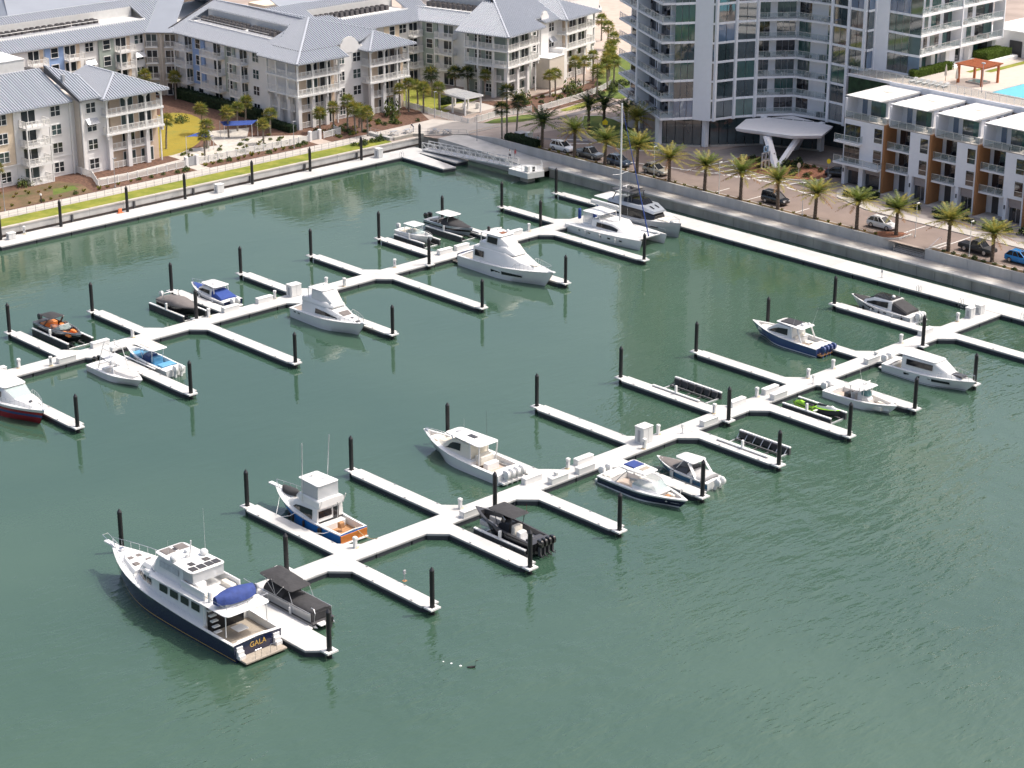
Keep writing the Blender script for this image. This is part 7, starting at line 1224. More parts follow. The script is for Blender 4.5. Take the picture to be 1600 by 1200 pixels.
# ---------------------------------------------------------------- palms and planting
def frond(b, r, L, elev, az, droop, nl, lw, ml, m, tw=0):
    pts = []; d = Vector((cos(az), sin(az), 0))
    for i in range(nl + 1):
        u = i / nl; pts.append(d * (L * u * cos(elev * (1 - .3 * u))) + Vector((0, 0, L * u * sin(elev) - droop * L * u * u)))
    for i in range(1, nl + 1):
        p, q = pts[i - 1], pts[i]; t = (q - p).normalized(); side = t.cross(Vector((0, 0, 1))).normalized(); up = side.cross(t); u = i / nl
        ll = ml * (.45 + .9 * sin(pi * min(1, u * .9 + .08)))
        b.add([p - side * .025, p + side * .025, q + side * .02, q - side * .02], [(0, 1, 2, 3)], m)
        for s in (-1, 1):
            base = p.lerp(q, r.uniform(.2, .8)); tip = base + (side * s * .8 + t * .75 - up * r.uniform(.05, .4)).normalized() * ll * r.uniform(.85, 1.1)
            w_ = t * lw; b.add([base - w_, base + w_, tip], [(0, 1, 2)], m)
def date_palm(seed, n=48, L=2.9, dark=False):
    r = random.Random(seed); b = MB(); L *= 1.12
    for i in range(n):
        u = i / n; el = radians(80 - 96 * u ** 1.05 + r.uniform(-7, 7)); az = i * 2.39996 + r.uniform(-.2, .2)
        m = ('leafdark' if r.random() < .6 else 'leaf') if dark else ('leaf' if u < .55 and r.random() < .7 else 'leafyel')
        if not dark and u > .93: m = 'leafdry'
        frond(b, r, L * r.uniform(.85, 1.08) * (.75 + .25 * min(1, u * 3)), el, az, r.uniform(.10, .30), 14, .085, .55, m)
    for k in range(9): a = r.uniform(0, 6.28); b.ball((.2 * cos(a), .2 * sin(a), -.1 - .05 * k), (.22, .22, .3), 6, 3, 'trunk')
    return b.mesh('crown', None)
def sabal(seed, n=34, R=1.25, dark=False):
    r = random.Random(seed); b = MB()
    for i in range(n):
        u = i / n; el = radians(80 - 125 * u + r.uniform(-10, 10)); az = i * 2.39996 + r.uniform(-.3, .3); d = Vector((cos(az) * cos(el), sin(az) * cos(el), sin(el))); c = d * (R * .45); side = d.cross(Vector((0, 0, 1))); side = side.normalized() if side.length > .1 else Vector((1, 0, 0)); up = side.cross(d)
        m = 'leafdark' if dark and r.random() < .75 else ('leaf' if r.random() < .62 else 'leafyel'); m = 'leafdry' if u > .95 else m
        b.add([Vector((0, 0, 0)) - side * .02, side * .02, c], [(0, 1, 2)], m)
        for k in range(11):
            a = radians(-85 + 17 * k + r.uniform(-5, 5)); v = d * cos(a) + side * sin(a); tip = c + v * R * r.uniform(.6, .8) - Vector((0, 0, r.uniform(.05, .3))); w_ = (side * cos(a) - d * sin(a)) * .055; mid = c.lerp(tip, .55) + up * .03
            b.add([c, mid - w_, tip, mid + w_], [(0, 1, 2, 3)], m)
    return b.mesh('crown', None)
def trunk_mesh(h, r0, r1, lean=0, seed=0, m='trunk', rings=10):
    r = random.Random(seed); b = MB(); pts = []; rr = []
    for i in range(rings * 2 + 1): u = i / (rings * 2); pts.append((lean * u * u, 0, h * u)); rr.append((r0 + (r1 - r0) * u + (.12 * r0 if i == 0 else 0)) * (1.09 if i % 2 else .95))
    b.tube(pts, rr, 9); return b.mesh('trunk', m)
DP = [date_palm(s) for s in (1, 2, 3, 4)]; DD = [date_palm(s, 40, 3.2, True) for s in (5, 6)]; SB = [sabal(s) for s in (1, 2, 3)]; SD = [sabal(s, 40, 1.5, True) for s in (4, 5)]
DT = [trunk_mesh(h, .27, .2, 0, h) for h in (4.2, 4.5)]; ST = [trunk_mesh(h, .17, .14, l, 3, 'trunkgrey') for h, l in ((3.6, .1), (4.2, -.15), (4.8, .2))]
def palm(name, label, x, y, z, cr, tr, h, s=1., rz=0, group=None, lean=0):
    t = T(name, label, 'palm tree', (x, y, z), rz, group); o = ob('trunk', tr, t); c = ob('crown', cr, t, (lean, 0, h)); c.rotation_euler = (0, 0, R0.uniform(0, 6)); c.scale = (s, s, s); k = R0.uniform(.92, 1.1); t.scale = (1, 1, k) if name != 'date_palm' else (1.08, 1.08, k); t.rotation_euler = (R0.uniform(-.04, .04), R0.uniform(-.04, .04), rz); return t
for i, (x, y) in enumerate([(238.0, 245.2), (237.2, 236.6), (237.2, 229.6), (237.2, 222.4), (237.2, 215.3), (237.2, 207.8), (237.2, 200.4), (237.3, 193.1), (237.3, 185.9), (237.4, 178.2), (239.2, 172.4), (238.0, 162.4), (238.2, 155.2), (238.3, 147.4)]):
    k = i % 2; palm('date_palm', 'date palm with arching yellow green fronds, %s from the left along the street wall' % ORD[i], x, y, 2.35, DP[i % 4] if i else DD[0], DT[k], (4.2, 4.5)[k] - .1, .95 + .1 * R0.random() + (.15 if i == 0 else 0), R0.uniform(0, 6), 'date palms along the street')
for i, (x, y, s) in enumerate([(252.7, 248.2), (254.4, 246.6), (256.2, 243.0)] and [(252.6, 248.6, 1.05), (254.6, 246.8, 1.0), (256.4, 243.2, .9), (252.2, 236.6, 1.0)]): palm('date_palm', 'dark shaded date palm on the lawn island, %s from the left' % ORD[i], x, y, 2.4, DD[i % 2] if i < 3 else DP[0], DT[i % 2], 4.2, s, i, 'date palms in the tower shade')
tw = [trunk_mesh(6.2, .17, .13, -.9, 1, 'trunkgrey'), trunk_mesh(8.0, .17, .13, 0, 2, 'trunkgrey'), trunk_mesh(5.8, .17, .13, .1, 4, 'trunkgrey')]
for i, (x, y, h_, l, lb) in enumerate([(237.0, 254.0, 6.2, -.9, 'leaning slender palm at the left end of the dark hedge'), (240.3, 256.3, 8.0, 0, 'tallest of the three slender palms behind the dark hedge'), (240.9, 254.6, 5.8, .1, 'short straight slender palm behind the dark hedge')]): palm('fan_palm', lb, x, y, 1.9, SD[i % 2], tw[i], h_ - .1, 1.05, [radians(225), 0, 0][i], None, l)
SP = [(193.4, 291.2, 2), (193.9, 280.6, 1), (198.6, 286.6, 1), (204.2, 295.6, 2), (205.9, 290.4, 1), (209.9, 293.3, 2), (212.4, 294.2, 2), (207.6, 282.6, 0), (212.2, 286.8, 1), (219.6, 282.2, 0), (222.2, 281.6, 1), (224.4, 280.4, 2), (223.6, 277.2, 1), (224.2, 274.6, 1), (225.4, 277.6, 0), (227.2, 280.6, 0), (239.0, 283.6, 1), (241.5, 283.8, 2), (243.0, 281.4, 2), (244.6, 284.8, 1), (245.8, 280.2, 1), (256.2, 287.4, 2), (257.8, 285.6, 2), (258.6, 282.0, 1), (252.8, 290.2, 1), (268.9, 274.9, 1), (271.6, 276.2, 1), (277.6, 276.8, 2), (280.4, 277.4, 1), (284.6, 279.0, 2), (216.4, 321.6, 1), (212.6, 325.6, 1), (158.6, 287.0, 0), (202.6, 324.8, 2)]
SPL = {32: 'small palm cut off at the left edge in front of the left apartment block', 33: 'palm rising behind the porch roof of the left apartment block', 30: 'palm in the courtyard corner below the curved corner balconies', 31: 'palm in the courtyard in front of the white bay with awnings'}
for i, (x, y, k) in enumerate(SP):
    zone = 'the shell garden courtyard' if i < 9 else 'the bed before the middle porches' if i < 16 else 'the lawn by the white pergola' if i < 25 else 'the garden beside the right block'; n = i if i < 9 else i - 9 if i < 16 else i - 16 if i < 25 else i - 25
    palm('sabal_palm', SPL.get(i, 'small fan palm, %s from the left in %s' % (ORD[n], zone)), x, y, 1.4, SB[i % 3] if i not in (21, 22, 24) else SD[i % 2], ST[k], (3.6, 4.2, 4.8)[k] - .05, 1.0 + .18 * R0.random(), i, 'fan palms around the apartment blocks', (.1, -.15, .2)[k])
for i, (x, y) in enumerate([(276.2, 269.6), (281.2, 271.8), (284.4, 273.2), (286.2, 276.4), (289.8, 279.6), (296.2, 285.6), (301.0, 289.6), (308.6, 298.4), (292.6, 282.4), (314.5, 306.0)]): palm('sabal_palm', 'fan palm between the right block and the tower, %s from the front' % ORD[i], x, y, 1.4, SB[i % 3], ST[2], 4.75, 1.25, i, 'palms between block and tower', .2)
# shrubs: leaf clumps
def clump(seed, n=150, R=(.6, .6, .5), sz=.17, ms=('leaf', 'leafdark')):
    r = random.Random(seed); b = MB()
    for _ in range(n):
        a, zz = r.uniform(0, 6.28), r.uniform(-.1, 1); q = sqrt(max(0, 1 - zz * zz)); k = r.uniform(.55, 1.05) * (1 + .25 * sin(3 * a + seed)); c = Vector((R[0] * q * cos(a) * k, R[1] * q * sin(a) * k, R[2] * zz * k + .12)); d = Vector((r.gauss(0, 1), r.gauss(0, 1), r.gauss(.5, 1))).normalized(); u = d.orthogonal().normalized(); v = d.cross(u); s = sz * r.uniform(.6, 1.3)
        b.add([c - u * s, c + v * s * .45, c + u * s, c - v * s * .45], [(0, 1, 2, 3)], ms[0] if r.random() < .65 else ms[1])
    return b.mesh('foliage', None)
def tuft(seed, n=46, h=.7, m=('leafyel', 'leaf')):
    r = random.Random(seed); b = MB()
    for _ in range(n): a = r.uniform(0, 6.28); l = r.uniform(.2, .5); hh = h * r.uniform(.5, 1); w_ = Vector((-sin(a), cos(a), 0)) * .03; o = Vector((.08 * cos(a), .08 * sin(a), 0)); b.add([o - w_, o + w_, Vector((l * .6 * cos(a), l * .6 * sin(a), hh)), Vector((l * cos(a), l * sin(a), hh * .75))], [(0, 1, 2), (1, 3, 2)], m[0] if r.random() < .6 else m[1])
    return b.mesh('foliage', None)
CL = [clump(s) for s in (1, 2)]; CD = [clump(s, 170, (.7, .7, .7), .18, ('leafdark', 'leaf')) for s in (3, 4)]; CR = [clump(7, 120, (.4, .4, .35), .12, ('leafdry', 'leafyel'))]; TF = [tuft(s) for s in (1, 2)]; TR = [tuft(5, 40, .5, ('leafdry', 'leafyel'))]; CB = [clump(9, 260, (1.3, 1.3, 1.5), .22, ('leaf', 'leafdark'))]
def shrub(x, y, z, me, s, label, group):
    t = T('shrub', label, 'shrub', (x, y, z), R0.uniform(0, 6), group); o = ob('foliage', me, t); o.scale = (s, s, s * R0.uniform(.8, 1.15))
rr = random.Random(5)
for i in range(26): x = 141 + i * 2.1 + rr.uniform(-.5, .5); shrub(min(x, 187.6), 276.4 + rr.uniform(0, .9), 1.41, rr.choice(TF + CL + TR), rr.uniform(.6, 1.0), 'small plant in the mulch strip between the path and the left white fence', 'plants in the left mulch strip')
for i in range(22): shrub(145 + i * 1.05 + rr.uniform(-.4, .4), 282 + rr.uniform(-2.5, 4.6), 1.42, rr.choice(TF + TR), rr.uniform(.5, .8), 'low tuft in the rough lawn in front of the left apartment block', 'tufts before the left block')
for i in range(14): shrub(191.5 + i * 1.6, 276.6 + rr.uniform(0, .9), 1.41, rr.choice(TF + CL), rr.uniform(.7, 1.1), 'small plant in the mulch strip below the shell garden fence', 'plants below the shell garden')
for i in range(46): shrub(192.5 + rr.uniform(0, 20), 279.6 + rr.uniform(0, 7.6), 1.42, rr.choice(TF + CL + TF), rr.uniform(.45, .8), 'small agave like plant in the white shell garden', 'plants in the shell garden')
for i in range(40): shrub(219 + rr.uniform(0, 19), 276.8 + rr.uniform(0, 7.4), 1.42, rr.choice(CL + TF + CD + TR), rr.uniform(.6, 1.1), 'leafy shrub in the mulch bed in front of the middle porches', 'shrubs before the middle porches')
for i in range(9): shrub(218.2 + i * .95, 269.9 + rr.uniform(0, 1.8), 1.42, rr.choice(CD + CL), rr.uniform(.7, 1.1), 'round shrub in the planter by the plaza corner', 'plaza corner shrubs')
for i in range(34): y = 174.5 + i * 2.2; shrub(237.25 + rr.uniform(-.2, .2), y, 2.42, rr.choice(TR + TF + CR + TF), rr.uniform(.45, .75), 'small plant on top of the street retaining wall', 'plants along the street wall')
for i in range(12): shrub(237.3 + rr.uniform(-.2, .25), 144 + i * 1.7, 2.42, rr.choice(TR + TF + CL), rr.uniform(.45, .8), 'small plant on the wall right of the stairs', 'plants right of the stairs')
for i in range(26): a = rr.uniform(0, 6.28); q = rr.uniform(.25, .92); shrub(256.6 + 5.1 * q * cos(a), 208.6 + 8.8 * q * sin(a), 2.5, rr.choice(CL + CR + CD), rr.uniform(.6, 1.0), 'low shrub on the planted island before the entrance', 'shrubs on the entrance island')
for i in range(5): shrub(258.6 + rr.uniform(-1, 1), 207 + i * 1.4, 2.5, CD[i % 2], 1.5, 'tall dark shrub behind the V columns on the island', 'dark shrubs on the island')
for i in range(16): shrub(251 + rr.uniform(0, 4.4), 147 + i * 2.6 + rr.uniform(-.8, .8), 2.35, rr.choice(CD + CL), rr.uniform(.9, 1.4), 'dark shrub in the front gardens of the townhouses', 'townhouse garden shrubs')
for i in range(9): shrub(250.8 + .45 * i, 190.2 + rr.uniform(-.6, .6) - .1 * i, 2.45, rr.choice(CL + CD + TF), rr.uniform(.8, 1.3), 'leafy shrub at the corner before the first townhouse', 'first townhouse corner shrubs')
for i in range(22): shrub(259 + rr.uniform(0, 28), 268.9 + rr.uniform(0, 6.0) + .12 * i, 1.42, rr.choice(CL + CD + TF), rr.uniform(.7, 1.3), 'garden shrub between the right apartment block and its white fence', 'shrubs beside the right block')
for i in range(14): shrub(280 + rr.uniform(0, 12), 269 + rr.uniform(0, 5), 1.42, rr.choice(CD + CL), rr.uniform(.9, 1.5), 'dark shrub under the palms left of the tower', 'shrubs left of the tower')
for i, (x, y, lb) in enumerate([(206.4, 305.6, 'large rounded bush at the edge of the yellow lawn'), (201.2, 313.4, 'low bright bush at the far end of the yellow lawn'), (163.0, 286.4, 'dark bush at the foot of the left balconies'), (261.4, 274.6, 'leafy tree like bush at the corner of the right block'), (274.4, 274.6, 'large bush beside the right block path'), (231.4, 283.6, 'bushy young tree before the white gable wall'), (236.8, 283.2, 'silvery young tree before the second white porch')]):
    t = T('bush', lb, 'bush', (x, y, 1.4)); o = ob('crown', CB[0], t); o.scale = [(1, 1, .9), (1, 1, .5), (1, 1, .8), (1.2, 1.2, 1.5), (1.4, 1.4, 1.6), (.9, .9, 1.6), (1.1, 1.1, 2.0)][i]; MB().cyl((0, 0, 0), (0, 0, 1.0), .08, .05, 6).build('trunk', 'trunk', t)
leafbox('hedge', 'dark clipped hedge at the bend of the street wall', 236.9, 238.5, 245.8, 253.4, 2.2, 3.4, 'leafdark', seed=8); leafbox('hedge', 'dark hedge along the long wall of the courtyard', 216.8, 218.6, 297, 323, 1.4, 3.3, 'leafdark', seed=9, n=2600); leafbox('hedge', 'dark hedge at the foot of the middle corner porch', 215.6, 217.1, 285.6, 296, 1.4, 2.6, 'leafdark', seed=10); leafbox('hedge', 'dark hedge below the blue bay at the back of the courtyard', 194, 213.5, 324.6, 326.6, 1.4, 3.4, 'leafdark', seed=11, n=2600); leafbox('hedge', 'dark hedge along the patio by the white pergola', 249.5, 258.4, 283.4, 284.6, 1.4, 2.5, 'leafdark', seed=12)
for i, (x, y) in enumerate([(250.8, 181.4), (250.8, 172.6), (250.8, 164), (250.8, 186.6)]): leafbox('hedge', 'low dark hedge before the townhouses, %s from the tower' % ORD[(1, 2, 3, 0)[i]], x, x + 3.2, y, y + 1.6, 2.3, 3.15, 'leafdark', seed=20 + i)
# ---------------------------------------------------------------- fences, lamps, street furniture
def fence(name, label, pts, z=1.4, h=1.2, m='fencew', step=1.85):
    t = T(name, label, 'fence')
    for a, c in zip(pts, pts[1:]):
        L = hypot(c[0] - a[0], c[1] - a[1]); n = max(1, round(L / step)); rz = atan2(c[1] - a[1], c[0] - a[0]); s = L / n
        pm = MB(); pm.beam((.07, 0, h - .08), (s - .07, 0, h - .08), .06, .1); pm.beam((.07, 0, .16), (s - .07, 0, .16), .06, .1)
        k = int(s / .13)
        for i in range(1, k): pm.box(s * i / k - .035, s * i / k + .035, -.012, .012, .2, h - .1)
        pm = pm.mesh('fence_panel', m); qm = MB().cbox(-.07, .07, -.07, .07, 0, h + .1, .03).mesh('fence_post', m)
        for i in range(n):
            x, y = a[0] + (c[0] - a[0]) * i / n, a[1] + (c[1] - a[1]) * i / n; ob('fence_panel', pm, t, (x, y, z), rz); ob('fence_post', qm, t, (x, y, z), rz)
        ob('fence_post', qm, t, (c[0], c[1], z), rz)
    return t
fence('picket_fence', 'white picket fence in front of the left apartment block', [(173.6, 288.0), (173.6, 283.2), (171.3, 277.9), (188.6, 278.5)]); fence('picket_fence', 'white picket fence along the shell garden', [(191.6, 278.9), (213.8, 278.3)]); fence('picket_fence', 'white picket fence around the lawn with the white pergola', [(243.4, 287.6), (242.4, 268.6), (250.0, 269.6), (257.6, 268.2)]); fence('picket_fence', 'white picket fence along the garden of the right apartment block', [(258.6, 267.4), (270.4, 269.2), (279, 271.4), (284, 273.6)]); fence('picket_fence', 'short white picket fence right of the shell garden gate', [(217.6, 278.6), (221.6, 279.0), (221.8, 281)])
for x, lb in ((189.9, 'grey garden gate between white posts by the left apartment block'), (215.7, 'grey garden gate between white posts at the right end of the shell garden')):
    t = T('garden_gate', lb, 'gate', (x, 278.7, 1.4))
    for s in (-1, 1): MB().cbox(s * 1.05 - .28, s * 1.05 + .28, -.28, .28, 0, 1.75, .06).build('gate_post', 'stucco', t)
    MB().box(-.72, .72, -.04, .04, .1, 1.6).build('gate_leaf', 'grey', t)
def railing2(name, label, pts, z, h=1.05, step=1.5, m='dgrey', lines=(1.0, .55, .2), r=.02):
    t = T(name, label, 'railing'); zf = z if callable(z) else (lambda p: z)
    for a, c in zip(pts, pts[1:]):
        L = hypot(c[0] - a[0], c[1] - a[1]); n = max(1, round(L / step))
        for i in range(n + 1): q = Vector(a).lerp(Vector(c), i / n); MB().cyl((q.x, q.y, zf(q)), (q.x, q.y, zf(q) + h), .03, .03, 5).build('baluster', m, t)
        for l in lines: MB().cyl((*a, zf(a) + h * l), (*c, zf(c) + h * l), r, r, 4).build('rail', m, t)
railing2('path_railing', 'thin metal railing along the lawn edge of the waterside path', [(118, 272.3), (224.5, 272.3)], 1.4, 1.05, 1.55, 'grey'); railing2('plaza_railing', 'metal railing around the corner plaza above the water', [(225.3, 275.2), (225.3, 269.6), (229.8, 269.3), (232.0, 267.6), (236.4, 262.4)], 1.6, 1.05, 1.4, 'grey')
def lamp(x, y, z, h, label, m='whitep'):
    t = T('lamp_post', label, 'lamp', (x, y, z)); MB().cyl((0, 0, 0), (0, 0, h), .055, .04, 7).build('pole', m, t); MB().cyl((0, 0, 0), (0, 0, .25), .13, .1, 8).build('base', m, t); MB().cbox(-.12, .55, -.1, .1, h, h + .1, .03).build('head', m, t)
for i, (x, y) in enumerate([(237.4, 218.8), (237.4, 188.4), (240.4, 169.9), (238.2, 159.0), (237.4, 205.0)]): lamp(x, y, 2.4, 5.0, 'slim white street lamp on the street wall, %s' % ['left of the tan car', 'right of the black van', 'at the top of the stairs', 'beside the black pickup', 'between two palms opposite the island'][i])
for i, (x, y, lb) in enumerate([(153.3, 275.8, 'at the far left end of the path'), (173.2, 275.9, 'before the left apartment block fence'), (209.4, 276.4, 'before the shell garden'), (242.0, 277.2, 'at the plaza by the pergola fence'), (235.2, 258.4, 'above the gangway')]): lamp(x, y, 1.45, 4.6, 'slim grey lamp post ' + lb, 'grey')
t = T('path_light', 'dark bollard light with white top on the left lawn', 'bollard', (159.8, 276.0, 1.4)); MB().cyl((0, 0, 0), (0, 0, 1.2), .1, .1, 8).build('post', 'brownrail', t); MB().ball((0, 0, 1.3), .2, 8, 5).build('globe', 'whitep', t)
t = T('road_sign', 'yellow pentagon warning sign on the lawn island', 'sign', (251.4, 243.4, 2.4), radians(-43)); MB().cyl((0, 0, 0), (0, 0, 2.2), .035, .035, 6).build('post', 'grey', t); MB().loft([[(x, y, z) for x, z in ((-.42, 2.0), (.42, 2.0), (.5, 2.55), (0, 3.0), (-.5, 2.55))] for y in (-.03, -.06)]).build('plate', 'yellow', t)
t = T('road_sign', 'yellow sign standing at the corner of the first townhouse', 'sign', (255.0, 197.6, 2.4), radians(-43)); MB().cyl((0, 0, 0), (0, 0, 3.4), .035, .035, 6).build('post', 'grey', t); MB().loft([[(.32 * cos(a), y, 3.5 + .42 * sin(a)) for a in [k * pi / 5 for k in range(10)]] for y in (-.03, -.06)]).build('plate', 'yellow', t)
t = T('entrance_sign', 'pale oval sign on a post on the planted island', 'sign', (254.6, 203.2, 2.5), radians(-43)); MB().cyl((0, 0, 0), (0, 0, 1.4), .04, .04, 6).build('post', 'beige', t); MB().loft([[(.3 * cos(a), y, 1.75 + .42 * sin(a)) for a in [k * pi / 6 for k in range(12)]] for y in (-.03, .03)]).build('plate', 'cream', t)
g = T('pergola', 'white flat roofed pergola on the lawn behind the plaza', 'pergola', (248.9, 278.0, 1.4))
MB().cbox(-2.3, 2.3, -3.9, 3.9, 3.0, 3.22, .06).build('roof', 'deckwhite', g)
for i in range(17): MB().box(-2.28 + .28 * i, -2.2 + .28 * i, -3.88, 3.88, 3.225, 3.3).build('roof_rib', 'deckwhite', g)
for x in (-1.9, 1.9):
    for y in (-3.5, -.1, 3.5): MB().box(x - .13, x + .13, y - .13, y + .13, 0, 3.0).build('post', 'trim', g)
for i, (x, y) in enumerate([(249.6, 277.4), (251.2, 279.2), (252.6, 277.2)]): t = T('patio_chair', 'white patio chair by the white pergola, %s from the left' % ORD[i], 'chair', (x, y, 1.43), i); MB().cbox(-.35, .35, -.35, .35, .35, .45, .03).build('seat', 'gel', t); MB().cbox(-.35, .35, .3, .4, .45, 1.05, .03).build('backrest', 'gel', t); MB().cbox(-.3, .3, -.3, .3, 0, .35, .02).build('frame', 'gel', t)
for i, (pts, lb) in enumerate([([(193.6, 285.4, 4.5), (200.4, 288.2, 4.3), (197.6, 284.6, 3.6), (199, 285.2, 3.9)], 'blue shade sail nearer the path in the shell garden'), ([(205.0, 291.6, 4.2), (210.4, 288.0, 4.2), (208.6, 287.2, 3.8), (204.6, 289.8, 3.8)], 'brighter blue shade sail deeper in the shell garden')]):
    t = T('shade_sail', lb, 'shade sail'); a, b_, c, d = [Vector(p) for p in pts]; q = MB(); N = 6; vs = []
    for u in range(N + 1):
        for v in range(N + 1): p = a.lerp(b_, u / N).lerp(d.lerp(c, u / N), v / N); p.z -= .35 * sin(pi * u / N) * sin(pi * v / N); vs.append(p)
    q.add(vs, [(u * (N + 1) + v, (u + 1) * (N + 1) + v, (u + 1) * (N + 1) + v + 1, u * (N + 1) + v + 1) for u in range(N) for v in range(N)]); q.build('canvas', 'royal', t, 60)
    for p in pts: MB().cyl((p[0], p[1], 1.4), (p[0], p[1], p[2] + .1), .06, .05, 6).build('mast', 'whitep', t)
for i, (x, y) in enumerate([(227.6, 271.6), (230.2, 271.0), (233.6, 267.6), (234.4, 265.2)]):
    t = T('picnic_table', 'grey picnic table on the corner plaza, %s from the left' % ORD[i], 'table', (x, y, GZ((x, y)) + .16), i * .4); MB().cbox(-.7, .7, -.35, .35, .7, .76, .02).build('top', 'grey', t); MB().cbox(-.7, .7, -.8, -.55, .42, .47, .02).build('bench', 'grey', t); MB().cbox(-.7, .7, .55, .8, .42, .47, .02).build('bench', 'grey', t)
    for s in (-1, 1): MB().beam((s * .5, -.7, 0), (s * .5, .1, .7), .05, .05).build('leg', 'grey', t); MB().beam((s * .5, .7, 0), (s * .5, -.1, .7), .05, .05).build('leg', 'grey', t)
t = T('utility_box', 'white utility cabinet behind the dark hedge', 'cabinet', (239.2, 249.6, 2.35)); MB().cbox(-.5, .5, -.5, .5, 0, 1.7, .04).build('body', 'whitep', t); MB().box(-.53, -.503, -.4, .4, .1, 1.6).build('door', 'whitep', t)
t = T('generator', 'dark green utility box inside the hedge', 'cabinet', (239.6, 252.0, 2.3)); MB().cbox(-.9, .9, -.8, .8, 0, 1.2, .08).build('body', 'leafdark', t); MB().cbox(-.95, .95, -.85, .85, 1.2, 1.3, .05).build('lid', 'grey', t)
railing2('yellow_handrail', 'low yellow edging rail on the ramp towards the street', [(236.9, 262.3), (246, 262.4)], 1.75, .5, 3, 'cream', (1.0,), .05)
# ---------------------------------------------------------------- cars (local: +x nose)
def wheel(t, x, y, r=.36):
    b = MB(); b.cyl((x, y - .12, r), (x, y + .12, r), r, r, 16); w_ = b.build('wheel', 'rubber', t, 40); s = 1 if y > 0 else -1; MB().cyl((x, y + s * .121, r), (x, y + s * .135, r), r * .66, r * .6, 12).build('rim', 'rim', w_)
def car(label, x, y, m, kind='suv', rz=-pi / 2, z=2.36, cat='car'):
    t = T({'suv': 'parked_car', 'van': 'parked_van', 'pickup': 'pickup_truck', 'sedan': 'parked_car'}[kind], label, cat, (x, y, z), rz)
    D = dict(suv=(4.65, .92, 1.68), van=(4.5, .92, 1.85), pickup=(5.5, .98, 1.85), sedan=(4.6, .9, 1.45))[kind]; L, W2, H = D
    P = {'suv': [(-.5, .45, .8, .82), (-.485, .32, .98, .95), (-.38, .24, 1.02, 1), (.12, .24, 1.0, 1), (.2, .24, .98, 1), (.40, .26, .9, .97), (.475, .3, .78, .9), (.5, .42, .62, .78)], 'van': [(-.5, .4, .9, .88), (-.49, .3, 1.05, .96), (-.3, .24, 1.08, 1), (.2, .24, 1.05, 1), (.42, .26, .95, .96), (.48, .3, .8, .9), (.5, .42, .65, .78)], 'pickup': [(-.5, .5, 1.0, .92), (-.495, .42, 1.05, .96), (-.2, .36, 1.05, 1), (.2, .36, 1.06, 1), (.42, .38, 1.02, .98), (.485, .42, .95, .93), (.5, .5, .75, .85)], 'sedan': [(-.5, .4, .85, .85), (-.485, .3, .95, .95), (-.25, .22, .95, 1), (.2, .22, .92, 1), (.42, .26, .78, .95), (.5, .4, .6, .78)]}[kind]
    rings = []
    for u, zl, zb, wf in P:
        w_ = W2 * wf; x_ = u * L; rings.append([(x_, -w_ * .9, zl), (x_, -w_, lerp(zl, zb, .3)), (x_, -w_ * .985, lerp(zl, zb, .75)), (x_, -w_ * .88, zb), (x_, w_ * .88, zb), (x_, w_ * .985, lerp(zl, zb, .75)), (x_, w_, lerp(zl, zb, .3)), (x_, w_ * .9, zl)])
    MB().loft(rings).build('body', m, t, 35)
    G = {'suv': [(-.475, -.40), (-.40, -.34), (.02, .02), (.22, .06)], 'van': [(-.492, -.47), (-.48, -.46), (.08, .05), (.30, .1)], 'pickup': [(-.13, -.10), (-.1, -.08), (.10, .09), (.24, .11)], 'sedan': [(-.36, -.22), (-.2, -.18), (.04, .02), (.22, .06)]}[kind]
    zb = P[3][2] - .02; w0, w1 = W2 * .9, W2 * .74
    xr0, xr1, xw1, xb0 = G[1][1] * L, G[2][1] * L, G[3][0] * L, G[0][0] * L
    lo = [(xb0, -w0 * .94), (xw1, -w0 * .9), (xw1, w0 * .9), (xb0, w0 * .94)]; hi = [(xr0, -w1), (xr1, -w1 * .96), (xr1, w1 * .96), (xr0, w1)]
    MB().loft([[(*p, zb) for p in lo], [(*p, H - .06) for p in hi]]).build('windows', 'tint', t); MB().loft([[(p[0] * 1.0, p[1] * 1.015, H - .075) for p in hi], [(p[0] * .97, p[1] * .98, H - .01) for p in hi], [(p[0] * .8, p[1] * .8, H + .01) for p in hi]]).build('roof', m, t, 30)
    b = MB()
    for k in (0, 1, 2, 3): b.beam((lo[k][0], lo[k][1] * 1.01, zb), (hi[k][0], hi[k][1] * 1.02, H - .05), .09, .09)
    for f in ((.36, .68) if kind != 'pickup' else (.5,)):
        for s in (-1, 1): a = lerp(xb0, xw1, f); c = lerp(xr0, xr1, f); b.beam((a, s * w0 * .925, zb), (c, s * w1 * 1.0, H - .05), .1, .06)
    b.build('pillars', m, t)
    r = .36 if kind in ('suv', 'van') else (.42 if kind == 'pickup' else .33)
    for u in (-.3, .31):
        for s in (-1, 1): wheel(t, u * L, s * (W2 - .1), r); 
    for s in (-1, 1):
        MB().cbox(L * .455, L * .497, s * W2 * .62 - .16, s * W2 * .62 + .16, .62, .76, .02).build('headlight', 'headlamp', t); MB().cbox(-L * .5 - .01, -L * .47, s * W2 * .72 - .1, s * W2 * .72 + .1, .72, 1.0, .02).build('tail_light', 'taillamp', t); MB().cbox(L * .17, L * .2, s * (W2 + .08) - .09, s * (W2 + .08) + .09, .95, 1.1, .03).build('mirror', m, t)
    if kind == 'pickup': MB().box(-L * .485, -L * .14, -W2 * .82, W2 * .82, 1.055, 1.075).build('bed_cover', 'black', t)
    if kind in ('suv', 'van'):
        for s in (-1, 1): MB().beam((xr0 + .15, s * w1 * .85, H + .05), (xr1 - .1, s * w1 * .85, H + .05), .05, .05).build('roof_rail', 'alu' if m != 'carwhite' else 'dgrey', t)
    return t
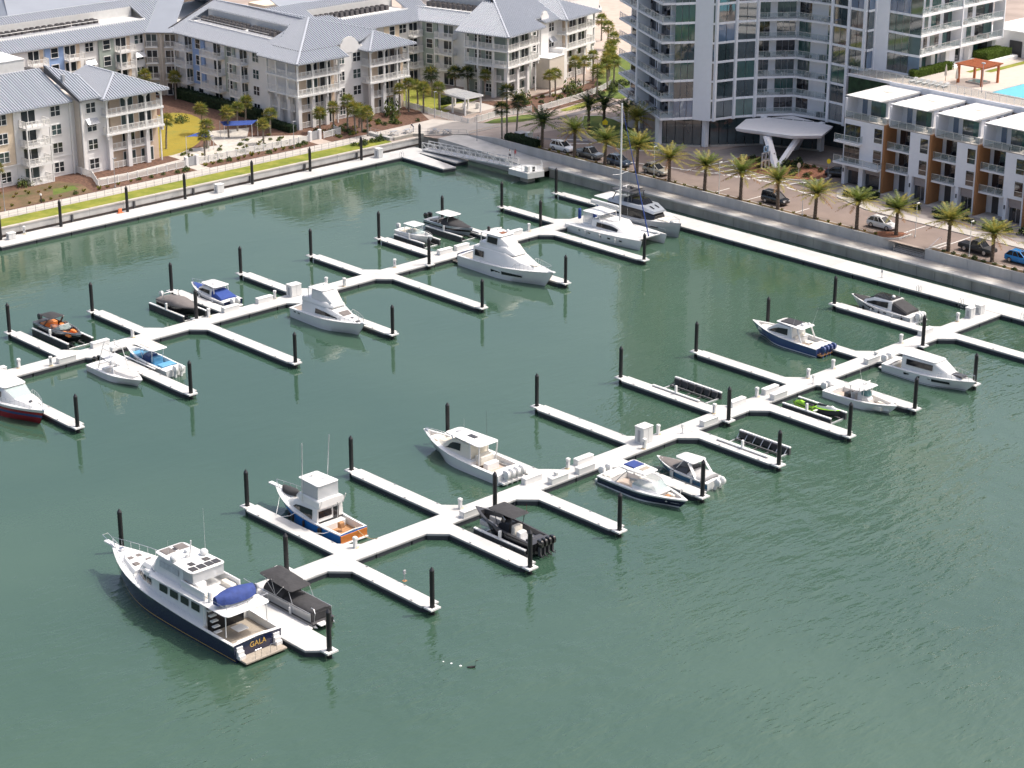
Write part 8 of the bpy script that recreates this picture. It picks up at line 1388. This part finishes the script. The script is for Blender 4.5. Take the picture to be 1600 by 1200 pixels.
car('white sport utility car parked beside the dark hedge', 239.0, 241.2, 'carwhite'); car('grey pickup truck parked behind the white car', 239.0, 235.0, 'cargrey', 'pickup', cat='truck'); car('dark blue sport utility car parked behind the catamaran mast', 239.1, 228.2, 'carblue'); car('tan sport utility car parked left of the hatched road marking', 239.4, 220.2, 'cartan'); car('black van parked along the wall opposite the planted island', 239.8, 195.6, 'carblack', 'van', cat='van'); car('silver white sport utility car parked left of the stairs', 240.9, 176.2, 'carwhite'); car('matte black pickup truck parked right of the stairs', 240.8, 159.4, 'carmatte', 'pickup', cat='truck'); car('bright blue compact car at the right edge of the street', 240.9, 152.2, 'carcyan'); car('white car parked far behind the right apartment block', 338.5, 331, 'carwhite', 'sedan', -pi / 2 - .6, 1.42); car('dark car in the shaded drive by the first townhouse', 259.5, 198.8, 'carblack', 'sedan', radians(-60), 2.38)
# ---------------------------------------------------------------- people and the bird
def person(label, x, y, z, rz, shirt, trousers, pose=0):
    me = bpy.data.meshes.new('body'); lean = .35 if pose == 2 else .03; st = .16 if pose == 1 else .03
    V = [(0, 0, .92), (lean * .4, 0, 1.15), (lean, 0, 1.40), (lean * 1.25, 0, 1.52), (lean * 1.5 + .02, 0, 1.63), (lean * 1.5 + .02, 0, 1.74)]
    E = [(0, 1), (1, 2), (2, 3), (3, 4), (4, 5)]; Rr = [(.15, .11), (.14, .10), (.17, .10), (.055, .055), (.085, .10), (.075, .085)]
    for s in (-1, 1):
        b0 = len(V); V += [(.0, s * .10, .86), (s * st * .6 + .02, s * .11, .48), (s * st, s * .11, .08), (s * st + .16, s * .12, .04)]; Rr += [(.095, .09), (.062, .06), (.045, .045), (.045, .035)]; E += [(0, b0), (b0, b0 + 1), (b0 + 1, b0 + 2), (b0 + 2, b0 + 3)]
        a0 = len(V); V += [(lean, s * .2, 1.37), (lean - s * st * .6 + .02, s * .25, 1.10), (lean - s * st * .8 + .12, s * .25, .86), (lean - s * st * .8 + .15, s * .25, .78)]; Rr += [(.062, .06), (.042, .042), (.034, .032), (.036, .022)]; E += [(2, a0), (a0, a0 + 1), (a0 + 1, a0 + 2), (a0 + 2, a0 + 3)]
    me.from_pydata(V, E, []); o = bpy.data.objects.new('body', me); col.objects.link(o); sk = o.modifiers.new('s', 'SKIN'); sk.use_smooth_shade = True
    for i, q in enumerate(Rr): me.skin_vertices[0].data[i].radius = q
    me.skin_vertices[0].data[0].use_root = True; o.modifiers.new('u', 'SUBSURF').levels = 1; bpy.context.view_layer.update()
    m2 = bpy.data.meshes.new_from_object(o.evaluated_get(bpy.context.evaluated_depsgraph_get())); bpy.data.objects.remove(o)
    m2.materials.clear(); [m2.materials.append(MATS[k]) for k in ('skin', shirt, trousers, 'trunk')]
    for pl in m2.polygons:
        c = pl.center; pl.material_index = 3 if c.z > 1.7 or (c.z > 1.6 and c.x < lean * 1.5) else 0 if c.z > 1.46 or (abs(c.y) > .2 and c.z < 1.12) else 1 if c.z > .93 else 2 if c.z > .1 else 3
    t = T('person', label, 'person', (x, y, z), rz); ob('body', m2, t)
person('person in white top and dark trousers walking on the ramp, left of two', 231.9, 246.6, 1.12, pi / 2, 'whitep', 'cloth1', 1); person('person in red top and pale trousers walking on the ramp, right of two', 232.8, 246.2, 1.12, pi / 2, 'cloth3', 'cloth2', 1); person('person in white top and dark shorts standing beside the hedge end', 238.7, 245.9 + 1.0, 2.4, 0, 'whitep', 'cloth1', 0); person('person in dark clothes bending forward on the corner plaza', 231.6, 271.0, 1.56, 2.2, 'cloth1', 'cloth2', 2)
bd = T('cormorant', 'dark water bird with upright neck swimming in the open foreground water', 'bird', (110.0, 121.9, WZ), radians(-40))
b = MB(); b.loft([[(x, w_ * cos(a), z0 + h_ * sin(a)) for a in [k * pi / 4 for k in range(8)]] for x, w_, h_, z0 in ((-.5, .02, .02, .08), (-.38, .10, .05, .06), (-.1, .15, .10, .05), (.15, .13, .10, .06), (.27, .07, .08, .10), (.30, .05, .06, .22), (.27, .04, .05, .42), (.30, .04, .05, .60), (.36, .05, .05, .68), (.44, .03, .03, .68), (.56, .01, .012, .67))]); b.build('body', 'bird', bd, 60)
for i, (dx, dy, r_) in enumerate([(-.55, .95, .13), (-.85, 1.85, .12), (-1.15, 2.6, .08)]):
    b = MB()
    for k in range(5): a = k * 2.4 + i; b.ball((110 + dx + r_ * .6 * cos(a), 121.9 + dy + r_ * .6 * sin(a), WZ), (r_ * .5, r_ * .35, .03 + .05 * r_), 7, 3, None, 0)
    tag(b.build('splash', 'foam', None, 50), kind='stuff')
# ---------------------------------------------------------------- move each thing's origin to its base
from mathutils import Matrix
bpy.context.view_layer.update()
for o in list(col.objects):
    if o.parent is None and o.type == 'EMPTY' and o.location.length < 1e-6 and o.children:
        lo_ = Vector((1e9, 1e9, 1e9)); hi_ = -lo_
        for c in o.children:
            if c.type != 'MESH': continue
            for q in c.bound_box:
                p = c.matrix_world @ Vector(q); lo_ = Vector(map(min, lo_, p)); hi_ = Vector(map(max, hi_, p))
        base = Vector(((lo_.x + hi_.x) / 2, (lo_.y + hi_.y) / 2, lo_.z)); o.location = base
        for c in o.children: c.matrix_parent_inverse = Matrix.Translation(-base)
